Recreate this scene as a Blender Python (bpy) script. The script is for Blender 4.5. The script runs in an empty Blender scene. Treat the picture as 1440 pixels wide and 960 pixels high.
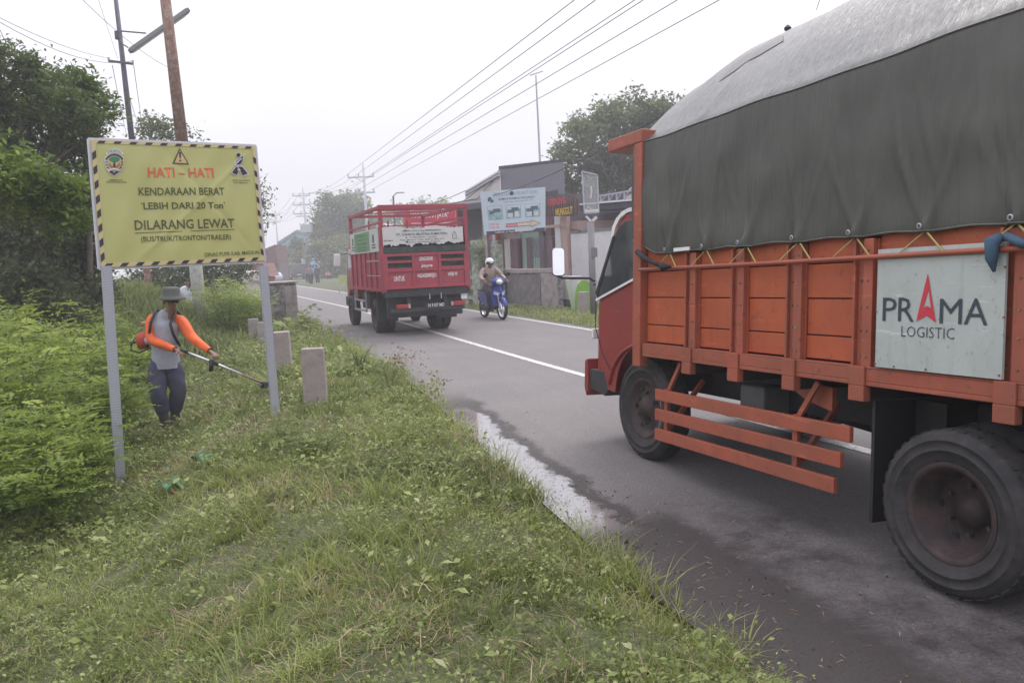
import bpy, bmesh, math, random
import numpy as np
from mathutils import Vector, Matrix
random.seed(7); RNG = np.random.default_rng(11)
R_ = math.radians
SC = bpy.context.scene
COL = SC.collection
# ------------------------------------------------------------------ camera
FPX = 1120.0; HY = 362.0; ROLL = .045; CH = 1.6
_p = math.atan((480 - HY) / FPX); _c, _s = math.cos(ROLL), math.sin(ROLL)
_R0 = np.array([1, 0, 0.]); cF = np.array([0, math.cos(_p), -math.sin(_p)]); _D0 = np.array([0, -math.sin(_p), -math.cos(_p)])
cR = _c*_R0 + _s*_D0; cD = -_s*_R0 + _c*_D0; cC = np.array([0, 0, CH])
cam = bpy.data.cameras.new('camera'); camo = bpy.data.objects.new('camera', cam); COL.objects.link(camo)
cam.sensor_width = 36; cam.lens = FPX/1440*36; cam.clip_start = .05; cam.clip_end = 3000
camo.matrix_world = Matrix([[cR[i], -cD[i], -cF[i], cC[i]] for i in range(3)] + [[0, 0, 0, 1]])
SC.camera = camo
# ------------------------------------------------------------------ world, sun, exposure
SUN_EL, SUN_AZ = R_(58), R_(25)        # ahead and to the right, behind thin cloud
w = bpy.data.worlds.new('World'); SC.world = w; w.use_nodes = True
nt = w.node_tree; nt.nodes.clear()
sky = nt.nodes.new('ShaderNodeTexSky'); sky.sky_type = 'NISHITA'; sky.sun_disc = False
sky.sun_elevation = SUN_EL; sky.sun_rotation = SUN_AZ; sky.air_density = 1.5; sky.dust_density = 4
ovc = nt.nodes.new('ShaderNodeMixRGB'); ovc.inputs[0].default_value = .88
tcw = nt.nodes.new('ShaderNodeTexCoord'); spw = nt.nodes.new('ShaderNodeSeparateXYZ'); nt.links.new(tcw.outputs['Generated'], spw.inputs[0])
mrw = nt.nodes.new('ShaderNodeMapRange'); mrw.inputs[1].default_value = 0; mrw.inputs[2].default_value = 1; mrw.inputs[3].default_value = 1/3; mrw.inputs[4].default_value = 1; nt.links.new(spw.outputs[2], mrw.inputs[0])
nzw = nt.nodes.new('ShaderNodeTexNoise'); nzw.inputs['Scale'].default_value = 2.2; nzw.inputs['Detail'].default_value = 5; nt.links.new(tcw.outputs['Generated'], nzw.inputs[0])
mnw = nt.nodes.new('ShaderNodeMapRange'); mnw.inputs[1].default_value = .3; mnw.inputs[2].default_value = .7; mnw.inputs[3].default_value = .93; mnw.inputs[4].default_value = 1.07; nt.links.new(nzw.outputs[0], mnw.inputs[0])
mlw = nt.nodes.new('ShaderNodeMath'); mlw.operation = 'MULTIPLY'; nt.links.new(mrw.outputs[0], mlw.inputs[0]); nt.links.new(mnw.outputs[0], mlw.inputs[1])
clw = nt.nodes.new('ShaderNodeVectorMath'); clw.operation = 'SCALE'; clw.inputs[0].default_value = (15.6, 15.3, 16.7); nt.links.new(mlw.outputs[0], clw.inputs['Scale'])
nt.links.new(clw.outputs[0], ovc.inputs[2])      # thin even cloud
bg = nt.nodes.new('ShaderNodeBackground'); bg.inputs[1].default_value = .1
wo = nt.nodes.new('ShaderNodeOutputWorld')
nt.links.new(sky.outputs[0], ovc.inputs[1]); nt.links.new(ovc.outputs[0], bg.inputs[0]); nt.links.new(bg.outputs[0], wo.inputs[0])
sun = bpy.data.lights.new('sun', 'SUN'); sun.energy = 1.2; sun.angle = R_(25); sun.color = (1, .96, .9)
suno = bpy.data.objects.new('sun', sun); COL.objects.link(suno)
_sd = Vector((math.sin(SUN_AZ)*math.cos(SUN_EL), math.cos(SUN_AZ)*math.cos(SUN_EL), math.sin(SUN_EL)))
suno.rotation_euler = _sd.to_track_quat('Z', 'Y').to_euler()
vs = SC.view_settings; vs.view_transform = 'Standard'; vs.look = 'None'; vs.gamma = 1; vs.exposure = .58; vs.use_curve_mapping = False
SC.cycles.volume_bounces = 1; SC.cycles.max_bounces = 6; SC.cycles.transparent_max_bounces = 8

# ------------------------------------------------------------------ helpers
def at(px, py, Y):
    r = cF + cR*(px-720)/FPX + cD*(py-480)/FPX
    return cC + r*Y/r[1]
def gnd(px, py, z=0.):
    r = cF + cR*(px-720)/FPX + cD*(py-480)/FPX
    return cC + r*(z-CH)/r[2]
def proj(P):
    P = P - cC; z = P @ cF
    return 720 + FPX*(P @ cR)/z, 480 + FPX*(P @ cD)/z, z
def mtx(loc=(0, 0, 0), rz=0, ry=0, rx=0):
    return Matrix.Translation(Vector(loc)) @ Matrix.Rotation(rz, 4, 'Z') @ Matrix.Rotation(ry, 4, 'Y') @ Matrix.Rotation(rx, 4, 'X')

MATS = {}
def M(name, col, rough=.6, metal=0., var=.12, scale=6., bump=0., bscale=80., dirt=None, damt=.5, dscale=3., dth=.55, spec=.5, wear=None):
    if name in MATS: return MATS[name]
    m = bpy.data.materials.new(name); m.use_nodes = True; n = m.node_tree; N = n.nodes; L = n.links
    b = N['Principled BSDF']; tc = N.new('ShaderNodeTexCoord')
    b.inputs['Roughness'].default_value = rough; b.inputs['Metallic'].default_value = metal
    b.inputs['Specular IOR Level'].default_value = spec
    no = N.new('ShaderNodeTexNoise'); no.inputs['Scale'].default_value = scale; no.inputs['Detail'].default_value = 6; no.inputs['Roughness'].default_value = .65
    L.new(tc.outputs['Object'], no.inputs['Vector'])
    r = N.new('ShaderNodeValToRGB'); r.color_ramp.elements[0].position = .3; r.color_ramp.elements[1].position = .7
    r.color_ramp.elements[0].color = [c*(1-var) for c in col] + [1]; r.color_ramp.elements[1].color = [min(1, c*(1+var)) for c in col] + [1]
    L.new(no.outputs['Fac'], r.inputs[0]); out = r.outputs[0]
    if dirt:
        n2 = N.new('ShaderNodeTexNoise'); n2.inputs['Scale'].default_value = dscale; n2.inputs['Detail'].default_value = 9; n2.inputs['Roughness'].default_value = .7
        L.new(tc.outputs['Object'], n2.inputs['Vector'])
        r2 = N.new('ShaderNodeValToRGB'); r2.color_ramp.elements[0].position = dth-.08; r2.color_ramp.elements[1].position = dth+.1
        r2.color_ramp.elements[1].color = (damt, damt, damt, 1); L.new(n2.outputs['Fac'], r2.inputs[0])
        mx = N.new('ShaderNodeMixRGB'); L.new(r2.outputs[0], mx.inputs[0]); L.new(out, mx.inputs[1]); mx.inputs[2].default_value = (*dirt, 1); out = mx.outputs[0]
    if wear:       # chips, scratches and mud specks; streaks run down the panel
        for sc_, vec, lo, hi, col_, am in ((26, (1, 1, 1), .60, .64, wear, .85), (5, (3.5, 3.5, .35), .55, .72, (wear[0]*.8, wear[1]*.8, wear[2]*.8), .45), (9, (1, .25, 2.5), .60, .64, tuple(min(1, c*1.5+.03) for c in col), .45)):
            mp = N.new('ShaderNodeMapping'); mp.inputs['Scale'].default_value = vec; L.new(tc.outputs['Object'], mp.inputs[0])
            q = N.new('ShaderNodeTexNoise'); q.inputs['Scale'].default_value = sc_; q.inputs['Detail'].default_value = 8; q.inputs['Roughness'].default_value = .72; L.new(mp.outputs[0], q.inputs[0])
            rq = N.new('ShaderNodeMapRange'); rq.inputs[1].default_value = lo; rq.inputs[2].default_value = hi; rq.inputs[4].default_value = am; L.new(q.outputs[0], rq.inputs[0])
            mw_ = N.new('ShaderNodeMixRGB'); L.new(rq.outputs[0], mw_.inputs[0]); L.new(out, mw_.inputs[1]); mw_.inputs[2].default_value = (*col_, 1); out = mw_.outputs[0]
    L.new(out, b.inputs['Base Color'])
    if bump:
        n3 = N.new('ShaderNodeTexNoise'); n3.inputs['Scale'].default_value = bscale; n3.inputs['Detail'].default_value = 4; L.new(tc.outputs['Object'], n3.inputs['Vector'])
        bp = N.new('ShaderNodeBump'); bp.inputs['Strength'].default_value = bump; bp.inputs['Distance'].default_value = .01
        L.new(n3.outputs['Fac'], bp.inputs['Height']); L.new(bp.outputs[0], b.inputs['Normal'])
    MATS[name] = m; return m

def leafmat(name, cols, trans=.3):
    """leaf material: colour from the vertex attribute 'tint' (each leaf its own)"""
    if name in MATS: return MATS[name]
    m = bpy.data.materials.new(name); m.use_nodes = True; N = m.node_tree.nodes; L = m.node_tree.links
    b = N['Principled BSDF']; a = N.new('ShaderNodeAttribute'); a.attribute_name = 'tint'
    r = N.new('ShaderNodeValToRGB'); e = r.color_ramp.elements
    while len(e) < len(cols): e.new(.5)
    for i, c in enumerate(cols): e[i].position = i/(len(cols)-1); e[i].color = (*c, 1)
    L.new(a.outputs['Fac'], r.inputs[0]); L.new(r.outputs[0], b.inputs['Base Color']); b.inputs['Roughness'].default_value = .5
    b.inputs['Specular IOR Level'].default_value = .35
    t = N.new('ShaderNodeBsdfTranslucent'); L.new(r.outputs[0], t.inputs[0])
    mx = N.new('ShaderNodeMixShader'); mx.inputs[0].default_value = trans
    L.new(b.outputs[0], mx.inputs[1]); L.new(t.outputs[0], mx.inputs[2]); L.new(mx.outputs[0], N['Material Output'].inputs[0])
    MATS[name] = m; return m

class MB:
    def __init__(s): s.v = []; s.f = []
    def add(s, vs, fs):
        o = len(s.v); s.v += [tuple(map(float, p)) for p in vs]; s.f += [tuple(i+o for i in f) for f in fs]; return s
    def box(s, x0, x1, y0, y1, z0, z1, T=None):
        P = [Vector((x, y, z)) for z in (z0, z1) for y in (y0, y1) for x in (x0, x1)]
        if T is not None: P = [T @ p for p in P]
        return s.add(P, [(0, 2, 3, 1), (4, 5, 7, 6), (0, 1, 5, 4), (2, 6, 7, 3), (0, 4, 6, 2), (1, 3, 7, 5)])
    def bar(s, p, q, a, b, up=(0, 0, 1)):
        p = Vector(p); q = Vector(q); d = (q-p).normalized(); u = Vector(up)
        if abs(d.dot(u)) > .95: u = Vector((0, 1, 0)) if abs(d.y) < .9 else Vector((1, 0, 0))
        x = d.cross(u).normalized(); z = x.cross(d)
        P = [c + x*i*a/2 + z*j*b/2 for c in (p, q) for i, j in ((-1, -1), (1, -1), (1, 1), (-1, 1))]
        return s.add(P, [(0, 1, 2, 3), (7, 6, 5, 4), (0, 4, 5, 1), (1, 5, 6, 2), (2, 6, 7, 3), (3, 7, 4, 0)])
    def tube(s, pts, r, n=8, caps=True):
        pts = [Vector(p) for p in pts]; rs = r if isinstance(r, (list, tuple)) else [r]*len(pts); V = []; F = []
        u = None
        for i, p in enumerate(pts):
            d = (pts[min(i+1, len(pts)-1)] - pts[max(i-1, 0)]).normalized()
            if u is None: u = d.orthogonal().normalized()
            u = (u - d*u.dot(d)).normalized(); v = d.cross(u)
            V += [p + (u*math.cos(2*math.pi*k/n) + v*math.sin(2*math.pi*k/n))*rs[i] for k in range(n)]
        for i in range(len(pts)-1):
            F += [(i*n+k, i*n+(k+1) % n, (i+1)*n+(k+1) % n, (i+1)*n+k) for k in range(n)]
        if caps: F += [tuple(range(n))[::-1], tuple(range((len(pts)-1)*n, len(pts)*n))]
        return s.add(V, F)
    def lathe(s, prof, T=None, n=24):
        T = T or Matrix(); V = []; F = []; m = len(prof)
        for k in range(n):
            a = 2*math.pi*k/n
            V += [T @ Vector((r*math.cos(a), r*math.sin(a), z)) for r, z in prof]
        for k in range(n):
            for i in range(m-1): F.append((k*m+i, ((k+1) % n)*m+i, ((k+1) % n)*m+i+1, k*m+i+1))
        return s.add(V, F)
    def prism(s, pts, ax, a0, a1):
        """2D outline extruded along an axis: ax='x' -> pts are (y,z)"""
        n = len(pts)
        def P(p, a): return {'x': (a, p[0], p[1]), 'y': (p[0], a, p[1]), 'z': (p[0], p[1], a)}[ax]
        V = [P(p, a0) for p in pts] + [P(p, a1) for p in pts]
        return s.add(V, [tuple(range(n)), tuple(range(2*n-1, n-1, -1))] + [(i, i+n, (i+1) % n+n, (i+1) % n) for i in range(n)])
    def grid(s, fn, nu, nv):
        V = [fn(i/nu, j/nv) for j in range(nv+1) for i in range(nu+1)]
        return s.add(V, [(j*(nu+1)+i, j*(nu+1)+i+1, (j+1)*(nu+1)+i+1, (j+1)*(nu+1)+i) for j in range(nv) for i in range(nu)])
    def flat(s, pts, fr, e=.002):
        return s.add([fr(x, y, e) for x, y in pts], [tuple(range(len(pts)))])
    def out(s, name, mat, parent=None, smooth=False, bevel=0, fix=True, **tags):
        me = bpy.data.meshes.new(name); me.from_pydata(s.v, [], s.f)
        if fix:
            b = bmesh.new(); b.from_mesh(me); bmesh.ops.recalc_face_normals(b, faces=b.faces); b.to_mesh(me); b.free()
        if smooth: me.polygons.foreach_set('use_smooth', [True]*len(me.polygons))
        return link(name, me, mat, parent, bevel, **tags)
def link(name, me, mat, parent=None, bevel=0, **tags):
    o = bpy.data.objects.new(name, me); COL.objects.link(o)
    if mat: me.materials.append(mat)
    if parent: o.parent = parent
    if bevel:
        m = o.modifiers.new('bevel', 'BEVEL'); m.width = bevel; m.segments = 2; m.limit_method = 'ANGLE'; m.angle_limit = R_(35)
    tag(o, **tags); return o
def tag(o, label=None, cat=None, group=None, kind=None):
    if label: o['label'] = label
    if cat: o['category'] = cat
    if group: o['group'] = group
    if kind: o['kind'] = kind
    return o
def thing(name, label, cat, loc=(0, 0, 0), rz=0, group=None, mw=None):
    o = bpy.data.objects.new(name, None); COL.objects.link(o); o.empty_display_size = .2
    if mw is not None: o.matrix_world = mw
    else: o.location = Vector(loc); o.rotation_euler = (0, 0, rz)
    return tag(o, label, cat, group)
def dup(o, parent=None):
    c = o.copy(); COL.objects.link(c)
    if parent: c.parent = parent
    for ch in o.children: dup(ch, c)
    return c
def frame(O, ex, ey):
    O = Vector(O); ex = Vector(ex).normalized(); ey = Vector(ey).normalized(); en = ex.cross(ey)
    return lambda x, y, e=.003: O + ex*x + ey*y + en*e
def text(s, fr, cx, cy, wd, ht, mat, parent, bold=0., e=.003, name='lettering', slant=0, arc=0):
    cu = bpy.data.curves.new('txt', 'FONT'); cu.body = s; cu.offset = bold; cu.resolution_u = 2
    cu.align_x = 'LEFT'
    to = bpy.data.objects.new('txt', cu); COL.objects.link(to); dg = bpy.context.evaluated_depsgraph_get()
    me = bpy.data.meshes.new_from_object(to.evaluated_get(dg)); bpy.data.objects.remove(to); bpy.data.curves.remove(cu)
    n = len(me.vertices)
    if n == 0: return
    co = np.empty(n*3); me.vertices.foreach_get('co', co); co = co.reshape(-1, 3)
    lo, hi = co.min(0), co.max(0)
    x = (co[:, 0]-lo[0])/(hi[0]-lo[0])-.5; y = (co[:, 1]-lo[1])/(hi[1]-lo[1])-.5
    X = cx + x*wd + slant*y*ht; Yv = cy + y*ht - arc*(x**2)*4
    co = np.array([fr(a, b, e) for a, b in zip(X, Yv)]); me.vertices.foreach_set('co', co.ravel()); me.update()
    me.materials.clear(); me.name = name
    return link(name, me, mat, parent)
def skin(name, nodes, edges, mat, parent, sub=2, root=None, T=None):
    ks = list(nodes); me = bpy.data.meshes.new(name)
    me.from_pydata([nodes[k][0] for k in ks], [(ks.index(a), ks.index(b)) for a, b in edges], [])
    o = bpy.data.objects.new(name, me); COL.objects.link(o)
    md = o.modifiers.new('skin', 'SKIN'); md.branch_smoothing = .6
    sv = me.skin_vertices[0].data
    for i, k in enumerate(ks):
        r = nodes[k][1]; sv[i].radius = r if isinstance(r, (tuple, list)) else (r, r)
        sv[i].use_root = (k == (root or ks[0]))
    sb = o.modifiers.new('sub', 'SUBSURF'); sb.levels = sub; sb.render_levels = sub
    dg = bpy.context.evaluated_depsgraph_get(); m2 = bpy.data.meshes.new_from_object(o.evaluated_get(dg))
    bpy.data.objects.remove(o); m2.name = name
    if T is not None: m2.transform(T)
    m2.polygons.foreach_set('use_smooth', [True]*len(m2.polygons)); m2.materials.clear()
    return link(name, m2, mat, parent)
def npmesh(name, V, F, mat, parent=None, tint=None, **tags):
    """V (n,3) F (m,k) arrays; tint per vertex"""
    me = bpy.data.meshes.new(name); n, k = F.shape
    me.vertices.add(len(V)); me.vertices.foreach_set('co', V.astype(np.float32).ravel())
    me.loops.add(n*k); me.loops.foreach_set('vertex_index', F.astype(np.int32).ravel())
    me.polygons.add(n); me.polygons.foreach_set('loop_start', np.arange(0, n*k, k, dtype=np.int32)); me.polygons.foreach_set('loop_total', np.full(n, k, dtype=np.int32))
    me.update(calc_edges=True)
    if tint is not None:
        a = me.attributes.new('tint', 'FLOAT', 'POINT'); a.data.foreach_set('value', np.clip(tint, 0, 1).astype(np.float32))
    return link(name, me, mat, parent, **tags)
_tab = RNG.random((64, 64))
def vnoise(x, y, s=1.):
    x = np.asarray(x)*s; y = np.asarray(y)*s; xi = np.floor(x).astype(int); yi = np.floor(y).astype(int)
    fx = x-xi; fy = y-yi; fx = fx*fx*(3-2*fx); fy = fy*fy*(3-2*fy)
    g = lambda a, b: _tab[a % 64, b % 64]
    return (g(xi, yi)*(1-fx)+g(xi+1, yi)*fx)*(1-fy) + (g(xi, yi+1)*(1-fx)+g(xi+1, yi+1)*fx)*fy
def sm(x): x = np.clip(x, 0, 1); return x*x*(3-2*x)

# ------------------------------------------------------------------ materials
m_orange = M('orange_paint', (.36, .088, .05), .5, wear=(.12, .05, .035), var=.14, scale=3, dirt=(.22, .08, .05), damt=.55, dscale=2.2, dth=.5, bump=.1, bscale=30)
m_orange2 = M('orange_paint_plank', (.44, .098, .034), .55, wear=(.2, .05, .03), var=.16, scale=2.2, dirt=(.36, .07, .03), damt=.6, dscale=1.7, dth=.48, bump=.2, bscale=25)
m_cabred = M('cab_red_paint', (.27, .035, .035), .35, wear=(.12, .06, .055), var=.1, scale=2, dirt=(.16, .06, .055), damt=.4, dscale=3, dth=.5)
m_red = M('red_truck_paint', (.36, .04, .065), .5, wear=(.1, .04, .04), var=.16, scale=2.5, dirt=(.2, .06, .06), damt=.5, dscale=3, dth=.5)
m_white = M('white_paint', (.74, .74, .74), .5, var=.05)
m_boardw = M('logo_board', (.43, .47, .45), .4, var=.04, wear=(.3, .3, .27), dirt=(.34, .36, .34), damt=.5, dscale=4, dth=.55)
m_black = M('black_paint', (.02, .02, .022), .5)
m_navy = M('dark_print', (.035, .05, .07), .5, var=0)
m_redp = M('red_print', (.55, .03, .05), .5, var=0)
m_rubber = M('tyre_rubber', (.021, .02, .022), .8, var=.2, scale=12, bump=.3, bscale=60, dirt=(.06, .054, .05), damt=.5, dscale=9, dth=.5)
m_rim = M('wheel_rim', (.025, .019, .02), .7, .1, var=.3, scale=9, dirt=(.08, .045, .04), damt=.6, dscale=8, dth=.5)
m_chassis = M('chassis', (.035, .033, .036), .7, var=.3, scale=5)
m_glass = M('cab_glass', (.06, .065, .07), .08, var=.6, scale=2, spec=.8)
m_chrome = M('mirror_glass', (.75, .78, .8), .05, 1., var=.05)
m_steel = M('galvanised_steel', (.42, .43, .47), .45, .5, var=.12, scale=14)
m_alu = M('aluminium', (.7, .72, .78), .3, .8, var=.05)
m_rust = M('rusty_brown_steel', (.2, .105, .07), .8, var=.3, scale=7, dirt=(.4, .35, .33), damt=.55, dscale=9, dth=.55)
m_dksteel = M('dark_steel', (.1, .09, .12), .6, .3, var=.2)
m_polew = M('whitewashed_pole', (.52, .52, .5), .8, var=.1, scale=5, dirt=(.1, .1, .11), damt=.8, dscale=9, dth=.62)
m_conc = M('weathered_concrete', (.34, .3, .29), .9, var=.15, scale=5, dirt=(.1, .09, .085), damt=.7, dscale=4, dth=.55, bump=.4, bscale=40)
m_conc2 = M('pink_grey_concrete', (.34, .29, .28), .9, var=.1, scale=6, dirt=(.2, .17, .15), damt=.6, dscale=5, dth=.56, bump=.3, bscale=50)
m_conc3 = M('stained_concrete', (.36, .34, .34), .9, var=.25, scale=3, dirt=(.06, .06, .06), damt=.85, dscale=5, dth=.47, bump=.4, bscale=30)
m_moss = M('mossy_stone', (.36, .38, .32), .9, var=.25, scale=4, dirt=(.1, .13, .08), damt=.8, dscale=7, dth=.5, bump=.4, bscale=30)
m_yellow = M('sign_vinyl_yellow', (.49, .485, .19), .35, var=.03, scale=2)
m_cream = M('cream_print', (.62, .45, .22), .45, var=0)
m_brownp = M('brown_print', (.09, .05, .05), .5, var=0)
m_olive = M('olive_print', (.09, .1, .035), .5, var=0)
m_blackp = M('stripe_print', (.045, .03, .05), .5, var=0)
m_hati = M('red_heading_print', (.7, .12, .05), .5, var=0)
m_rope = M('yellow_green_rope', (.4, .36, .12), .8, var=.2)
m_skin = M('brown_skin', (.22, .11, .075), .6, var=.1)
m_bark = M('tree_bark', (.12, .095, .075), .9, var=.3, scale=9, bump=.5, bscale=40)
m_wire = M('cable', (.05, .05, .055), .6)
m_stem = M('green_stem', (.12, .14, .05), .7)

# ------------------------------------------------------------------ road course and ground
CEN = np.array([(8.6, -10), (4.75, .6), (2.81, 5.67), (1.0, 10.31), (-.46, 14.3), (-3.15, 21.9), (-6.5, 31.0), (-12.3, 45.5), (-22.5, 72), (-35, 104), (-62, 172), (-110, 290)], float)
def _spline():
    pts = CEN; out = []
    for i in range(len(pts)-1):
        p0 = pts[max(i-1, 0)]; p1 = pts[i]; p2 = pts[i+1]; p3 = pts[min(i+2, len(pts)-1)]
        n = max(4, int(np.hypot(*(p2-p1))/.7))
        for k in range(n):
            t = k/n; out.append(.5*((2*p1)+(-p0+p2)*t+(2*p0-5*p1+4*p2-p3)*t*t+(-p0+3*p1-3*p2+p3)*t**3))
    out.append(pts[-1]); return np.array(out)
CL = _spline(); _d = np.gradient(CL, axis=0); _d /= np.linalg.norm(_d, axis=1)[:, None]
CN = np.stack([_d[:, 1], -_d[:, 0]], 1)                 # to the right of the road
CS = np.r_[0, np.cumsum(np.hypot(*np.diff(CL, axis=0).T))]
def edge_l(y):                                          # left edge of the asphalt, metres from the centre line
    return -(2.12 + .72*(1-sm((y-3.5)/9)))
def roadpt(i, lat): return CL[i] + CN[i]*lat
def lat_of(P):
    """signed offset from the centre line and station for points (n,2)"""
    lat = np.empty(len(P)); st = np.empty(len(P))
    for a in range(0, len(P), 4000):
        q = P[a:a+4000]; d = ((q[:, None]-CL[None])**2).sum(2); i = d.argmin(1)
        lat[a:a+4000] = ((q-CL[i])*CN[i]).sum(1); st[a:a+4000] = i
    return lat, st.astype(int)
def gh(x, y, lat=None):
    x = np.atleast_1d(np.asarray(x, float)); y = np.atleast_1d(np.asarray(y, float))
    if lat is None: lat, _ = lat_of(np.stack([x, y], 1))
    wob = (vnoise(x, y, 1.5)-.5)*.34 + (vnoise(x+9, y, 5.)-.5)*.12
    tl = -(lat - edge_l(y)) + wob; tr = lat - 3.05 + wob*.6
    zl = -.05 + .08*sm((tl+.12)/.22) + .1*sm(tl/.8) - .42*sm((tl-1.35)/1.5)
    zr = -.05 + .08*sm((tr+.12)/.25) + .04*sm(tr/1.)
    z = np.where(lat < 0, np.where(tl > -.12, zl, -.05), np.where(tr > -.12, zr, -.05))
    return z + (vnoise(x, y, 2.3)-.5)*.05*sm((tl-.1)/.4)*(lat < 0)

m_ground = M('earth', (.12, .105, .06), .95, var=.5, scale=25, dirt=(.06, .08, .028), damt=.9, dscale=14, dth=.44, bump=1., bscale=90)
def build_ground():
    lats = np.r_[-700, -350, -150, -70, -35, -20, -12, np.arange(-8, -1.6, .16), -1, 0, 1, 2, 2.6, np.arange(2.8, 4.4, .16), 5, 7, 10, 16, 30, 70, 150, 350, 700]
    ys = list(range(0, len(CL), 1)); n = len(lats)
    V = []
    for i in ys:
        P = CL[i] + CN[i]*lats[:, None]; V.append(np.c_[P, gh(P[:, 0], P[:, 1], lats)])
    # far extension
    for k in (1, 2, 3):
        P = CL[-1] + _d[-1]*300*k + CN[-1]*lats[:, None]*(1+k); V.append(np.c_[P, np.full(n, -.05)])
    P0 = CL[0] - _d[0]*200 + CN[0]*lats[:, None]; V.insert(0, np.c_[P0, np.full(n, -.05)])
    m = len(V); V = np.concatenate(V)
    a = (np.arange(m-1)[:, None]*n + np.arange(n-1)[None]).ravel(); F = np.stack([a, a+1, a+n+1, a+n], 1)
    o = npmesh('ground', V, F, m_ground, kind='structure'); o.data.polygons.foreach_set('use_smooth', [True]*len(o.data.polygons))
build_ground()

def asphalt():
    m = bpy.data.materials.new('asphalt'); m.use_nodes = True; N = m.node_tree.nodes; L = m.node_tree.links; b = N['Principled BSDF']
    uv = N.new('ShaderNodeUVMap'); sp = N.new('ShaderNodeSeparateXYZ'); L.new(uv.outputs[0], sp.inputs[0])   # u: metres from the left edge, v: metres along
    tc = N.new('ShaderNodeTexCoord')
    def noise(s, d=6, r=.6, vec=None):
        n = N.new('ShaderNodeTexNoise'); n.inputs['Scale'].default_value = s; n.inputs['Detail'].default_value = d; n.inputs['Roughness'].default_value = r
        L.new(vec or tc.outputs['Object'], n.inputs['Vector']); return n.outputs['Fac']
    def ramp(f, stops):
        r = N.new('ShaderNodeValToRGB'); e = r.color_ramp.elements
        while len(e) < len(stops): e.new(.5)
        for i, (p, c) in enumerate(stops): e[i].position = p; e[i].color = (c, c, c, 1) if isinstance(c, (int, float)) else (*c, 1)
        L.new(f, r.inputs[0]); return r.outputs[0]
    def math_(op, a, c, d=None):
        n = N.new('ShaderNodeMath'); n.operation = op
        for i, q in enumerate((a, c, d)):
            if q is None: continue
            if isinstance(q, (int, float)): n.inputs[i].default_value = q
            else: L.new(q, n.inputs[i])
        return n.outputs[0]
    def mix(f, a, c):
        n = N.new('ShaderNodeMixRGB')
        if isinstance(f, float): n.inputs[0].default_value = f
        else: L.new(f, n.inputs[0])
        for i, q in ((1, a), (2, c)):
            if isinstance(q, tuple): n.inputs[i].default_value = (*q, 1)
            else: L.new(q, n.inputs[i])
        return n.outputs[0]
    base = ramp(noise(62, 4, .9), [(.36, (.07, .066, .066)), (.5, (.165, .156, .155)), (.66, (.30, .285, .275))])
    base = mix(ramp(noise(17, 6, .75), [(.42, 0.), (.62, .45)]), base, (.11, .104, .105))
    base = mix(ramp(noise(55, 2, .5), [(.70, 0.), (.74, .55)]), base, (.42, .4, .38))
    base = mix(ramp(noise(.9, 7, .65), [(.35, 0.), (.7, .4)]), base, (.235, .21, .2))
    # wheel tracks darker and smoother, running along the road
    mp = N.new('ShaderNodeMapping'); mp.inputs['Scale'].default_value = (2.2, .06, 1); L.new(uv.outputs[0], mp.inputs[0])
    base = mix(ramp(noise(1.6, 5, .6, mp.outputs[0]), [(.40, 0.), (.66, .25)]), base, (.13, .12, .128))
    # damp strip beside the verge and standing puddle
    wob = math_('MULTIPLY', math_('SUBTRACT', noise(2.2, 6, .65), .5), .38)
    wob = math_('ADD', wob, math_('MULTIPLY', math_('SUBTRACT', noise(16, 6, .7), .5), .22))
    u = math_('ADD', sp.outputs[0], wob)
    v = sp.outputs[1]
    def band(x, lo, hi, s):
        return math_('MULTIPLY', ramp_lin(x, lo-s, lo), ramp_lin(x, hi+s, hi))
    def ramp_lin(x, a, c):
        n = N.new('ShaderNodeMapRange'); n.inputs[1].default_value = a; n.inputs[2].default_value = c; n.interpolation_type = 'SMOOTHSTEP'
        L.new(x, n.inputs[0]); return n.outputs[0]
    along = band(v, PUD[0]-1.0, PUD[1]+.3, 1.2)
    damp = math_('MULTIPLY', ramp_lin(u, .50, .40), along)
    along2 = band(v, PUD[0]+.05, PUD[1]-.1, .5)
    pud = math_('MULTIPLY', ramp_lin(u, .34, .28), along2)
    near = math_('MULTIPLY', ramp_lin(u, .85, .55), ramp_lin(v, PUD[0]+.15, PUD[0]-.35))      # wet tar and grit nearest the camera
    dampall = math_('MAXIMUM', damp, near)
    stain = math_('MULTIPLY', math_('MULTIPLY', ramp_lin(math_('ADD', u, math_('MULTIPLY', math_('SUBTRACT', noise(1.1, 7, .7), .5), .9)), 1.7, .9), ramp_lin(v, PUD[0]+.6, PUD[0]-.6)), ramp(noise(3.2, 8, .75), [(.36, .25), (.62, 1.)]))
    dampall = math_('MAXIMUM', dampall, stain)
    base = mix(math_('MULTIPLY', dampall, .86), base, (.03, .025, .024))
    grit = ramp(noise(38, 3, .7), [(.60, 0.), (.66, 1.)])
    base = mix(math_('MULTIPLY', math_('MULTIPLY', grit, dampall), .75), base, (.025, .014, .012))
    base = mix(math_('MULTIPLY', pud, math_('SUBTRACT', .55, math_('MULTIPLY', grit, .5))), base, (.30, .285, .285))     # silt colour lightened to paint in the water film's sky reflection
    L.new(base, b.inputs['Base Color'])
    wet = math_('MULTIPLY', pud, math_('SUBTRACT', 1., math_('MULTIPLY', ramp(noise(30, 2, .5), [(.6, 0.), (.66, 1.)]), .85)))
    rr = math_('SUBTRACT', .8, math_('MULTIPLY', dampall, .2)); rr = math_('SUBTRACT', rr, math_('MULTIPLY', wet, .5))
    L.new(rr, b.inputs['Roughness']); L.new(wet, b.inputs['Coat Weight']); b.inputs['Coat Roughness'].default_value = .07; b.inputs['Coat IOR'].default_value = 1.5
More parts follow.
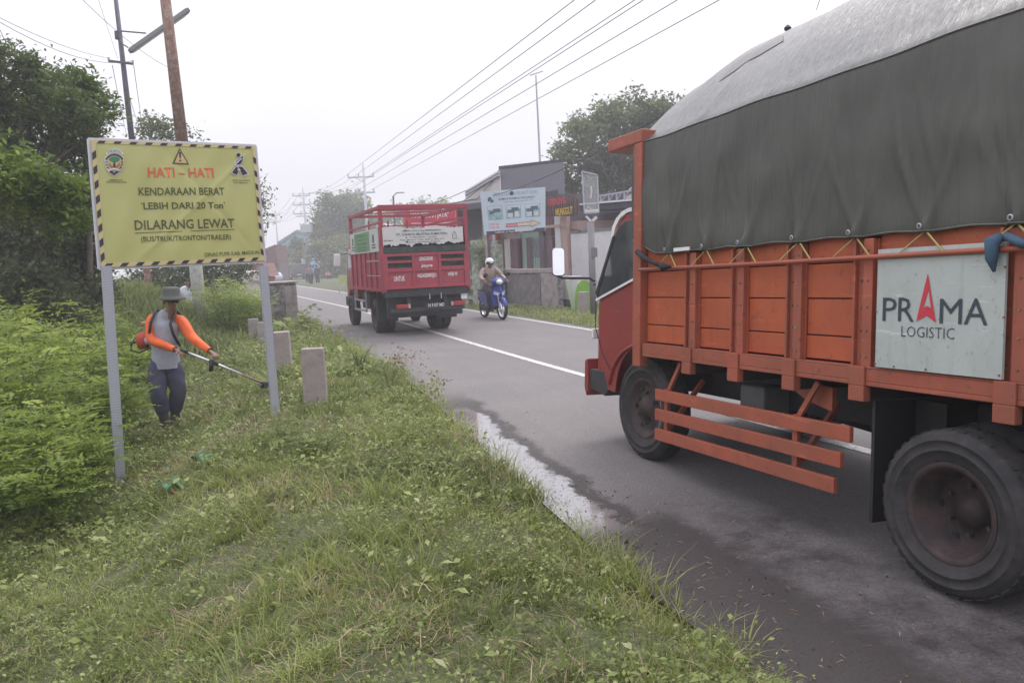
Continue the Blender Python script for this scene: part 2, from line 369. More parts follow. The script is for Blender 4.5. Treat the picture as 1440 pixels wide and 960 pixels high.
    sp2 = math_('ADD', .3, math_('MULTIPLY', wet, .7)); L.new(sp2, b.inputs['Specular IOR Level'])
    bp = N.new('ShaderNodeBump'); bp.inputs['Distance'].default_value = .006
    L.new(math_('SUBTRACT', .55, math_('MULTIPLY', wet, .42)), bp.inputs['Strength']); L.new(noise(110, 3, .7), bp.inputs['Height']); L.new(bp.outputs[0], b.inputs['Normal'])
    return m
_, (ip0, ip1) = lat_of(np.array([gnd(850, 750)[:2], gnd(640, 580)[:2]])); PUD = (float(CS[ip0]), float(CS[ip1]))
def strip(name, l0, l1, z, mat, i0=0, i1=None, wob=0, nl=1, **tg):
    i1 = i1 or len(CL); idx = np.arange(i0, i1); V = []; U = []
    for i in idx:
        a = (edge_l(CL[i][1]) if l0 is None else l0); ls = np.linspace(a, l1, nl+1) + (RNG.normal()*wob if wob else 0)
        P = CL[i] + CN[i]*ls[:, None]; V.append(np.c_[P, np.full(nl+1, z)]); U.append(np.c_[ls-edge_l(CL[i][1]), np.full(nl+1, CS[i])])
    V = np.concatenate(V); U = np.concatenate(U); n = nl+1
    a = (np.arange(len(idx)-1)[:, None]*n + np.arange(nl)[None]).ravel(); F = np.stack([a, a+1, a+n+1, a+n], 1)
    o = npmesh(name, V, F, mat, **tg); uvl = o.data.uv_layers.new(name='UVMap'); uvl.data.foreach_set('uv', U[F.ravel()].ravel().astype(np.float32)); return o
m_asph = asphalt()
_ = strip('road', None, 3.12, 0., m_asph, nl=8, kind='structure')
m_line = M('road_line_paint', (.6, .58, .57), .6, var=.15, scale=12, dirt=(.2, .19, .19), damt=.85, dscale=17, dth=.53)
strip('centre_line_marking', -.06, .06, .004, m_line, kind='structure')
strip('edge_line_marking', 2.78, 2.89, .004, m_line, kind='structure')

# ------------------------------------------------------------------ wheels
def wheel(parent, c, r, wd, side=-1, dish=.0, name='wheel', ax='X', rimm=None, hub=True):
    """tyre + rim, axle along local X; side -1: outer face towards -X"""
    T = Matrix.Translation(Vector(c)) @ Matrix.Rotation(R_(90)*side, 4, 'Y')
    h = wd/2; a = r*.60
    t = MB().lathe([(a, -h*.8), (a+.02, -h*.95), (r*.74, -h*1.0), (r*.745, -h*1.04), (r*.76, -h*1.04), (r*.765, -h), (r*.86, -h*1.0), (r*.865, -h*1.03), (r*.875, -h*1.03), (r*.88, -h*.99), (r*.93, -h*.92), (r*.985, -h*.7), (r, -h*.4), (r, h*.4), (r*.985, h*.7), (r*.93, h*.92), (r*.88, h*.99), (r*.875, h*1.03), (r*.865, h*1.03), (r*.86, h*1.0), (r*.765, h), (r*.76, h*1.04), (r*.745, h*1.04), (r*.74, h*1.0), (a+.02, h*.95), (a, h*.8)], T, 40).out(name, m_rubber, parent, smooth=True)
    # tread blocks
    tb = MB()
    for k in range(36):
        for q in (-1, 1):
            an = 2*math.pi*(k+.25*(q+1))/36; Tk = T @ Matrix.Rotation(an, 4, 'Z')
            tb.box(r-.006, r+.0008, -r*.055, r*.055, q*h*.12, q*h*.72, Tk)
    tb.out('tread', m_rubber, t)
    rm = MB(); d = dish
    rm.lathe([(a+.004, h*.86), (a-.012, h*.9), (a-.03, h*.75), (a-.05, h*.5-d), (a*.62, h*.35-d), (a*.5, h*.42-d), (a*.34, h*.45-d), (a*.33, h*.72-d), (.0001, h*.75-d)], T, 32)
    ro = rm.out('rim', rimm or m_rim, t, smooth=True)
    if hub:
        n = MB()
        for k in range(6):
            an = 2*math.pi*k/6; p = T @ Vector((a*.5*math.cos(an), a*.5*math.sin(an), h*.42-d))
            q = T @ Vector((a*.5*math.cos(an), a*.5*math.sin(an), h*.42-d+.03)); n.tube([p, q], a*.05, 6)
        n.out('wheel_nuts', m_chassis, t)
        hh = MB()
        for k in range(6):
            an = 2*math.pi*(k+.5)/6; p = T @ Vector((a*.74*math.cos(an), a*.74*math.sin(an), h*.40-d)); q = T @ Vector((a*.74*math.cos(an), a*.74*math.sin(an), h*.44-d+.004))
            hh.tube([p, q], a*.1, 8)
        hh.out('rim_holes', m_black, t)
    return t

# ------------------------------------------------------------------ orange truck
bF = Vector((-0.38137552, 0.92406607, -0.02558546)); bR = Vector((0.92322588, 0.37933043, -0.06133842)); bU = Vector((0.0469754, 0.04701413, 0.99778905)); bO = Vector((0.99366451, 5.9, 0.90036996))
MB_T = Matrix([[bR[i], bF[i], bU[i], bO[i]] for i in range(3)] + [[0, 0, 0, 1]])
ZF = .9
MT = MB_T @ Matrix.Translation(Vector((0, 0, -ZF)))       # root of the truck near the road surface
MTi = MT.inverted()
def orange_truck():
    T = thing('cargo_truck', 'orange cargo truck with dark red cab in the near lane, loaded under a tarpaulin', 'truck', mw=MT)
    def B(): return MB()
    L = 4.35
    st = [-.588, -1.08, -1.57, -2.06, -2.845, -3.4, -3.95]
    # floor
    B().box(.05, 1.9, -L, .1, ZF-.06, ZF).out('cargo_floor', m_chassis, T)
    B().box(-.035, .045, -L, -.01, ZF-.075, ZF-.052).box(-.035, -.02, -L, -.01, ZF-.052, ZF+.012).box(-.035, .045, -L, -.01, ZF+.012, ZF+.022).out('lower_rail', m_orange, T, bevel=.004)
    # planks between the stakes
    ed = [0.] + st + [-L]
    rows = [(0.03, .157), (.161, .357), (.361, .545), (.549, .72)]
    for i in range(len(ed)-1):
        a, b = ed[i], ed[i+1]; a2 = a-(.07 if i else .0); b2 = b+(.07 if i < len(ed)-2 else 0)
        for j, (z0, z1) in enumerate(rows):
            x = .014+random.uniform(-.003, .003)
            B().box(x, x+.03, b2, a2, ZF+z0+.003, ZF+z1).out('plank', m_orange2, T, bevel=.003)
    for y in st:
        s = B(); s.box(.0, .016, y-.07, y+.07, ZF+.022, ZF+.66)
        s.box(-.03, .0, y-.065, y-.005, ZF+.022, ZF+.66).box(-.024, .0, y+.052, y+.068, ZF+.022, ZF+.66)
        s_ = s.out('stake', m_orange, T, bevel=.003)
        bb = B()
        for z in (.07, .2, .32, .45, .60):
            for q in (-.035, .03): bb.tube([(-.03 if q < 0 else -.001, y+q, ZF+z), (-.036 if q < 0 else -.008, y+q, ZF+z)], .006, 6)
        bb.out('bolts', m_rust, s_, kind='stuff')
        B().box(-.05, .0, y-.045, y+.055, ZF-.155, ZF-.076).box(-.05, -.036, y-.045, y+.055, ZF-.076, ZF+.022).out('stake_pocket', m_orange, T, bevel=.004)
        B().box(-.02, 1.85, y-.03, y+.03, ZF-.15, ZF-.062).out('cross_member', m_chassis, T)
    # front corner post and header beam
    B().box(-.045, .03, .012, .115, ZF-.155, ZF+1.50).out('corner_post', m_orange, T, bevel=.006)
    B().box(1.87, 1.94, .012, .115, ZF-.155, ZF+1.50).out('corner_post', m_orange, T, bevel=.006)
    B().box(-.03, 1.9, .118, .14, ZF+0, ZF+1.46).out('headboard', m_orange, T)
    B().box(-.045, 1.95, .02, .52, ZF+1.502, ZF+1.60).out('header_beam', m_orange, T, bevel=.01)
    # far side wall, tailgate
    B().box(1.87, 1.9, -L, 0, ZF, ZF+1.45).out('side_wall', m_orange2, T)
    B().box(.0, 1.9, -L-.04, -L, ZF, ZF+1.4).out('tailgate', m_orange, T)
    # upper rope pipe
    B().tube([(-.06, -.0, ZF+.565), (-.065, -1.5, ZF+.562), (-.062, -3, ZF+.568), (-.06, -L, ZF+.565)], .013, 8).out('tie_rail', m_orange, T, smooth=True)
    # logo board
    bd = B().box(-.052, -.038, -2.83, -2.175, ZF+.028, ZF+.60).out('logo_board', m_boardw, T, label='white company board with grey and red lettering')
    fr = frame((-.052, -2.175, ZF+.028), (0, -1, 0), (0, 0, 1)); W_, H_ = .655, .572
    def u(px, py):   # board-relative position from the enlarged photo of the board
        # board corners in the enlargement: TL(350,207) TR(918,186) BR(868,742) BL(320,680)
        t = (py-200)/(515.); xl = 350-30*t; xr = 918-50*t; s = (px-xl)/(xr-xl)
        yt = 207-21*s; yb = 680+62*s; return s*W_*1.0, H_*(1-(py-yt)/(yb-yt))
    def ptx(s_, x0, x1, y0, y1, b, mt): # px box of the text in the enlargement
        a = u(x0, y0[0]); c = u(x0, y1[0]); d = u(x1, y0[1]); f = u(x1, y1[1])
        text(s_, fr, (a[0]+d[0]+c[0]+f[0])/4, (a[1]+c[1]+d[1]+f[1])/4, (d[0]+f[0]-a[0]-c[0])/2, (c[1]-a[1]+f[1]-d[1])/2, mt, bd, b)
    ptx('P', 369, 438, (497, 497), (401, 402), .0, m_navy); ptx('R', 446, 522, (499, 501), (402, 404), .0, m_navy)
    ptx('M', 636, 730, (511, 515), (410, 413), .0, m_navy); ptx('A', 738, 832, (517, 521), (411, 413), .0, m_navy)
    ptx('LOGISTIC', 458, 694, (560, 576), (518, 530), -.012, m_navy)
    arrow = [(590, 306), (617, 507), (577, 478), (529, 500)]
    hole = [(590, 372), (598, 448), (580, 438), (563, 447)]
    a = B(); A = [u(*p) for p in arrow]; Hh = [u(*p) for p in hole]
    Vv = [fr(x, y, .003) for x, y in A+Hh]; a.add(Vv, [(0, 1, 5, 4), (1, 2, 6, 5), (2, 3, 7, 6), (3, 0, 4, 7)]).out('lettering', m_redp, bd, fix=False)
    sc = B()
    for px, py in ((325, 668), (417, 682), (563, 697), (858, 724), (908, 288), (336, 458), (890, 490)):
        x, y = u(px, py); p = fr(x, y, 0); sc.tube([p, p+Vector((-.005, 0, 0))], .005, 6)
    sc.out('screws', m_rust, bd)
    # side guard slats
    for z0, z1, ye in ((-.385, -.303, -1.985), (-.53, -.448, -1.925), (-.676, -.592, -1.885)):
        B().box(-.01, .02, ye, -.15, ZF+z0, ZF+z1).out('guard_slat', m_orange, T, bevel=.004)
    for y in (-.24, -1.55):
        B().box(.024, .05, y-.02, y+.02, ZF-.66, ZF-.3).bar((.04, y, ZF-.33), (.04, y-.16, ZF-.1), .02, .03).bar((.04, y, ZF-.6), (.35, y, ZF-.25), .03, .03).out('guard_bracket', m_orange, T)
    # chassis, tank, battery box, axle
    for x in (.55, 1.3):
        B().box(x-.035, x+.035, -L+.1, 1.1, ZF-.38, ZF-.17).out('chassis_rail', m_chassis, T)
    B().box(.28, .5, -.98, -.74, ZF-.42, ZF-.22).out('battery_box', M('grey_box_paint', (.13, .13, .13), .7), T, bevel=.015)
    B().lathe([(0.001, -.3), (.17, -.3), (.18, -.28), (.18, .28), (.17, .3), (.001, .3)], mtx((1.55, -1.1, ZF-.35), rx=R_(90)), 20).out('fuel_tank', m_chassis, T, smooth=True)
    B().prism([(-1.43, ZF-.11), (-1.75, ZF-.13), (-1.75, ZF-.26), (-1.55, ZF-.22), (-1.45, ZF-.17)], 'x', .1, .13).out('spare_bracket', m_orange, T)
    B().lathe([(.001, -.1), (.38, -.1), (.4, 0), (.38, .1), (.001, .1)], mtx((.95, -1.75, ZF-.36)), 24).out('spare_wheel', m_rubber, T, smooth=True)
    B().tube([(.1, -2.6, ZF-.56), (1.75, -2.6, ZF-.62)], .07, 10).lathe([(.001, -.16), (.17, -.1), (.19, 0), (.17, .1), (.001, .16)], mtx((.95, -2.6, ZF-.58)), 14).out('rear_axle', m_chassis, T, smooth=True)
    B().tube([(.95, -2.5, ZF-.56), (.95, .9, ZF-.3)], .05, 8).out('drive_shaft', m_chassis, T)
    for x in (.42, 1.42):
        B().grid(lambda a, b: (x+b*.07, -2.05-a*1.1, ZF-.42-.1*math.sin(math.pi*a)), 10, 1).out('leaf_spring', m_chassis, T)
    # mud flaps ahead of and behind the rear wheels
    B().box(.04, .6, -2.10, -2.08, ZF-.78, ZF-.16).out('mud_flap', m_black, T)
    B().box(1.3, 1.86, -2.10, -2.08, ZF-.82, ZF-.16).out('mud_flap', m_black, T)
    B().box(.0, .5, -3.25, -3.22, ZF-.8, ZF-.1).out('mud_flap', m_black, T)
    B().box(.3, 1.6, -2.3, -2.12, ZF-.5, ZF-.16).out('underrun_panel', m_black, T)
    # wheels: centres at a fixed height over the road
    def wc(x, y, r):
        g = MT @ Vector((x, y, 0)); up = (r - g.z)/bU.z; return (x, y, up)
    r = .392
    wheel(T, wc(.18, .165, r), r, .2, -1, dish=-.005, name='front_wheel')
    wheel(T, wc(1.75, .165, r), r, .2, 1, name='front_wheel')
    r = .375
    wheel(T, wc(.03, -2.61, r), r, .2, -1, dish=.11, name='rear_wheel'); wheel(T, wc(.28, -2.61, r), r, .2, -1, name='rear_wheel')
    wheel(T, wc(1.6, -2.60, r), r, .2, 1, name='rear_wheel'); wheel(T, wc(1.83, -2.60, r), r, .2, 1, dish=.11, name='rear_wheel')
    # cab: outline in the side plane (y forward, z over the floor)
    out = [(.13, 1.09), (.36, 1.085), (.52, 1.06), (.632, 1.0), (.70, .92), (.78, .81), (.852, .706), (.954, .529), (1.0, .35), (1.015, .2), (1.015, 0.), (1.02, -.16), (1.02, -.27)]
    cx0, cx1 = .085, 1.80
    cb = B(); nx = 14
    prof = []
    for y, z in out: prof.append((y, z))
    prof += [(.93, -.40), (.68, -.42)] + [(.165+.50*math.cos(t), -.42+.40*math.sin(t)) for t in np.linspace(.1, 1.57, 8)] + [(.13, -.02)]
    def ring(x, k):  # k 0..1 : narrowing of front corners
        res = []
        for y, z in prof:
            yy = y - k*max(0, y-.3)*.22 - (k*.05 if z > .95 else 0); zz = z - (k*.05 if z > .9 else 0)
            res.append((x, yy, ZF+zz))
        return res
    xs = [(cx0, 1), (cx0+.012, .72), (cx0+.04, .4), (cx0+.1, .15), (cx0+.25, .03), ((cx0+cx1)/2, 0)]; xs = xs + [(cx0+cx1-a, b) for a, b in xs[:-1][::-1]]
    n = len(prof); V = []; Fc = []
    # the glass sits in real openings: side shell is built from the same outline with the window cut out
    for x, k in xs: V += ring(x, k)
    for i in range(len(xs)-1):
        for j in range(n-1): Fc.append((i*n+j, i*n+j+1, (i+1)*n+j+1, (i+1)*n+j))
    Fc += [tuple(range(n)), tuple(range((len(xs)-1)*n, len(xs)*n))[::-1]]
    cb.add(V, Fc); cab = cb.out('cab', m_cabred, T, smooth=False)
    # white roof edge above the doors
    roofx = cx0-.004
    B().prism([(.13, ZF+1.035), (.42, ZF+1.03), (.53, ZF+.995), (.60, ZF+.93), (.63, ZF+.86), (.67, ZF+.84), (.655, ZF+.93), (.59, ZF+1.0), (.50, ZF+1.045), (.40, ZF+1.062), (.13, ZF+1.068)], 'x', roofx-.003, roofx+.05).out('roof_trim', m_white, cab)
    B().prism([(.13, ZF+.97), (.45, ZF+.965), (.54, ZF+.93), (.61, ZF+.85), (.76, ZF+.60), (.90, ZF+.36), (.905, ZF+.345), (.13, ZF+.545), ], 'x', cx0-.006, cx0+.006).out('side_window', m_glass, cab, bevel=.003)
    B().prism([(.60, ZF+.85), (.635, ZF+.86), (.92, ZF+.40), (.89, ZF+.36), (.76, ZF+.60)], 'x', cx0-.012, cx0-.004).out('window_frame', m_black, cab)
    B().bar((cx0-.014, .13, ZF+.545), (cx0-.014, .90, ZF+.335), .012, .018).out('window_moulding', m_white, cab)
    # windscreen on the sloping front
    B().add([(cx0+.12, .655, ZF+.955), (cx1-.12, .655, ZF+.955), (cx1-.1, .975, ZF+.46), (cx0+.1, .975, ZF+.46)], [(0, 1, 2, 3)]).out('windscreen', m_glass, cab)
    # door seams, handle, arch lip
    B().tube([(cx0-.002, .93, ZF+.33), (cx0-.002, .93, ZF+.1), (cx0-.002, .80, ZF-.12), (cx0-.002, .66, ZF-.25)], .004, 6).out('door_seam', m_black, cab)
    B().box(cx0-.02, cx0, .17, .27, ZF+.33, ZF+.36).out('door_handle', m_black, cab, bevel=.004)
    B().tube([(cx0-.008, .165+.515*math.cos(t), ZF-.42+.415*math.sin(t)) for t in np.linspace(.15, 1.6, 14)], .016, 8).out('arch_lip', m_cabred, cab, smooth=True)
    B().prism([(.1, ZF-.1), (.62, ZF-.4), (.55, ZF-.46), (.1, ZF-.18)], 'x', cx0+.2, cx0+.22).out('wheel_well', m_black, cab)
    B().prism([(.84, ZF-.26), (1.02, ZF-.26), (1.02, ZF-.43), (.76, ZF-.47), (.70, ZF-.42), (.78, ZF-.26)], 'x', cx0-.004, cx1).out('bumper_corner', m_chassis, cab, bevel=.01)
    B().prism([(1.03, ZF-.17), (1.075, ZF-.19), (1.08, ZF-.42), (1.045, ZF-.50), (1.02, ZF-.45)], 'x', cx0-.03, cx1+.03).out('bumper', m_cabred, cab, bevel=.012)
    B().box(cx0+.01, cx0+.2, 1.0, 1.028, ZF-.0, ZF+.09).out('headlight', m_white, cab, bevel=.01)
    B().box(cx0+.1, cx1-.1, .14, .2, ZF+.5, ZF+.95).out('seat_back', m_black, cab)
    # mirror on its arm
    p0 = MTi @ Vector(at(838, 397, 7.06)); p1 = MTi @ Vector(at(829, 391, 7.03)); p2 = MTi @ Vector(at(790, 391, 6.95)); p3 = MTi @ Vector(at(783, 386, 6.95))
    B().tube([(cx0+.02, 1.0, p0.z-.02), p0, p1, p2, p3], .012, 8).out('mirror_arm', M('mirror_arm_paint', (.06, .045, .11), .4), cab, smooth=True)
    mc = MTi @ Vector(at(785.3, 368, 6.95)); q = MTi @ Vector((0, 0, CH)); d = (q-mc); an = math.atan2(d.x, -d.y)
    Tm = mtx(mc, rz=an*.8+R_(4), rx=R_(-7))
    def rr_(w_, h_, r_, n=5):
        P = []
        for sx, sz, a0 in ((1, 1, 0), (-1, 1, 90), (-1, -1, 180), (1, -1, 270)):
            for k in range(n+1):
                a = R_(a0+90*k/n); P.append((sx*(w_/2-r_)+r_*math.cos(a), sz*(h_/2-r_)+r_*math.sin(a)))
        return P
    P = rr_(.115, .25, .035); b = B(); b.prism(P, 'y', .0, .03); b.v = [tuple(Tm @ Vector(v)) for v in b.v]; mo = b.out('mirror_housing', M('mirror_rim_red', (.2, .03, .06), .4), cab, bevel=.006)
    P = rr_(.103, .238, .03); b = B(); b.prism(P, 'y', -.004, .0); b.v = [tuple(Tm @ Vector(v)) for v in b.v]; b.out('mirror_face', m_chrome, mo)
    return T
otruck = orange_truck()

def tarp():
    T = thing('tarpaulin', 'wet dark grey-green tarpaulin draped over the orange truck and tied with yellow cord', 'tarpaulin', mw=MT)
    L = 4.5
    ties = [-.36, -.78, -1.18, -1.62, -2.02, -2.43, -2.86, -3.3, -3.8]
    def hem(y):
        d = min(abs(y-t) for t in ties); return .668 + .012*min(1, d/.2) + (.05*max(0, 1+y/.14) if y > -.14 else 0)
    rs = random.Random(5)
    rays = [(t, k, rs.uniform(.008, .017), rs.uniform(.008, .020), rs.uniform(.35, 1.)) for t in ties for k in (-.42, -.2, .04, .22, .5)]
    broad = [(-.22, .02), (-.38, .03), (-.7, .022), (-.98, .025), (-1.2, .035), (-1.3, .025), (-1.55, .02), (-1.88, .035), (-2.0, .025), (-2.28, .045), (-2.42, .03), (-2.7, .035), (-2.85, .03), (-3.3, .03)]
    def fold(y, z):   # z from 0 at hem to 1 at the eave
        f = 0
        for t, k, wdt, am, ln in rays:
            c = t + k*z*.8; s = wdt*(1+1.8*z); f += am*math.exp(-((y-c)/s)**2)*max(0, 1-z/ln)
        for c, a in broad: f += a*.42*math.exp(-((y-c-.14*(z-.5)-.02*math.sin(z*5+c*9))/.016)**2)*math.sin(math.pi*min(1, z*.95+.03))
        return f*1.05
    ys = np.linspace(.165, -L, 300)
    NS, NT = 44, 30
    V = []
    for y in ys:
        g = float(.84+.16*sm((.19-y)/.5))
        eav = 1.50 + .012*max(0, -y) + .004*math.sin(y*4.1) + .003*math.sin(y*9.7+1)
        for k in range(NS+1):
            t = k/NS; z = hem(y)*(1-t)+eav*t; x = -.022 - .03*(1-t)*0 - .055*(1-abs(2*t-1))**.5*.3
            x -= fold(y, t)*(1-t**5); x -= .010*(vnoise(y*3, t*4)-.5)*2*(1-t**4)
            V.append((x, y, ZF+z))
        for k in range(1, NT+1):
            t = k/NT; x = .0 + 1.9*t; a = 1-abs(2*t-1)     # 0 at the eaves, 1 at the ridge
            zz = eav + g*.80*(1-(1-a)**1.6)
            zz += g*.03*(vnoise(x*1.6+3, y*1.1)-.5)*2*a**.4 + .004*(vnoise(x*7, y*5)-.5) - .012*a*abs(math.sin(y*2.9+.4))*g
            zz += .02*(1-a)*math.exp(-((y+.62)/.05)**2)
            yy = y - (1-g)*0
            V.append((x, yy, ZF+zz))
        for k in range(1, 9):
            V.append((1.93, y, ZF+eav-(eav-.68)*k/8))
    n = NS+1+NT+8; V = np.array(V); m = len(ys)
    a = (np.arange(m-1)[:, None]*n + np.arange(n-1)[None]).ravel(); F = np.stack([a, a+n, a+n+1, a+1], 1)
    mt = bpy.data.materials.new('wet_canvas'); mt.use_nodes = True; N = mt.node_tree.nodes; Lk = mt.node_tree.links; b = N['Principled BSDF']
    tc = N.new('ShaderNodeTexCoord'); sx = N.new('ShaderNodeSeparateXYZ'); Lk.new(tc.outputs['Normal'], sx.inputs[0])
    no = N.new('ShaderNodeTexNoise'); no.inputs['Scale'].default_value = 2.4; no.inputs['Detail'].default_value = 8; Lk.new(tc.outputs['Object'], no.inputs[0])
    rc = N.new('ShaderNodeValToRGB'); rc.color_ramp.elements[0].position = .32; rc.color_ramp.elements[0].color = (.066, .067, .059, 1); rc.color_ramp.elements[1].position = .72; rc.color_ramp.elements[1].color = (.105, .105, .094, 1)
    Lk.new(no.outputs[0], rc.inputs[0])
    mp = N.new('ShaderNodeMapping'); mp.inputs['Scale'].default_value = (24, 60, 24); mp.inputs['Rotation'].default_value = (0, 0, .5); Lk.new(tc.outputs['Object'], mp.inputs[0])
    n2 = N.new('ShaderNodeTexNoise'); n2.inputs['Scale'].default_value = 1.2; n2.inputs['Detail'].default_value = 5; n2.inputs['Distortion'].default_value = 1.2; Lk.new(mp.outputs[0], n2.inputs[0])
    up = N.new('ShaderNodeMapRange'); up.inputs[1].default_value = .3; up.inputs[2].default_value = .6; Lk.new(sx.outputs[2], up.inputs[0])
    rw = N.new('ShaderNodeValToRGB'); rw.color_ramp.elements[0].position = .36; rw.color_ramp.elements[1].position = .8; Lk.new(n2.outputs[0], rw.inputs[0])   # rain streaks
    wet = N.new('ShaderNodeMath'); wet.operation = 'MULTIPLY'; Lk.new(up.outputs[0], wet.inputs[0]); Lk.new(rw.outputs[0], wet.inputs[1])
    mr = N.new('ShaderNodeMapRange'); mr.inputs[3].default_value = .5; mr.inputs[4].default_value = .26; Lk.new(wet.outputs[0], mr.inputs[0]); Lk.new(mr.outputs[0], b.inputs['Roughness'])
    ms = N.new('ShaderNodeMapRange'); ms.inputs[3].default_value = .35; ms.inputs[4].default_value = 1.; Lk.new(up.outputs[0], ms.inputs[0]); Lk.new(ms.outputs[0], b.inputs['Specular IOR Level'])
    ct = N.new('ShaderNodeMath'); ct.operation = 'MULTIPLY'; ct.inputs[1].default_value = .65; Lk.new(wet.outputs[0], ct.inputs[0]); Lk.new(ct.outputs[0], b.inputs['Coat Weight']); b.inputs['Coat Roughness'].default_value = .24
    bp = N.new('ShaderNodeBump'); bp.inputs['Strength'].default_value = .09; bp.inputs['Distance'].default_value = .004; Lk.new(n2.outputs[0], bp.inputs['Height'])
    wv = N.new('ShaderNodeTexNoise'); wv.inputs['Scale'].default_value = 260; Lk.new(tc.outputs['Object'], wv.inputs[0])
    bp2 = N.new('ShaderNodeBump'); bp2.inputs['Strength'].default_value = .25; bp2.inputs['Distance'].default_value = .002; Lk.new(wv.outputs[0], bp2.inputs['Height']); Lk.new(bp.outputs[0], bp2.inputs['Normal'])
    mv = N.new('ShaderNodeMapping'); mv.inputs['Scale'].default_value = (3, 9, .8); mv.inputs['Rotation'].default_value = (.12, 0, 0); Lk.new(tc.outputs['Object'], mv.inputs[0])
    nv = N.new('ShaderNodeTexNoise'); nv.inputs['Scale'].default_value = 2.2; nv.inputs['Detail'].default_value = 7; nv.inputs['Roughness'].default_value = .55; nv.inputs['Distortion'].default_value = .6; Lk.new(mv.outputs[0], nv.inputs[0])
    bp3 = N.new('ShaderNodeBump'); bp3.inputs['Strength'].default_value = .8; bp3.inputs['Distance'].default_value = .02; Lk.new(nv.outputs[0], bp3.inputs['Height']); Lk.new(bp2.outputs[0], bp3.inputs['Normal'])
    Lk.new(bp3.outputs[0], b.inputs['Normal'])
    Lk.new(rc.outputs[0], b.inputs['Base Color'])
    o = npmesh('canvas', V, F, mt, T); o.data.polygons.foreach_set('use_smooth', [True]*len(o.data.polygons))
    # front drop of the canvas
    f0 = [i for i in range(n)]
    MB().add([tuple(V[i]) for i in f0] + [(1.93, .165, ZF+1.1), (-.02, .165, ZF+1.1)], [tuple(range(n+2))]) .out('front_flap', mt, T)
    R3 = V.reshape(m, n, 3); k0 = NS+1
    def drape(x, y, e):
        i = int(np.argmin(abs(ys-y))); r = R3[i, NS:k0+NT]; return Vector((x, y, float(np.interp(x, r[:, 0], r[:, 2]))+e))
    mpch = M('canvas_patch', (.13, .125, .12), .4, bump=.3, bscale=60); qd = [(.30, -.42), (.48, -.86), (.62, -.70), (.52, -.36)]
    MB().grid(lambda a, b: drape((qd[0][0]*(1-a)+qd[1][0]*a)*(1-b)+(qd[3][0]*(1-a)+qd[2][0]*a)*b, (qd[0][1]*(1-a)+qd[1][1]*a)*(1-b)+(qd[3][1]*(1-a)+qd[2][1]*a)*b, .006), 12, 8).out('patch', mpch, T, smooth=True)
    p_ = drape(.78, -.56, .0); MB().lathe([(.0001, 0), (.022, .004), (.026, .02), (.014, .035), (.0001, .045)], mtx(p_), 8).out('ridge_knot', m_black, T)
    MB().tube([Vector(R3[i, NS])+Vector((-.004, 0, .002)) for i in range(0, m, 3)], .004, 6).out('eave_fold', mpch, T, smooth=True)
    MB().tube([Vector(R3[i, 0])+Vector((-.002, 0, .002)) for i in range(0, m, 2)], .006, 6).out('hem_cord', mt, T, smooth=True)
    for t in ties:
        i = int(np.argmin(abs(ys-t))); q = Vector(R3[i, 1]); MB().lathe([(.009, -.002), (.014, 0), (.009, .003)], mtx(q+Vector((-.007, 0, .006)), ry=R_(90)), 10).out('eyelet', m_steel, T)
    # eave cord, hem cords zigzag, patch, knots
    for i, t in enumerate(ties):
        z = ZF+hem(t)
        MB().tube([(-.04, t, z+.005), (-.07, t-.13, ZF+.56)], .0045, 5).out('tie_cord', m_rope, T)
        MB().tube([(-.04, t, z+.005), (-.07, t+.14, ZF+.56)], .0035, 5).out('tie_cord', m_rope, T)
    dk = M('knotted_black_cloth', (.015, .015, .02), .8, bump=.5, bscale=30)
    c = MB(); c.tube([(-.05, .05, ZF+.70), (-.075, -.1, ZF+.64), (-.085, -.25, ZF+.60), (-.08, -.36, ZF+.575)], [.02, .022, .014, .02], 8); c.tube([(-.08, -.30, ZF+.6), (-.09, -.36, ZF+.57), (-.085, -.44, ZF+.575)], [.012, .028, .008], 8)
    c.out('knotted_cloth', dk, T, smooth=True)
    bl = M('blue_rag', (.05, .1, .16), .8, bump=.5, bscale=30)
    c = MB(); c.tube([(-.07, -2.82, ZF+.62), (-.1, -2.80, ZF+.6), (-.085, -2.79, ZF+.53), (-.08, -2.80, ZF+.475)], [.02, .032, .024, .006], 8); c.tube([(-.07, -2.84, ZF+.62), (-.09, -2.92, ZF+.585), (-.07, -3.0, ZF+.57)], [.018, .02, .01], 8)
    c.out('rag', bl, T, smooth=True)
    MB().box(-.062, -.052, -.62, -.44, ZF+.676, ZF+.70).out('hem_strip', m_white, T)
    return T
tarp()

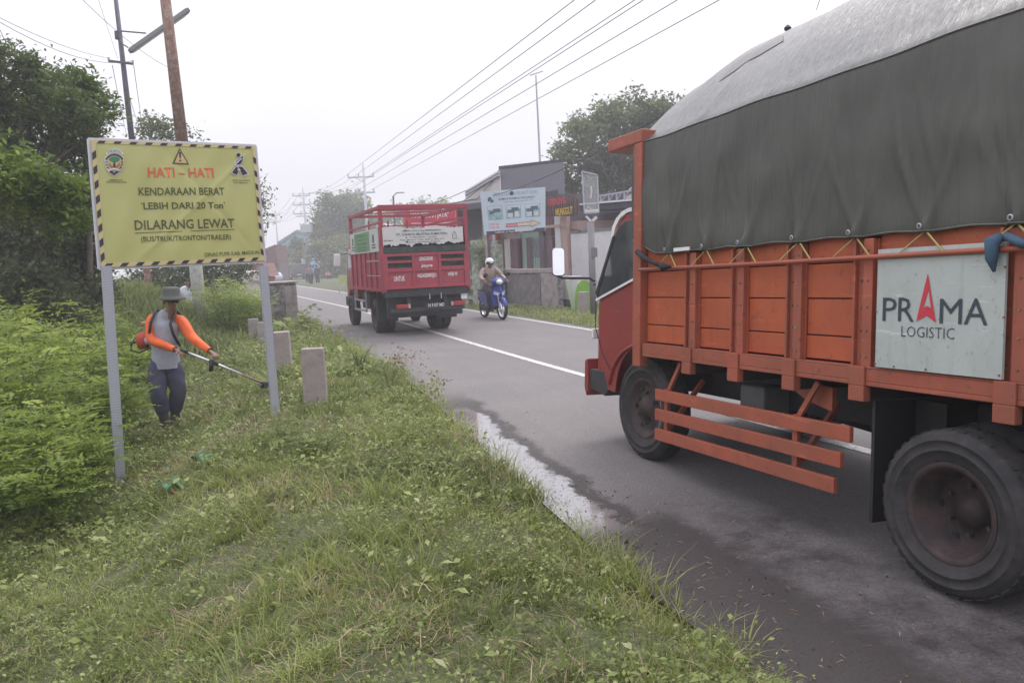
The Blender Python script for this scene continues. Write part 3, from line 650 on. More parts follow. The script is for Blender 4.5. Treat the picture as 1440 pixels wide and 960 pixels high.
# ------------------------------------------------------------------ vegetation builders
def rotz_arr(a):
    c, s = np.cos(a), np.sin(a); z = np.zeros_like(a); o = np.ones_like(a)
    return np.stack([np.stack([c, -s, z], -1), np.stack([s, c, z], -1), np.stack([z, z, o], -1)], -2)
def fronds(base, dirs, length, npin, pl, wid, droop=.35, tint=None, fold=.12):
    """compound leaves: a curved midrib with pairs of narrow leaflets. returns V, F(tris), T"""
    n = len(base); t = np.linspace(.12, 1, npin)
    d = dirs/np.linalg.norm(dirs, axis=1)[:, None]; up = np.array([0, 0, 1.])
    side = np.cross(d, up); side /= np.linalg.norm(side, axis=1)[:, None]+1e-9; nrm = np.cross(side, d)
    L = length[:, None, None]
    P = base[:, None] + d[:, None]*t[None, :, None]*L - up*(droop*L*(t[None, :, None]**2))
    env = (.55+.45*RNG.random((n, npin, 1)))*np.sin(np.pi*(t*.8+.15))[None, :, None]*pl*L
    Vs = []; n_ = RNG.normal(size=(n, npin, 3))*.08
    for sg in (-1, 1):
        o = side[:, None]*sg + d[:, None]*.35 - nrm[:, None]*fold + n_
        tip = P + o*env; w_ = d[:, None]*wid*L
        Vs.append(np.stack([P+o*env*.08, P+o*env*.55+w_*.75, tip+w_*.2, P+o*env*.5-w_*.6], 2))
    V = np.concatenate([v.reshape(-1, 3) for v in Vs]); F = np.arange(len(V)).reshape(-1, 4)
    T = np.concatenate([np.repeat(tint, npin*4)]*2) + RNG.normal(size=len(V))*.0
    return V, F, T
def leafquads(C, Nn, size, asp=.5, tint=None, curl=.15):
    n = len(C); a = RNG.normal(size=(n, 3)); a -= (a*Nn).sum(1)[:, None]*Nn; a /= np.linalg.norm(a, axis=1)[:, None]+1e-9; b = np.cross(Nn, a)
    s = size[:, None]
    V = np.stack([C-a*s*.5, C+b*s*asp*.5+Nn*s*curl*.2, C+a*s*.5-Nn*s*curl, C-b*s*asp*.5+Nn*s*curl*.2], 1).reshape(-1, 3)
    return V, np.arange(4*n).reshape(-1, 4), np.repeat(tint, 4)
def crown_points(blobs, nclump, per, spread, bias=.55):
    """leaf positions: clumps scattered in the outer part of each lobe"""
    C = []; K = []
    vol = np.array([np.prod(b[1])**(2/3) for b in blobs]); vol = vol/vol.sum()
    for (c, r), v in zip(blobs, vol):
        m = max(2, int(nclump*v)); d = RNG.normal(size=(m, 3)); d /= np.linalg.norm(d, axis=1)[:, None]
        rad = RNG.random(m)**bias*(1+RNG.normal(size=m)*.1)
        cc = np.array(c) + d*rad[:, None]*np.array(r); C.append(cc)
    C = np.concatenate(C); tn = RNG.random(len(C))
    P = np.repeat(C, per, 0) + RNG.normal(size=(len(C)*per, 3))*spread*np.array([1, 1, .7])
    return P, np.repeat(tn, per), C
def trunk(parent, base, top, r, limbs, mat=m_bark):
    b = MB(); base = Vector(base); top = Vector(top); mid = (base+top)/2 + Vector((r*.8, 0, 0))
    b.tube([base, base.lerp(mid, .5), mid, top], [r*1.25, r*1.02, r*.9, r*.6], 9)
    for l in limbs:
        l = Vector(l); s = base.lerp(top, random.uniform(.5, .95)); m_ = s.lerp(l, .5) + Vector((random.uniform(-.1, .1), random.uniform(-.1, .1), .12))*(l-s).length*.8
        l = s.lerp(l, .85); b.tube([s, m_, l], [r*.4, r*.24, r*.05], 6)
        for q in range(2):
            e = l + Vector((random.gauss(0, 1), random.gauss(0, 1), random.uniform(-.1, 1)))*(l-s).length*.08; b.tube([m_.lerp(l, .5), e], [r*.14, r*.04], 5)
    return b.out('trunk', mat, parent, smooth=True)
def tree(name, label, loc, blobs, r, mat, nclump=160, per=40, spread=.3, leaf=.12, asp=.5, group=None, up=.4, base=(0, 0, 0), bias=.5, cat='tree'):
    """loc: base on the ground; blobs in coordinates relative to it"""
    T = thing(name, label, cat, loc, group=group)
    zt = sum(b[0][2] for b in blobs)/len(blobs); xt = sum(b[0][0] for b in blobs)/len(blobs); yt = sum(b[0][1] for b in blobs)/len(blobs)
    trunk(T, base, (xt*.6, yt*.6, zt*.85), r, [b[0] for b in blobs])
    P, tn, C = crown_points(blobs, nclump, per, spread, bias)
    nn = RNG.normal(size=P.shape); nn[:, 2] = np.abs(nn[:, 2])+up; nn /= np.linalg.norm(nn, axis=1)[:, None]
    V, F, Tt = leafquads(P, nn, leaf*(.6+.8*RNG.random(len(P))), asp, tn*.7+RNG.random(len(P))*.3)
    npmesh('crown', V, F, mat, T, Tt); return T

g_dark = leafmat('leaf_dark', [(.065, .085, .045), (.11, .14, .065), (.165, .20, .085), (.23, .265, .115)], .45)
g_mid = leafmat('leaf_mid', [(.065, .095, .035), (.12, .16, .05), (.19, .235, .07), (.28, .32, .10)], .45)
g_yel = leafmat('leaf_yellow_green', [(.07, .11, .025), (.15, .22, .04), (.27, .34, .06), (.42, .48, .1)], .45)
g_gras = leafmat('grass_blades', [(.09, .115, .03), (.19, .235, .06), (.31, .35, .10), (.42, .42, .19), (.35, .26, .16)], .4)
g_weed = leafmat('weed_leaves', [(.065, .085, .028), (.14, .18, .05), (.23, .285, .08), (.34, .38, .13), (.47, .48, .3)], .4)
g_dry = leafmat('dry_litter', [(.12, .075, .05), (.24, .16, .1), (.42, .34, .22)], .1)

# ------------------------------------------------------------------ grass and weeds of the verge
def in_view(P, m=160, ymax=1250):
    x, y, z = proj(P); return (z > .3) & (x > -m) & (x < 1440+m) & (y < ymax) & (y > 0)
def verge_samples(n, tmin, tmax, y0, y1, left=True):
    idx = np.where((CL[:, 1] > y0-6) & (CL[:, 1] < y1+8))[0]; i = RNG.choice(idx, n); f = RNG.random(n)
    p = CL[i]*(1-f)[:, None] + CL[np.minimum(i+1, len(CL)-1)]*f[:, None]; t = tmin + (tmax-tmin)*RNG.random(n)
    lat = (edge_l(p[:, 1]) - t) if left else (3.05 + t); P = p + CN[i]*lat[:, None]
    z = gh(P[:, 0], P[:, 1], lat); P = np.c_[P, z]; k = (P[:, 1] > y0) & (P[:, 1] < y1) & in_view(P); return P[k], t[k]
def blades(P, h, wd, lean, tint, seg=3, az=None):
    n = len(P); a = RNG.random(n)*2*np.pi if az is None else az; d = np.stack([np.cos(a), np.sin(a), np.zeros(n)], 1); s = np.stack([-np.sin(a), np.cos(a), np.zeros(n)], 1)
    tw = RNG.normal(size=(n, 1))*.4; s = s*np.cos(tw)+d*np.sin(tw)
    ts = np.linspace(0, 1, seg+1); V = []
    for t in ts:
        c = P + d*(lean*h*t**1.8)[:, None] + np.array([0, 0, 1.])*(h*(t-.28*lean*t*t))[:, None]; w_ = (wd*(1-t**1.6*.95))[:, None]*.5
        V += [c-s*w_, c+s*w_]
    V = np.stack(V, 1); k = 2*(seg+1); F = []
    o = np.arange(n)[:, None]*k
    for q in range(seg): F.append(np.concatenate([o+2*q, o+2*q+1, o+2*q+3, o+2*q+2], 1))
    return V.reshape(-1, 3), np.concatenate(F), np.repeat(tint, k)
def patchy(P):
    x, y = P[:, 0], P[:, 1]; return .5*vnoise(x, y, 1.1)+.3*vnoise(x+5, y+3, 2.9)+.2*vnoise(x, y+8, 7.)
def height_mask(P, t):
    """mown sward: low in the middle, tufts at the road edge and round obstacles"""
    return .65+.75*vnoise(P[:, 0]+3, P[:, 1]+1, 1.9)*vnoise(P[:, 0], P[:, 1], .8)*2*.8
def tufts(P, per, sig):
    """each sample becomes a tuft of blades leaning outward"""
    n = len(P); off = RNG.normal(size=(n, per, 2))*sig; Q = np.repeat(P, per, 0); Q[:, :2] += off.reshape(-1, 2); return Q, np.arctan2(off[..., 1], off[..., 0]).ravel()
def grass_field():
    Vs, Fs, Ts = [], [], []; o = 0
    for n, y0, y1, tm, h0, w0, per, sig in ((22000, .5, 4.6, 3.9, .085, .0055, 13, .018), (17000, 4.6, 9, 4.8, .095, .008, 12, .024), (9500, 9, 17, 6, .12, .013, 12, .035), (5000, 17, 45, 9, .15, .03, 10, .08)):
        P, t = verge_samples(n, -.1, tm, y0, y1); cl = vnoise(P[:, 0]+13, P[:, 1]+4, 3.2); keep = RNG.random(len(P)) < np.clip(.45+1.2*cl, .4, 1); P, t = P[keep], t[keep]
        hs = (.45+.9*RNG.random(len(P)))*(.55+.95*vnoise(P[:, 0]+3, P[:, 1]+1, 1.7))*(1+.9*(RNG.random(len(P)) < .06))
        tn = np.clip((patchy(P)-.34)*1.5, 0, 1)*.6 + RNG.random(len(P))*.3
        dry = RNG.random(len(P)) < .03+.2*(vnoise(P[:, 0]+40, P[:, 1]+22, 1.3) > .62); tn = np.where(dry, .82+.18*RNG.random(len(P)), np.clip(tn, 0, .72))
        edge = np.exp(-((t-.15)/.22)**2)
        Q, az = tufts(P, per, sig); hs = np.repeat(hs*(1+.15*edge), per); tn = np.repeat(tn, per)
        h = h0*hs*(.5+.8*RNG.random(len(Q))); tint = np.clip(tn+RNG.normal(size=len(Q))*.07, 0, 1)
        V, F, T = blades(Q-[0, 0, .012], h, w0*(.6+.8*RNG.random(len(Q))), .3+1.1*RNG.random(len(Q)), tint, az=az+RNG.normal(size=len(Q))*.6)
        Vs.append(V); Fs.append(F+o); Ts.append(T); o += len(V)
    for n, y0, y1, tm, h0, w0 in ((95000, .5, 4.6, 3.9, .038, .007), (70000, 4.6, 9, 4.8, .045, .010), (30000, 9, 17, 6, .07, .018)):      # short stubble between the tufts
        P, t = verge_samples(n, -.05, tm, y0, y1); tn = np.clip(.15+.9*(vnoise(P[:, 0]+3, P[:, 1]+9, 2.1)-.2)+RNG.normal(size=len(P))*.14, 0, 1)
        V, F, T = blades(P-[0, 0, .004], h0*(.4+1.0*RNG.random(len(P))), w0*(.6+.8*RNG.random(len(P))), .6+1.4*RNG.random(len(P)), tn, 2)
        Vs.append(V); Fs.append(F+o); Ts.append(T); o += len(V)
    npmesh('grass', np.concatenate(Vs), np.concatenate(Fs), g_gras, None, np.concatenate(Ts), label='short mown green grass covering the roadside verge on the left', cat='grass', kind='stuff')
    # broad-leaved weeds: low rosettes and sprawling patches
    Vs, Fs, Ts = [], [], []; o = 0
    for n, y0, y1, tm, s0, m in ((17000, .5, 4.6, 3.9, .019, 11), (15000, 4.6, 9, 4.8, .027, 10), (9000, 9, 17, 6, .045, 10), (4000, 17, 40, 9, .1, 9)):
        P, t = verge_samples(n, .1, tm, y0, y1); pn = vnoise(P[:, 0]+20, P[:, 1]+7, 1.5)*.6+vnoise(P[:, 0], P[:, 1], 4.)*.4
        k = RNG.random(len(P)) < np.clip((pn-.34)*3.6, .10, 1); P = P[k]; pn = pn[k]
        sz = s0*np.where(RNG.random(len(P)) < .12, 1.9, 1.)*(.7+.6*RNG.random(len(P)))
        C = np.repeat(P, m, 0) + RNG.normal(size=(len(P)*m, 3))*np.repeat(sz, m)[:, None]*np.array([1.9, 1.9, .7]) + np.array([0, 0, .035])
        C[:, 2] += np.repeat(.02+.10*vnoise(P[:, 0], P[:, 1], 2.6)**2, m)
        nn = RNG.normal(size=C.shape)*.5; nn[:, 2] = 1; nn /= np.linalg.norm(nn, axis=1)[:, None]
        V, F, T = leafquads(C, nn, np.repeat(sz, m)*(.6+.9*RNG.random(len(C))), .58, np.clip(np.repeat(RNG.random(len(P)), m)*.55+RNG.random(len(C))*.45, 0, 1)**1.25)
        Vs.append(V); Fs.append(F+o); Ts.append(T); o += len(V)
    npmesh('weeds', np.concatenate(Vs), np.concatenate(Fs), g_weed, None, np.concatenate(Ts), label='low broad-leaved weeds creeping through the verge grass', cat='weeds', kind='stuff')
    # dry cuttings lying on the sward
    P, t = verge_samples(120000, .05, 3.6, .6, 12); pn = vnoise(P[:, 0]+31, P[:, 1]+17, 1.7); c = gnd(345, 605, .1); dd = np.hypot(P[:, 0]-c[0], (P[:, 1]-c[1])*.7)
    k = (RNG.random(len(P)) < np.clip((pn-.52)*1.4, .02, .5)) | (dd < .42*(.6+.6*RNG.random(len(P)))); P = P[k]
    P[:, 2] += .015+.055*RNG.random(len(P))
    V, F, T = blades(P, .03+.05*RNG.random(len(P)), .0035+.002*RNG.random(len(P)), 1.2+1.5*RNG.random(len(P)), RNG.random(len(P)), 2)
    npmesh('dry_cuttings', V, F, g_dry, None, T, label='brown dry grass cuttings lying scattered on the mown verge', cat='grass cuttings', kind='stuff')
    # cut grass and leaf litter blown onto the asphalt, grit along the wet edge
    P, t = verge_samples(9000, -1.9, .0, 1.5, 14); k = RNG.random(len(P)) < np.exp(t/.42)*.9+.02; P = P[k]; P[:, 2] = .004; V, F, T = blades(P, .004+.004*RNG.random(len(P)), .004+.004*RNG.random(len(P)), 5+7*RNG.random(len(P)), .3+.7*RNG.random(len(P)), 2)
    npmesh('road_litter', V, F, g_dry, None, T, label='bits of cut grass and straw scattered on the asphalt beside the verge', cat='litter', kind='stuff')
    P, t = verge_samples(16000, -1.3, .0, 1.5, 9); k = RNG.random(len(P)) < np.exp((t+.1)/.35)*.8*np.clip((vnoise(P[:, 0]+5, P[:, 1], 2.5)-.35)*3, .05, 1); P = P[k]; P[:, 2] = .004
    nn = RNG.normal(size=P.shape)*.5; nn[:, 2] = 1; nn /= np.linalg.norm(nn, axis=1)[:, None]; V, F, T = leafquads(P, nn, .005+.011*RNG.random(len(P))**2, .8, RNG.random(len(P)), curl=.5)
    npmesh('grit', V, F, leafmat('dark_grit', [(.02, .015, .014), (.06, .04, .035), (.16, .14, .13)], 0), None, T, label='dark grit and soil crumbs on the wet strip of asphalt', cat='grit', kind='stuff')
    # tall seeding stems at the very edge of the asphalt
    P, t = verge_samples(600, -.12, .22, 3.2, 12); Q, az = tufts(P, 5, .015); V, F, T = blades(Q, .07+.15*RNG.random(len(Q))**1.6, np.full(len(Q), .0065), .3+.9*RNG.random(len(Q)), .3+.5*RNG.random(len(Q)), 4, az=az)
    npmesh('edge_grass', V, F, g_gras, None, T, label='longer grass stems leaning out over the edge of the asphalt', cat='grass', kind='stuff')
    # far verge on the right
    P, t = verge_samples(60000, .0, 4.5, 12, 45, False); V, F, T = blades(P, .05+.14*RNG.random(len(P))*vnoise(P[:, 0], P[:, 1], 2.), .014+.012*RNG.random(len(P)), .4+.9*RNG.random(len(P)), .15+.6*RNG.random(len(P)), 2)
    npmesh('verge_grass', V, F, g_gras, None, T, label='patchy grass strip between the far road edge and the walls', cat='grass', kind='stuff')
grass_field()

def shrub(loc, w_, h_, n, label, mat=g_yel, ln=(.22, .42), npin=11, name='leafy_shrub', group='leucaena shrubs crowding the left edge of the verge', stems=7, lowtint=0):
    T = thing(name, label, 'shrub', loc, group=group); b = MB(); tips = []
    for k in range(stems):
        a = random.uniform(0, 6.28); r = random.uniform(.1, .5)*w_; hh = h_*random.uniform(.6, .95)
        p = Vector((r*math.cos(a), r*math.sin(a), hh)); b.tube([(r*.15*math.cos(a), r*.15*math.sin(a), -.05), p*.5+Vector((0, 0, hh*.08)), p], [.014, .01, .004], 5); tips.append(p)
    b.out('stem', m_stem, T)
    tp = np.array(tips); i = RNG.integers(0, stems, n); f = RNG.random(n)**.6
    base = tp[i]*f[:, None]*np.array([1, 1, 1]) + RNG.normal(size=(n, 3))*np.array([.2, .2, .12])*w_*.9
    base[:, 2] = np.clip(base[:, 2], .03, None)
    a = RNG.random(n)*6.283; dirs = np.stack([np.cos(a), np.sin(a), .15+.55*RNG.random(n)], 1)
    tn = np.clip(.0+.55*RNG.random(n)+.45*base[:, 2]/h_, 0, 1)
    V, F, Tt = fronds(base, dirs, (ln[0]+(ln[1]-ln[0])*RNG.random(n))*.8, npin, .26, .05, .3, tn)
    m = n*8; q = RNG.integers(0, n, m); C = base[q]+RNG.normal(size=(m, 3))*.05*w_+dirs[q]*.08; nn = RNG.normal(size=(m, 3))*.6; nn[:, 2] = 1; nn /= np.linalg.norm(nn, axis=1)[:, None]
    V2, F2, T2 = leafquads(C, nn, (ln[0]*.16)*(.6+.7*RNG.random(m)), .5, np.clip(tn[q]-.05+.2*(RNG.random(m)-.5), 0, 1))
    npmesh('foliage', np.concatenate([V, V2]), np.concatenate([F, F2+len(V)]), mat, T, np.concatenate([Tt, T2])); return T
def gz(x, y): return float(gh(x, y)[0])
SH = [((45, 690, 5.9), 1.0, .75, 'bright green shrub nearest the camera at the left edge of the frame'), ((5, 640, 6.4), 1.1, 1.0, 'bushy light green shrub at the far left beside the nearest one'),
      ((105, 655, 6.9), .8, .7, 'low green shrub just left of the foot of the left sign post'), ((60, 600, 7.4), 1.1, 1.15, 'leafy shrub in the second row left of the sign post'),
      ((-10, 560, 7.6), 1.2, 1.45, 'taller shrub behind the leftmost ones, under the dark tree'), ((115, 560, 8.3), .9, 1.05, 'feathery shrub seen beside the middle of the left sign post'),
      ((50, 520, 8.9), 1.2, 1.5, 'tall yellow-green shrub with raised fronds in front of the dark tree'), ((0, 520, 9.6), 1.2, 1.7, 'tall shrub at the left edge below the dark trunk'),
      ((100, 500, 10.2), 1.2, 1.45, 'yellow-green shrub rising behind the left sign post'), ((160, 490, 11.4), .9, 1.1, 'light green shrub in the gap between post and worker'),
      ((30, 480, 11.5), 1.4, 1.7, 'dull green shrub in the back row under the tree'), ((185, 470, 13.5), 1.1, 1.25, 'shrub behind the shoulder of the grass cutting man')]
for (px, py, Y), w_, h_, lb in SH:
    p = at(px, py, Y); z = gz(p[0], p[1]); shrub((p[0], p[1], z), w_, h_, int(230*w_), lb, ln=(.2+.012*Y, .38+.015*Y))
for px, Y, w_, h_, lb in ((318, 19, 1.5, 1.35, 'round leafy shrub just right of the whitewashed pole'), (345, 20.5, 1.3, 1.1, 'leafy shrub between the whitewashed pole and the concrete block'), (300, 22, 1.5, 1.2, 'darker shrub behind the round one by the whitewashed pole'), (365, 23.5, 1.1, .9, 'small shrub behind the concrete block')):
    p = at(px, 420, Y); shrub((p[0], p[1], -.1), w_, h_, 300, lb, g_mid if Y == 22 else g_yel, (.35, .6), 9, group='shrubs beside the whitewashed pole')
# raised weedy bank behind the worker
def bank():
    n = 26000; c = at(165, 425, 19); P = np.c_[c[0]+RNG.normal(size=n)*1.5, c[1]+RNG.normal(size=n)*2.0, np.zeros(n)]
    d = np.hypot((P[:, 0]-c[0])/2.1, (P[:, 1]-c[1])/3); P[:, 2] = 1.45*np.exp(-d**2*1.1)*RNG.random(n)**.25-.1
    V, F, T = blades(P, .12+.25*RNG.random(n), .02+.015*RNG.random(n), .3+.8*RNG.random(n), .35+.35*RNG.random(n), 2)
    npmesh('weed_bank', V, F, leafmat('bank_grass', [(.13, .16, .05), (.21, .25, .08), (.3, .33, .12)], .35), None, T, label='mound of pale tall weeds behind the shrubs left of the worker', cat='weeds', kind='stuff')
bank()

# wild taller plant clumps on the verge (brown seed heads at the asphalt edge)
for px, py, hh, lb in ((560, 545, .45, 'tall weed clump with reddish seed heads at the asphalt edge behind the concrete post'), (615, 600, .5, 'thin dry seeding grass standing alone at the asphalt edge')):
    p = gnd(px, py, .02); T = thing('roadside_weed', lb, 'weed', (p[0], p[1], gz(p[0], p[1]))); n = 22 if px == 560 else 14
    P = np.c_[RNG.normal(size=(n, 2))*(.12 if px == 560 else .03), np.zeros(n)]; V, F, Tt = blades(P, hh*(.5+.5*RNG.random(n)), np.full(n, .007), .2+.5*RNG.random(n), np.full(n, .5), 4); npmesh('stem', V, F, g_gras, T, Tt)
    C = np.repeat(P, 10, 0)+RNG.normal(size=(n*10, 3))*[.05, .05, .08]+[0, 0, hh*.7]; nn = RNG.normal(size=C.shape); nn /= np.linalg.norm(nn, axis=1)[:, None]
    V, F, Tt = leafquads(C, nn, .03+.02*RNG.random(len(C)), .4, RNG.random(len(C))); npmesh('seed_head', V, F, g_dry if px == 560 else g_gras, T, Tt, kind='stuff')
for px, py, w_, h_, n_, lb in ((395, 640, .55, .22, 170, 'dark leafy weed patch just right of the right sign post foot'), (450, 655, .4, .18, 110, 'smaller leafy weed patch right of the dark one'), (505, 530, .5, .38, 170, 'bushy green weeds at the asphalt edge beyond the nearest concrete post'), (548, 548, .35, .3, 90, 'low bushy weed at the outer bend of the verge'), (400, 545, .45, .28, 120, 'weed clump between the squat post and the nearest concrete post'), (430, 470, .6, .3, 120, 'weeds at the foot of the concrete block')):
    p = gnd(px, py, .05); shrub((p[0], p[1], gz(p[0], p[1])), w_, h_, n_, lb, g_mid, (.09, .17) if py > 520 else (.15, .25), 7, name='weed_clump', group='weed clumps on the mown verge', stems=5)
# scraps of green netting on the mown grass
for px, py, a, lb in ((289, 657, .2, 'scrap of green plastic netting lying behind the other on the mown grass'), (243, 677, -.3, 'flat scrap of green plastic netting nearest the foot of the left post')):
    p = gnd(px, py, -.05); p[2] = gz(p[0], p[1])+.055; T_ = mtx(p, rz=a)
    b = MB(); b.grid(lambda u, v: T_ @ Vector(((u-.5)*.22, (v-.5)*.16*(1-.4*abs(u-.5)), .03*math.sin(u*9+v*5)+.03*random.random())), 12, 8)
    b.out('plastic_netting', M('green_netting', (.08, .2, .11), .5, var=.4, scale=60), label=lb, cat='netting')

# ------------------------------------------------------------------ the warning sign
YL, YR = 7.0, 7.87
TL, BL, TR, BR = [Vector(q) for q in (at(126, 197, YL), at(141, 377, YL), at(358, 206, YR), at(371, 367, YR))]
sBL = Vector((0, 0, 0)); root = BL.copy(); root.z = gz(BL.x, BL.y)
SG = thing('warning_sign', 'large yellow-green Indonesian warning banner about heavy vehicles on two galvanised posts', 'sign', root)
O_ = BL-root; exv = (BR-BL); exv.z = 0; SW = exv.length; exv.normalize(); SHt = ((TL-BL).length+(TR-BR).length)/2
dz = (BR.z-BL.z)
def sfr(x, y, e=.003):
    s = x/SW; v = y/SHt; p = (BL*(1-s)+BR*s)*(1-v)+(TL*(1-s)+TR*s)*v - root
    n = Vector((exv.y, -exv.x, 0)); rip = .009*math.sin(7*x+3*y)*math.sin(5*y-2*x)+.003*math.sin(23*x-9*y)+.006*math.exp(-((x-y*1.1-.25)/.035)**2)-.005*math.exp(-((x+y*.8-1.45)/.03)**2)
    return p + n*(e+.02+rip*min(1, 6*min(s, 1-s, v, 1-v)+.01))
def son(zx, zy):     # position on the banner from the enlarged photo (scale 4.363, origin 100,180)
    px, py = 100+zx/4.3633, 180+zy/4.3633; r = cF + cR*(px-720)/FPX + cD*(py-480)/FPX; n = np.array([exv.y, -exv.x, 0.])
    t = ((np.array(BL)-cC)@n)/(r@n); P = cC+r*t; x = (P-np.array(BL))@np.array(exv); s = x/SW
    zb = BL.z*(1-s)+BR.z*s; ztp = TL.z*(1-s)+TR.z*s; return x, (P[2]-zb)/(ztp-zb)*SHt
ban = MB().grid(lambda a, b: sfr(a*SW, b*SHt, 0), 90, 66).out('banner', m_yellow, SG, smooth=True, fix=False)
MB().grid(lambda a, b: sfr(a*SW, b*SHt, -.026), 4, 4).out('backing', m_white, SG)
# folded hazard border
def bquad(x0, y0, x1, y1, sl, mat, nm, e=.005, vertical=False):
    if vertical: pts = [(x0, y0), (x1, y0+sl), (x1, y1+sl), (x0, y1)]
    else: pts = [(x0, y0), (x1, y0), (x1+sl, y1), (x0+sl, y1)]
    return MB().add([sfr(x, y, e) for x, y in pts], [(0, 1, 2, 3)]).out(nm, mat, ban, fix=False)
bw = .042
for x0, y0, x1, y1 in ((0.003, .003, SW-.003, bw), (0.003, SHt-bw*.7, SW-.003, SHt-.003), (0.003, bw, bw, SHt-bw*.7), (SW-bw*.8, bw, SW-.003, SHt-bw*.7)):
    MB().grid(lambda a, b: sfr(x0+(x1-x0)*a, y0+(y1-y0)*b, .0045), 30 if x1-x0 > y1-y0 else 1, 1 if x1-x0 > y1-y0 else 30).out('border_band', M('border_cream', (.6, .5, .27), .5, var=.05), ban, fix=False)
for k in range(11):
    x = .02 + k*(SW-.03)/11; bquad(x, .006, x+.055, bw-.004, .03, m_blackp, 'hazard_stripe', .0065); bquad(x+.03, SHt-bw*.66, x+.085, SHt-.006, .02, m_blackp, 'hazard_stripe', .0065)
for k in range(8):
    y = .05 + k*(SHt-.1)/8; bquad(.006, y, bw-.004, y+.062, .028, m_blackp, 'hazard_stripe', .0065, True); bquad(SW-bw*.75, y+.02, SW-.006, y+.075, -.02, m_blackp, 'hazard_stripe', .0065, True)
def stext(s, x0, c0, x1, c1, h, mt, bold=.0, slant=0):
    a = son(x0, c0); b = son(x1, c1); k = son((x0+x1)/2, (c0+c1)/2-h/2)[1]-son((x0+x1)/2, (c0+c1)/2+h/2)[1]
    dy = (b[1]-a[1]); W_ = b[0]-a[0]; cx, cy = (a[0]+b[0])/2, (a[1]+b[1])/2
    text(s, lambda X, Yv, e: sfr(X, Yv+dy*(X-cx)/W_, e), cx, cy, W_, k, mt, ban, bold, .006)
stext('HATI – HATI', 462, 274, 868, 277, 60, m_hati, .012)
stext('KENDARAAN BERAT', 406, 391, 936, 390, 46, m_olive, .012)
stext('LEBIH DARI 20 Ton', 438, 479, 926, 476, 42, m_olive, .016)
stext('‘', 424, 463, 432, 463, 12, m_olive); stext('’', 930, 461, 938, 461, 12, m_olive)
stext('DILARANG LEWAT', 384, 597, 998, 584, 58, m_olive, .012)
stext('(BUS/TRUK/TRONTON/TRAILER)', 424, 688, 978, 673, 42, m_olive, .008)
stext('DINAS PUPR KAB. MADIUN', 815, 778, 1148, 762, 24, m_olive, .004)
def sp(pts, mt, nm, e=.006): return MB().add([sfr(*son(*p), e) for p in pts], [tuple(range(len(pts)))]).out(nm, mt, ban, fix=False)
sp([(386, 643), (1001, 621), (1001, 625), (386, 647)], m_olive, 'underline')
sp([(657, 124), (612, 222), (718, 227)], m_olive, 'warning_triangle'); sp([(658, 140), (627, 216), (704, 219)], m_cream, 'warning_triangle', .008)
sp([(652, 150), (668, 151), (664, 190), (656, 190)], m_brownp, 'exclamation_mark', .0095); sp([(655, 198), (667, 198), (667, 209), (655, 209)], m_brownp, 'exclamation_mark', .0095)
# regency crest
cx, cy = 252, 222
def shp(sx, sy, dy=0): return [(cx+sx*x, cy+dy+sy*y) for x, y in ((-1, -.55), (-.62, -.8), (-.3, -.92), (0, -.95), (.3, -.92), (.62, -.8), (1, -.55), (1, 0), (.85, .45), (.5, .8), (0, 1.1), (-.5, .8), (-.85, .45), (-1, 0))]
sp(shp(60, 74), M('crest_white', (.6, .58, .6), .5), 'crest', .006)
sp(shp(54, 66, 2), m_brownp, 'crest', .0075); sp(shp(42, 50, 0), m_cream, 'crest', .009)
for x in (-48, 48):
    for q in range(4): sp([(cx+x*(1-.02*q*q)-4, cy-22+q*17), (cx+x*(1-.02*q*q)+4, cy-22+q*17), (cx+x*(1-.02*q*q)+4, cy-14+q*17), (cx+x*(1-.02*q*q)-4, cy-14+q*17)], m_white if x < 0 else m_cream, 'crest_dot', .0095)
gm = M('crest_green', (.03, .24, .13), .5)
sp([(cx+34*math.cos(a), cy-24+20*math.sin(a)*(.8 if math.sin(a) > 0 else 1)) for a in np.linspace(0, 6.2, 18)], gm, 'crest_tree', .0105)
sp([(cx-4, cy-14), (cx+4, cy-14), (cx+9, cy+26), (cx-9, cy+26)], m_brownp, 'crest_tree', .011)
for s in (-1, 1): sp([(cx+s*8, cy+18), (cx+s*36, cy-10), (cx+s*34, cy+14), (cx+s*14, cy+32)], M('crest_tan', (.33, .2, .12), .5), 'crest_hand', .0108)
sp([(cx-38, cy+38), (cx, cy+26), (cx+38, cy+38), (cx+34, cy+50), (cx, cy+40), (cx-34, cy+50)], m_white, 'crest_scroll', .0115)
sp([(cx-56, cy-62), (cx-30, cy-84), (cx, cy-92), (cx+30, cy-84), (cx+56, cy-62), (cx+46, cy-54), (cx, cy-74), (cx-46, cy-54)], m_white, 'crest_scroll', .0115)
def crtext(s, x0, y0, x1, y1, h, arc):
    a = son(x0, y0); b = son(x1, y1); k = son(x0, y0-h/2)[1]-son(x0, y0+h/2)[1]; text(s, sfr, (a[0]+b[0])/2, (a[1]+b[1])/2, b[0]-a[0], k, m_navy, ban, .01, .0125, arc=arc*k)
crtext('KABUPATEN', 208, 142, 294, 142, 14, 1.1); crtext('MADIUN', 224, 262, 286, 262, 12, .6)
stext('PEMERINTAH', 222, 322, 306, 322, 9, m_navy, .004); stext('KABUPATEN MADIUN', 204, 334, 330, 334, 9, m_navy, .004)
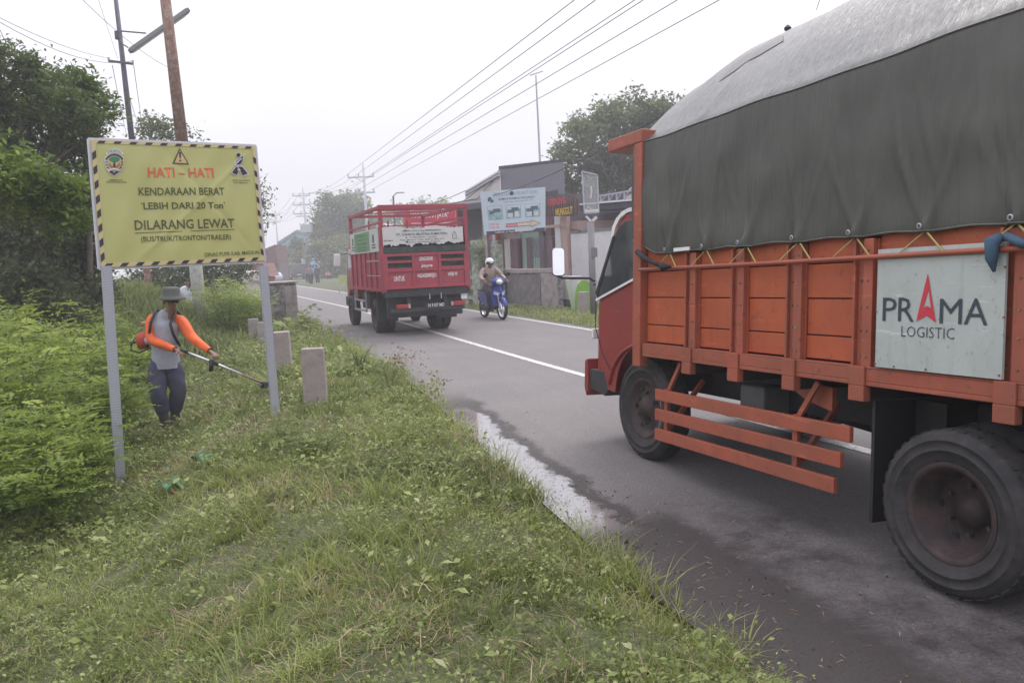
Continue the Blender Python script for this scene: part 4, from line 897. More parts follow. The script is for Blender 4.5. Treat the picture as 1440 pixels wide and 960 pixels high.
# stylised figure logo at the upper right
wq = M('logo_outline', (.6, .6, .66), .5)
def logo(pts, k=1.): return [(1030+(x-1030)*k, 225+(y-225)*k) for x, y in pts]
f1 = [[(1008, 163), (1024, 154), (1036, 164), (1030, 180), (1012, 180)], [(1004, 212), (1030, 188), (1052, 172), (1046, 204), (1034, 226), (1008, 226)], [(1018, 240), (1046, 240), (1080, 282), (1050, 294), (1034, 262)], [(1010, 238), (1028, 262), (1012, 290), (982, 276)]]
for p in f1:
    cxx = sum(a for a, b in p)/len(p); cyy = sum(b for a, b in p)/len(p); sp([(cxx+(a-cxx)*1.28, cyy+(b-cyy)*1.25) for a, b in p], wq, 'figure_logo', .0062)
    sp(p, m_blackp, 'figure_logo', .008)
sp([(1006, 216), (1040, 186), (1044, 190), (1010, 222)], wq, 'figure_logo', .0095); sp([(1014, 262), (1024, 246), (1036, 262), (1030, 266)], wq, 'figure_logo', .0095)
stext('DPUPR KABUPATEN', 984, 322, 1092, 324, 8, m_navy, .003); stext('KAB. MADIUN', 994, 336, 1082, 339, 8, m_navy, .003)
# frame tubes
m_frame = M('white_frame_tube', (.6, .6, .68), .4, .2, var=.05)
nb = Vector((exv.y, -exv.x, 0))
fb = MB(); c4 = [BL-root, BR-root, TR-root, TL-root]
ctr = sum(c4, Vector())/4
c4o = [c + (c-ctr).normalized()*.012 for c in c4]
for i in range(4): fb.bar(c4o[i], c4o[(i+1) % 4], .022, .022, nb)
fb.out('frame', m_frame, SG)
mp_ = bpy.data.materials.new('embossed_zinc_post'); mp_.use_nodes = True; N = mp_.node_tree.nodes; Lk = mp_.node_tree.links; b_ = N['Principled BSDF']; tc = N.new('ShaderNodeTexCoord')
sx = N.new('ShaderNodeSeparateXYZ'); Lk.new(tc.outputs['Generated'], sx.inputs[0])
def mth(op, a, c):
    n = N.new('ShaderNodeMath'); n.operation = op
    for i, q in enumerate((a, c)):
        if isinstance(q, (int, float)): n.inputs[i].default_value = q
        else: Lk.new(q, n.inputs[i])
    return n.outputs[0]
ph = mth('ADD', mth('MULTIPLY', sx.outputs[2], 95*6.283), mth('MULTIPLY', mth('ABSOLUTE', mth('SUBTRACT', sx.outputs[0], .5), 0), -7.)); wv = mth('SINE', ph, 0)
rp = N.new('ShaderNodeMapRange'); rp.inputs[1].default_value = -.2; rp.inputs[2].default_value = .7; Lk.new(wv, rp.inputs[0])
mx = N.new('ShaderNodeMixRGB'); Lk.new(rp.outputs[0], mx.inputs[0]); mx.inputs[1].default_value = (.38, .39, .44, 1); mx.inputs[2].default_value = (.42, .43, .49, 1); Lk.new(mx.outputs[0], b_.inputs['Base Color'])
b_.inputs['Roughness'].default_value = .5; b_.inputs['Metallic'].default_value = .15
bp = N.new('ShaderNodeBump'); bp.inputs['Distance'].default_value = .003; bp.inputs['Strength'].default_value = .2; Lk.new(wv, bp.inputs['Height']); Lk.new(bp.outputs[0], b_.inputs['Normal'])
for px, py, Y, tx in ((167, 668, YL, 149), (388, 586, YR, 369)):
    f_ = Vector(at(px, py, Y)) - root; t_ = Vector(at(tx, 374, Y))-root; t_.z = min(t_.z, 99)
    f_.z = gz(f_.x+root.x, f_.y+root.y)-root.z-.25
    b = MB(); d = exv*.042
    w2 = nb*.02
    # open C section with rolled lips
    P = [(-.042, .0), (-.042, .028), (.042, .028), (.042, 0.)]
    for i in range(3):
        a, c = P[i], P[i+1]
        b.add([f_+exv*a[0]+nb*a[1], f_+exv*c[0]+nb*c[1], t_+exv*c[0]+nb*c[1], t_+exv*a[0]+nb*a[1]], [(0, 1, 2, 3)])
    o = b.out('post', mp_, SG, fix=False); sd = o.modifiers.new('solid', 'SOLIDIFY'); sd.thickness = .004

# ------------------------------------------------------------------ people
def person(name, label, nodes_over=None, loc=(0, 0, 0), rz=0, shirt=None, trous=None, shoes=None, hat=None, hair=True, group=None, skinm=m_skin, sub=1, fingers=True, sleeves=None, face_dir=(0, -1, 0), gloves=None, mw=None):
    """figure facing -Y, 1.68 m; joints can be overridden"""
    J = dict(pel=(0, 0, .9), wst=(0, 0, 1.02), cst=(0, 0, 1.22), nk=(0, .0, 1.42), hd=(0, -.01, 1.56),
             sL=(.18, 0, 1.37), eL=(.24, .02, 1.1), hL=(.24, -.08, .86), sR=(-.18, 0, 1.37), eR=(-.24, .02, 1.1), hR=(-.24, -.08, .86),
             pL=(.09, 0, .86), kL=(.1, -.03, .47), aL=(.1, .02, .09), tL=(.11, -.13, .03), pR=(-.09, 0, .86), kR=(-.1, -.03, .47), aR=(-.1, .02, .09), tR=(-.11, -.13, .03))
    J.update(nodes_over or {}); J = {k: Vector(v) for k, v in J.items()}
    T = thing(name, label, 'person', loc, rz, group, mw=mw)
    l = lambda a, b, t: J[a].lerp(J[b], t)
    fd = Vector(face_dir).normalized(); up = (J['hd']-J['nk']).normalized(); sd = fd.cross(up).normalized(); up2 = sd.cross(fd)
    H = J['hd']
    nd = {'pel': (J['pel'], .09), 'wst': (J['wst'], .09), 'cst': (J['cst'], .095), 'nkb': (l('cst', 'nk', .75), .07), 'nk': (J['nk'], .055), 'jaw': (H-up2*.055+fd*.012, (.052, .058)),
          'hd': (H, (.07, .085)), 'crn': (H+up2*.07-fd*.005, (.058, .068))}
    E = [('pel', 'wst'), ('wst', 'cst'), ('cst', 'nkb'), ('nkb', 'nk'), ('nk', 'jaw'), ('jaw', 'hd'), ('hd', 'crn')]
    nd['nose'] = (H-up2*.012+fd*.093, .012); nd['nosb'] = (H-up2*.004+fd*.07, .02); E += [('hd', 'nosb'), ('nosb', 'nose')]
    for s, sg in (('L', 1), ('R', -1)):
        S, Eb, Hd = J['s'+s], J['e'+s], J['h'+s]; d = (Hd-Eb).normalized()
        nd['s'+s] = (S, .058); nd['u'+s] = (S.lerp(Eb, .5), .045); nd['e'+s] = (Eb, .037); nd['f'+s] = (Eb.lerp(Hd, .45), .033); nd['w'+s] = (Eb.lerp(Hd, .93), .022)
        nd['pm'+s] = (Hd+d*.045, (.034, .018))
        E += [('cst', 's'+s), ('s'+s, 'u'+s), ('u'+s, 'e'+s), ('e'+s, 'f'+s), ('f'+s, 'w'+s), ('w'+s, 'pm'+s)]
        P, K, A, To = J['p'+s], J['k'+s], J['a'+s], J['t'+s]
        nd['p'+s] = (P, .085); nd['th'+s] = (P.lerp(K, .5), .068); nd['k'+s] = (K, .052); nd['cf'+s] = (K.lerp(A, .35), .052); nd['a'+s] = (A, .034); nd['t'+s] = (To, (.036, .024))
        E += [('pel', 'p'+s), ('p'+s, 'th'+s), ('th'+s, 'k'+s), ('k'+s, 'cf'+s), ('cf'+s, 'a'+s), ('a'+s, 't'+s)]
        if fingers:
            sdv = d.cross(Vector((0, 0, 1))); sdv = sdv.normalized() if sdv.length > .1 else Vector((1, 0, 0)); cu = d.cross(sdv).normalized(); cu = cu if cu.z < 0 else -cu
            for q in range(4):
                b0 = Hd+d*.075+sdv*(q-1.5)*.02; ln = (.07, .08, .075, .058)[q]
                k1, k2 = f'g{s}{q}', f'i{s}{q}'; nd[k1] = (b0+d*ln*.5+cu*.012, .0095); nd[k2] = (b0+d*ln*.75+cu*(.045), .008); E += [('pm'+s, k1), (k1, k2)]
            nd['q'+s] = (Hd+d*.05-sdv*.045*sg+cu*.01, .011); nd['r'+s] = (Hd+d*.085-sdv*.055*sg+cu*.03, .009); E += [('pm'+s, 'q'+s), ('q'+s, 'r'+s)]
    skin('body', nd, E, skinm, T, sub=2 if sub > 1 else 1)
    b = MB()
    for q in (-1, 1): b.lathe([(.0001, -.012), (.012, -.006), (.014, 0), (.012, .008), (.0001, .012)], mtx(H+up2*.008+fd*.076+sd*.03*q), 8)
    b.out('eye', m_black, T)
    MB().bar(H-up2*.052+fd*.083-sd*.024, H-up2*.052+fd*.083+sd*.024, .008, .008).out('mouth', M('lips', (.16, .06, .05), .6), T)
    b = MB()
    for q in (-1, 1): b.lathe([(.0001, -.01), (.024, -.006), (.028, 0), (.02, .01), (.0001, .012)], Matrix.Translation(H+sd*.083*q-fd*.01) @ Matrix.Rotation(R_(90), 4, sd.cross(up2)) , 8)
    b.out('ear', skinm, T, smooth=True)
    if hair:
        b = MB(); Tm = Matrix([[sd[i], -fd[i], up2[i], (H+up2*.025)[i]] for i in range(3)]+[[0, 0, 0, 1]])
        b.lathe([(.09*math.cos(t), .105*math.sin(t)) for t in np.linspace(-.15, 1.57, 8)], Tm @ Matrix.Translation((0, .016, 0)) @ Matrix.Diagonal((.9, 1.08, 1, 1)), 16)
        b.out('hair', M('black_hair', (.012, .01, .01), .7), T, smooth=True)
    # clothes: rings swept along the trunk and the limbs
    def loft(name, rings, mat, nseg=16, sub=1, amp=.009, cap=False):
        V = []; m = len(rings); ph = random.uniform(0, 9)
        for q, (c, ax, rx, ry) in enumerate(rings):
            dn = (Vector(rings[min(q+1, m-1)][0])-Vector(rings[max(q-1, 0)][0])).normalized(); a = (Vector(ax)-dn*dn.dot(Vector(ax))).normalized(); b_ = dn.cross(a)
            for k in range(nseg):
                t = 2*math.pi*k/nseg; w_ = 1+amp/max(rx, .03)*math.sin(3*t+q*2.1+ph)*(0 < q < m-1); V.append(Vector(c)+a*rx*w_*math.cos(t)+b_*ry*w_*math.sin(t))
        F = [(q*nseg+k, q*nseg+(k+1) % nseg, (q+1)*nseg+(k+1) % nseg, (q+1)*nseg+k) for q in range(m-1) for k in range(nseg)]
        if cap: F += [tuple(range(nseg))[::-1], tuple(range((m-1)*nseg, m*nseg))]
        o = MB().add(V, F).out(name, mat, T, smooth=True); md = o.modifiers.new('sub', 'SUBSURF'); md.levels = 1; md.render_levels = 1; return o
    ax = (J['sL']-J['sR']); ax.z *= .4; ax.normalize(); hx = (J['pL']-J['pR']); hx = (hx.normalized()+ax*.6).normalized(); sw = (J['sL']-J['sR']).length/2
    sc_ = max(.86, min(1.05, sw/.18)); mdS = (J['sL']+J['sR'])/2
    loft('shirt', [(l('wst', 'pel', 1.0)+Vector((0, 0, -.01)), hx, .182*sc_, .14), (l('wst', 'pel', .7), hx, .178*sc_, .136), (J['wst'], hx.lerp(ax, .3), .164*sc_, .124), (l('wst', 'cst', .5), hx.lerp(ax, .6), .165*sc_, .12), (J['cst'], ax, .188*sc_, .128), (J['cst'].lerp(mdS, .55), ax, .2*sc_, .125), (mdS+Vector((0, 0, .0)), ax, .175*sc_, .095), (mdS.lerp(J['nk'], .5)+Vector((0, 0, .02)), ax, .1*sc_, .075), (J['nk'], ax, .06, .058), (J['nk']+Vector((0, 0, .012)), ax, .052, .05)], shirt)
    for s in 'LR':
        S, Eb, Hd = J['s'+s], J['e'+s], J['h'+s]; fa_ = ((Eb-S).cross(Hd-Eb)); fa_ = fa_.normalized() if fa_.length > 1e-4 else Vector((1, 0, 0)); k_ = 1.1
        loft('sleeve', [(S.lerp(mdS, .55)+Vector((0, 0, .015)), fa_, .045, .045), (S.lerp(mdS, .12)+Vector((0, 0, .004)), fa_, .074*k_, .07*k_), (S.lerp(Eb, .3), fa_, .066*k_, .066*k_), (S.lerp(Eb, .7), fa_, .056*k_, .056*k_), (Eb, fa_, .053*k_, .055*k_), (Eb.lerp(Hd, .3), fa_, .05*k_, .05*k_), (Eb.lerp(Hd, .7), fa_, .041*k_, .041*k_), (Eb.lerp(Hd, .95), fa_, .034*k_, .034*k_)], sleeves or shirt, 12, amp=.007)
        P, K, A = J['p'+s], J['k'+s], J['a'+s]; b2_ = .6 if shoes[1] else .97
        loft('trouser_leg', [(J['pel'].lerp(P, .45)+Vector((0, 0, .10)), hx, .11, .11), (P+(P-J['pel'])*.1+Vector((0, 0, .0)), hx, .118, .122), (P.lerp(K, .3), hx, .116, .118), (P.lerp(K, .55), hx, .106, .110), (P.lerp(K, .8), hx, .104, .106), (K, hx, .092, .096), (K.lerp(A, .2), hx, .098, .1), (K.lerp(A, .4), hx, .086, .088), (K.lerp(A, b2_), hx, .078, .08)], trous, 14, amp=.012)
    loft('trouser_seat', [(l('wst', 'pel', .5), hx, .155, .115), (J['pel']+Vector((0, 0, .03)), hx, .17, .13), ((J['pL']+J['pR'])/2+Vector((0, 0, .0)), hx, .165, .128), ((J['pL']+J['pR'])/2+Vector((0, 0, -.07)), hx, .12, .07)], trous, 16, cap=True)
    for s in 'LR':
        A, To, K = J['a'+s], J['t'+s], J['k'+s]; boot = shoes[1]
        n3 = {'a': (A+Vector((0, 0, -.01)), .055), 'm': (A.lerp(To, .5)+Vector((0, 0, -.01)), (.05, .04)), 't': (To, (.046, .032)), 'h': (A+(A-To).normalized()*.03+Vector((0, 0, -.03)), .045)}; e3 = [('a', 'm'), ('m', 't'), ('a', 'h')]
        if boot: n3['b'] = (A.lerp(K, .45), .07); n3['c'] = (A.lerp(K, .75), .08); e3 += [('a', 'b'), ('b', 'c')]
        skin('boot' if boot else 'shoe', n3, e3, shoes[0], T, 2, root='a')
    return T, J, H, fd, up2, sd

m_sgrey = M('grey_jersey', (.36, .37, .43), .8, var=.14, scale=5, bump=1., bscale=9, dirt=(.26, .26, .3), damt=.5, dscale=4, dth=.52)
m_sorng = M('orange_sleeve', (.72, .12, .02), .7, var=.18, scale=7, bump=1., bscale=10)
m_trous = M('navy_trousers', (.05, .055, .11), .85, var=.3, scale=7, bump=1., bscale=9, dirt=(.12, .1, .09), damt=.5, dscale=5, dth=.52)
m_boot = M('muddy_rubber_boot', (.085, .07, .065), .6, var=.3, scale=7)
# the worker: coordinates relative to the ground between his feet (x right, y away, z up)
wl = at(236, 600, 9.4); wz = gz(wl[0], wl[1])
kk = FPX/9.4
def wj(px, py, dy):      # joint from its place in the photograph at depth 9.4+dy
    p = Vector(at(px, py, 9.4+dy)); return p - Vector((wl[0], wl[1], wz))
WJ = dict(pel=wj(233, 515, 0), wst=wj(232, 496, -.01), cst=wj(232, 462, -.03), nk=wj(239, 439, -.05), hd=wj(241, 424.5, -.08),
          sR=wj(213, 447, -.04), eR=wj(211, 478, -.16), hR=wj(248, 492, -.34), sL=wj(255, 450, .02), eL=wj(271, 476, -.12), hL=wj(296, 494, -.3),
          pR=wj(222, 520, -.03), kR=wj(222, 552, -.12), aR=wj(233, 590, -.02), tR=wj(240, 598, -.14), pL=wj(244, 520, .05), kL=wj(251, 548, .03), aL=wj(243, 582, .17), tL=wj(254, 589, .07))
for k in ('aR', 'tR', 'aL', 'tL'):
    g0 = gz(WJ[k].x+wl[0], WJ[k].y+wl[1])-wz; WJ[k].z = g0+(.09 if k[0] == 'a' else .035)
WK, J, H, fd, up2, sd = person('person', 'man in grey shirt with orange sleeves and bucket hat cutting the verge under the sign', WJ, (wl[0], wl[1], wz), 0, m_sgrey, m_trous, (m_boot, True), hair=True, sub=2, sleeves=m_sorng, face_dir=(.8, -.6, -.22))
m_hat = M('grey_green_hat', (.09, .095, .085), .9, var=.15, scale=9)
Tm = Matrix([[sd[i], -fd[i], up2[i], (H+up2*.064)[i]] for i in range(3)]+[[0, 0, 0, 1]]) @ Matrix.Rotation(R_(-9), 4, 'X')
MB().lathe([(.160, -.030), (.163, -.025), (.118, -.0), (.1, .02), (.097, .085), (.086, .108), (.05, .114), (.0001, .114)], Tm, 28).out('hat', m_hat, WK, smooth=True)
# elbow patch, straps
MB().lathe([(.0001, -.02), (.035, -.01), (.05, .0), (.035, .012), (.0001, .02)], Matrix.Translation(J['eR']+Vector((-.01, -.02, 0))) @ Matrix.Rotation(R_(80), 4, 'X'), 14).out('elbow_patch', m_sgrey, WK, smooth=True)
b = MB(); ch = J['cst']
for q, s in ((-1, 'sR'), (1, 'sL')):
    S = J[s]; b.tube([S.lerp(J['nk'], .35)+Vector((0, .1, .02)), S.lerp(J['nk'], .35)+Vector((0, -.02, .085)), S.lerp(ch, .35)+Vector((0, -.15, 0)), S.lerp(ch, .55)+Vector((q*.06, -.14, -.1)), J['wst']+Vector((q*.19, -.02, .08))], .017, 6)
b.out('harness_strap', m_black, WK, smooth=True)
# brush cutter
BC = thing('brush_cutter', 'backpack brush cutter with bright metal shaft reaching down into the grass behind the right post', 'brush cutter', (wl[0], wl[1], wz))
e0 = wj(256, 492, -.36); e1 = wj(299, 509, -.33); e2 = wj(375, 541, -.25); mid = e1.lerp(e2, .55)
MB().tube([e0, e1, mid], .0125, 10).out('shaft', m_alu, BC, smooth=True)
MB().tube([mid, e2], .013, 10).out('shaft_sleeve', M('worn_brown_tube', (.2, .13, .1), .6, .2, var=.3), BC, smooth=True)
MB().tube([e0+(e0-e1)*.05, e0+(e1-e0)*.18], .02, 8).tube([e1+(e2-e1).normalized()*-.04, e1+(e2-e1).normalized()*.07], .024, 8).out('handle', m_black, BC, smooth=True)
MB().tube([e1+Vector((0, -.02, .03)), e1+Vector((-.02, -.02, -.1))], [.03, .022], 8).out('grip', m_black, BC, smooth=True)
MB().lathe([(.0001, .05), (.05, .04), (.06, 0), (.07, -.03), (.0001, -.035)], mtx(e2), 14).add([tuple(e2+Vector((math.cos(a)*.16*(1 if i % 2 else .6), math.sin(a)*.16*(1 if i % 2 else .6), .02))) for i, a in enumerate(np.linspace(2.2, 4.6, 9))]+[tuple(e2)], [(i, i+1, 9) for i in range(8)]).out('cutter_head', m_black, BC)
eng = wj(201, 478, .14)
MB().lathe([(.0001, -.11), (.06, -.1), (.08, -.03), (.08, .04), (.05, .09), (.0001, .1)], mtx(eng), 14).out('engine', M('engine_red', (.42, .06, .03), .5), BC, smooth=True)
MB().box(-.05, .08, -.04, .04, .11, .17, mtx(eng+Vector((0.03, 0.03, .05)))).out('fuel_tank', M('tan_plastic', (.3, .17, .11), .5), BC, bevel=.02)
MB().box(.04, .2, -.07, -.05, -.14, .24, mtx(eng+Vector((.06, .1, 0)))).out('back_frame', m_black, BC, bevel=.01)
MB().tube([eng, eng+Vector((-.12, -.02, -.02)), eng+Vector((-.13, -.06, -.11)), eng+Vector((0, -.12, -.14)), eng+Vector((.2, -.2, -.07)), e0], .009, 6).tube([eng+Vector((-.17, 0, -.03)), eng+Vector((.0, 0, -.02))], .01, 6).tube([eng+Vector((0, 0, .1)), eng+Vector((-.1, 0, .02)), eng+Vector((-.15, -.02, -.06))], .007, 6).out('drive_cable', m_black, BC, smooth=True)
# second person, mostly hidden by the whitewashed pole
p2 = at(272, 478, 20.6)
person('person', 'person in pale shirt bending down behind the whitewashed pole', dict(cst=(-.12, 0, 1.1), wst=(-.04, 0, .98), nk=(-.02, -.03, 1.34), hd=(.06, -.04, 1.46), sR=(-.24, 0, 1.24), eR=(-.26, -.1, 1.0), hR=(-.16, -.2, .8), sL=(.12, 0, 1.3), eL=(.24, -.05, 1.42), hL=(.3, -.08, 1.62)), (p2[0]-.0, p2[1], -.12), .2,
       M('pale_shirt', (.55, .58, .66), .8), m_trous, (m_boot, False), fingers=False)

# ------------------------------------------------------------------ concrete posts and blocks beside the verge
def cpost(px, pyt, pyb, Y, wpx, dep, label, rz=.38, mat=m_conc2, cap=False):
    p = at(px, (pyt+pyb)/2, Y); zt = at(px, pyt, Y)[2]; z0 = gz(p[0], p[1]); w_ = wpx*Y/FPX; T = mtx((0, 0, 0))
    b = MB(); n = 6; hh = zt-z0; q = w_/2
    # slightly tapered, chipped slab
    lv = [-.25, 0, hh*.35, hh*.7, hh-.012, hh]; V = []
    for i, z in enumerate(lv):
        s = 1.04-.04*z/max(hh, .1) - (.04 if i == 5 else 0); V += [(x*q*s+random.uniform(-.002, .002), y*dep/2*s+random.uniform(-.002, .002), z) for x, y in ((-1, -1), (0, -1), (1, -1), (1, 1), (0, 1), (-1, 1))]
    F = [(i*6+k, i*6+(k+1) % 6, (i+1)*6+(k+1) % 6, (i+1)*6+k) for i in range(5) for k in range(6)] + [(30, 31, 32, 33, 34, 35)]
    b.add(V, F); o = b.out('concrete_post', mat, None, bevel=.008, label=label, cat='post', group='concrete guard posts along the verge')
    o.location = (p[0], p[1], z0); o.rotation_euler = (random.uniform(-.02, .02), random.uniform(-.02, .02), rz); return o
cpost(442, 489, 572, 8.35, 31, .1, 'tallest and nearest concrete post, right of the right sign post', .1)
cpost(397, 466, 505, 11.7, 23, .16, 'squat concrete post with pale top just behind the right sign post', .1)
cpost(370, 453, 492, 15.4, 13, .12, 'thin concrete post partly hidden behind the right sign post', .1, m_conc)
cpost(357, 448, 480, 18., 13, .14, 'farthest concrete guard post with dark cap, left of the concrete block', .1, m_conc)
pb = at(398, 457, 21.6)
T = thing('culvert_block', 'big weathered concrete culvert block with flat cap beside the road', 'concrete block', (pb[0], pb[1], -.05), R_(21))
MB().box(-.42, .42, -.0, 1.5, -.2, 1.22).out('block', m_conc3, T, bevel=.02); MB().box(-.46, .46, -.04, 1.55, 1.223, 1.27).out('cap', m_conc, T, bevel=.01)
MB().box(.1, .425, -.02, -.002, .1, 1.15).out('face_slab', m_conc, T, bevel=.01); MB().box(.1, .425, -.04, -.02, .1, .62).out('lower_face_slab', m_conc, T, bevel=.01)

# ------------------------------------------------------------------ poles, lamp and wires on the left
def Vat(px, py, Y): return Vector(at(px, py, Y))
def onehouse(): pass
Y1, Y2 = 22.2, 19.2
b1 = Vat(217, 470, Y1); t1 = Vat(156, -60, Y1); b1.z = -.2
bt1 = Vector(b1)
T = thing('lamp_pole', 'slim dark steel pole with rusty foot and small crossarm behind the warning sign', 'pole', bt1)
md = b1.lerp(t1, .34)
MB().tube([Vector((0, 0, 0)), md-bt1], [.1, .09], 12).out('pole_foot', m_rust, T, smooth=True); MB().tube([md-bt1, t1-bt1], [.09, .05], 12).out('pole', m_dksteel, T, smooth=True)
ca = Vat(170, 88, Y1)-bt1; cl = Vat(153, 86, Y1-.15)-bt1; cr_ = Vat(187, 90, Y1-.15)-bt1
MB().bar(cl, cr_, .05, .06).out('crossarm', m_dksteel, T)
for c in (cl, cr_): MB().tube([c, c+Vector((0, 0, .09))], .03, 8).out('insulator', m_steel, T)
MB().lathe([(.07, -.1), (.085, -.1), (.085, .1), (.07, .1)], mtx(Vat(166, 50, Y1)-bt1), 12).out('clamp', m_dksteel, T)
l0 = Vat(183, 72, Y1-.2); l1 = Vat(264, 15, Y1+.3)
LT = thing('tube_lamp', 'grey fluorescent tube lamp housing tilted upward between the two poles', 'street lamp', Vat(166, 50, Y1))
ro_ = Vat(166, 50, Y1); dl = (l1-l0).normalized()
b = MB(); b.bar(l0-ro_, l1-ro_, .2, .12).bar(l0-ro_-dl*.04, l0-ro_, .17, .1).bar(l1-ro_, l1-ro_+dl*.05, .17, .1); b.out('housing', M('lamp_housing', (.2, .21, .21), .6), LT, bevel=.03)
MB().tube([l0-ro_+dl*.1+Vector((0, -.02, -.07)), l1-ro_-dl*.1+Vector((0, -.02, -.07))], .045, 8).out('tube', M('tube_glass', (.5, .5, .48), .3), LT)
MB().tube([Vector((0, 0, .12)), Vat(205, 47, Y1-.1)-ro_], .02, 6).tube([Vector((0, 0, 0)), Vat(172, 62, Y1-.1)-ro_, Vat(180, 67, Y1-.2)-ro_], .018, 6).out('bracket', m_dksteel, LT)
b2 = Vat(286, 473, Y2); t2 = Vat(222, -90, Y2); b2.z = gz(b2.x, b2.y)-.1; j2 = Vat(262, 250, Y2)
T = thing('utility_pole', 'thick round pole, rusty brown above and whitewashed below, behind the worker', 'pole', b2)
MB().tube([Vector((0, 0, 0)), j2-b2], [.155, .14], 16).out('whitewashed_foot', m_polew, T, smooth=True); MB().tube([j2-b2, t2-b2], [.142, .11], 16).out('pole', m_rust, T, smooth=True)
MB().tube([Vat(287, 440, Y2-.1)-b2, Vat(303, 478, Y2-.3)-b2], .02, 6).out('stay_rod', m_dksteel, T)
def wire(p, q, sag, r, label, group='thin wires strung from the slim pole', n=14):
    p, q = Vector(p), Vector(q); m = [p.lerp(q, i/n)-Vector((0, 0, sag*4*(i/n)*(1-i/n)))-p for i in range(n+1)]
    o = MB().tube(m, r*.62, 5).out('cable', m_wire, None, smooth=True, label=label, cat='cable', group=group); o.location = p; return o
wa, wb = bt1+cl, bt1+cr_
wire(Vat(-30, 10, 13), wa+Vector((0, 0, .08)), .12, .009, 'upper wire coming from the left frame edge to the small crossarm')
wire(Vat(-30, 14, 12), wb+Vector((0, 0, .08)), .3, .009, 'lower of the two wires from the left frame edge to the small crossarm')
wire(Vat(112, -4, 12), Vat(235, 94, Y2+.1), .1, .008, 'straight wire crossing behind the tube lamp to the brown pole')
wire(Vat(135, -10, 16), Vat(166, 84, Y1), 0, .008, 'steep wire running down beside the slim dark pole')
wire(Vat(158, 92, Y1), Vat(178, 190, 40), .1, .015, 'faint wire dropping from the left end of the small crossarm')
wire(Vat(188, 92, Y1), Vat(202, 190, 40), .1, .015, 'faint wire dropping from the right end of the small crossarm')
wire(Vat(172, 100, Y1), Vat(196, 180, 40), .1, .015, 'faint wire dropping close to the slim pole')
wire(Vat(-6, 30, 12), Vat(14, 72, 14), 0, .008, 'short steep wire entering the top of the big left tree')

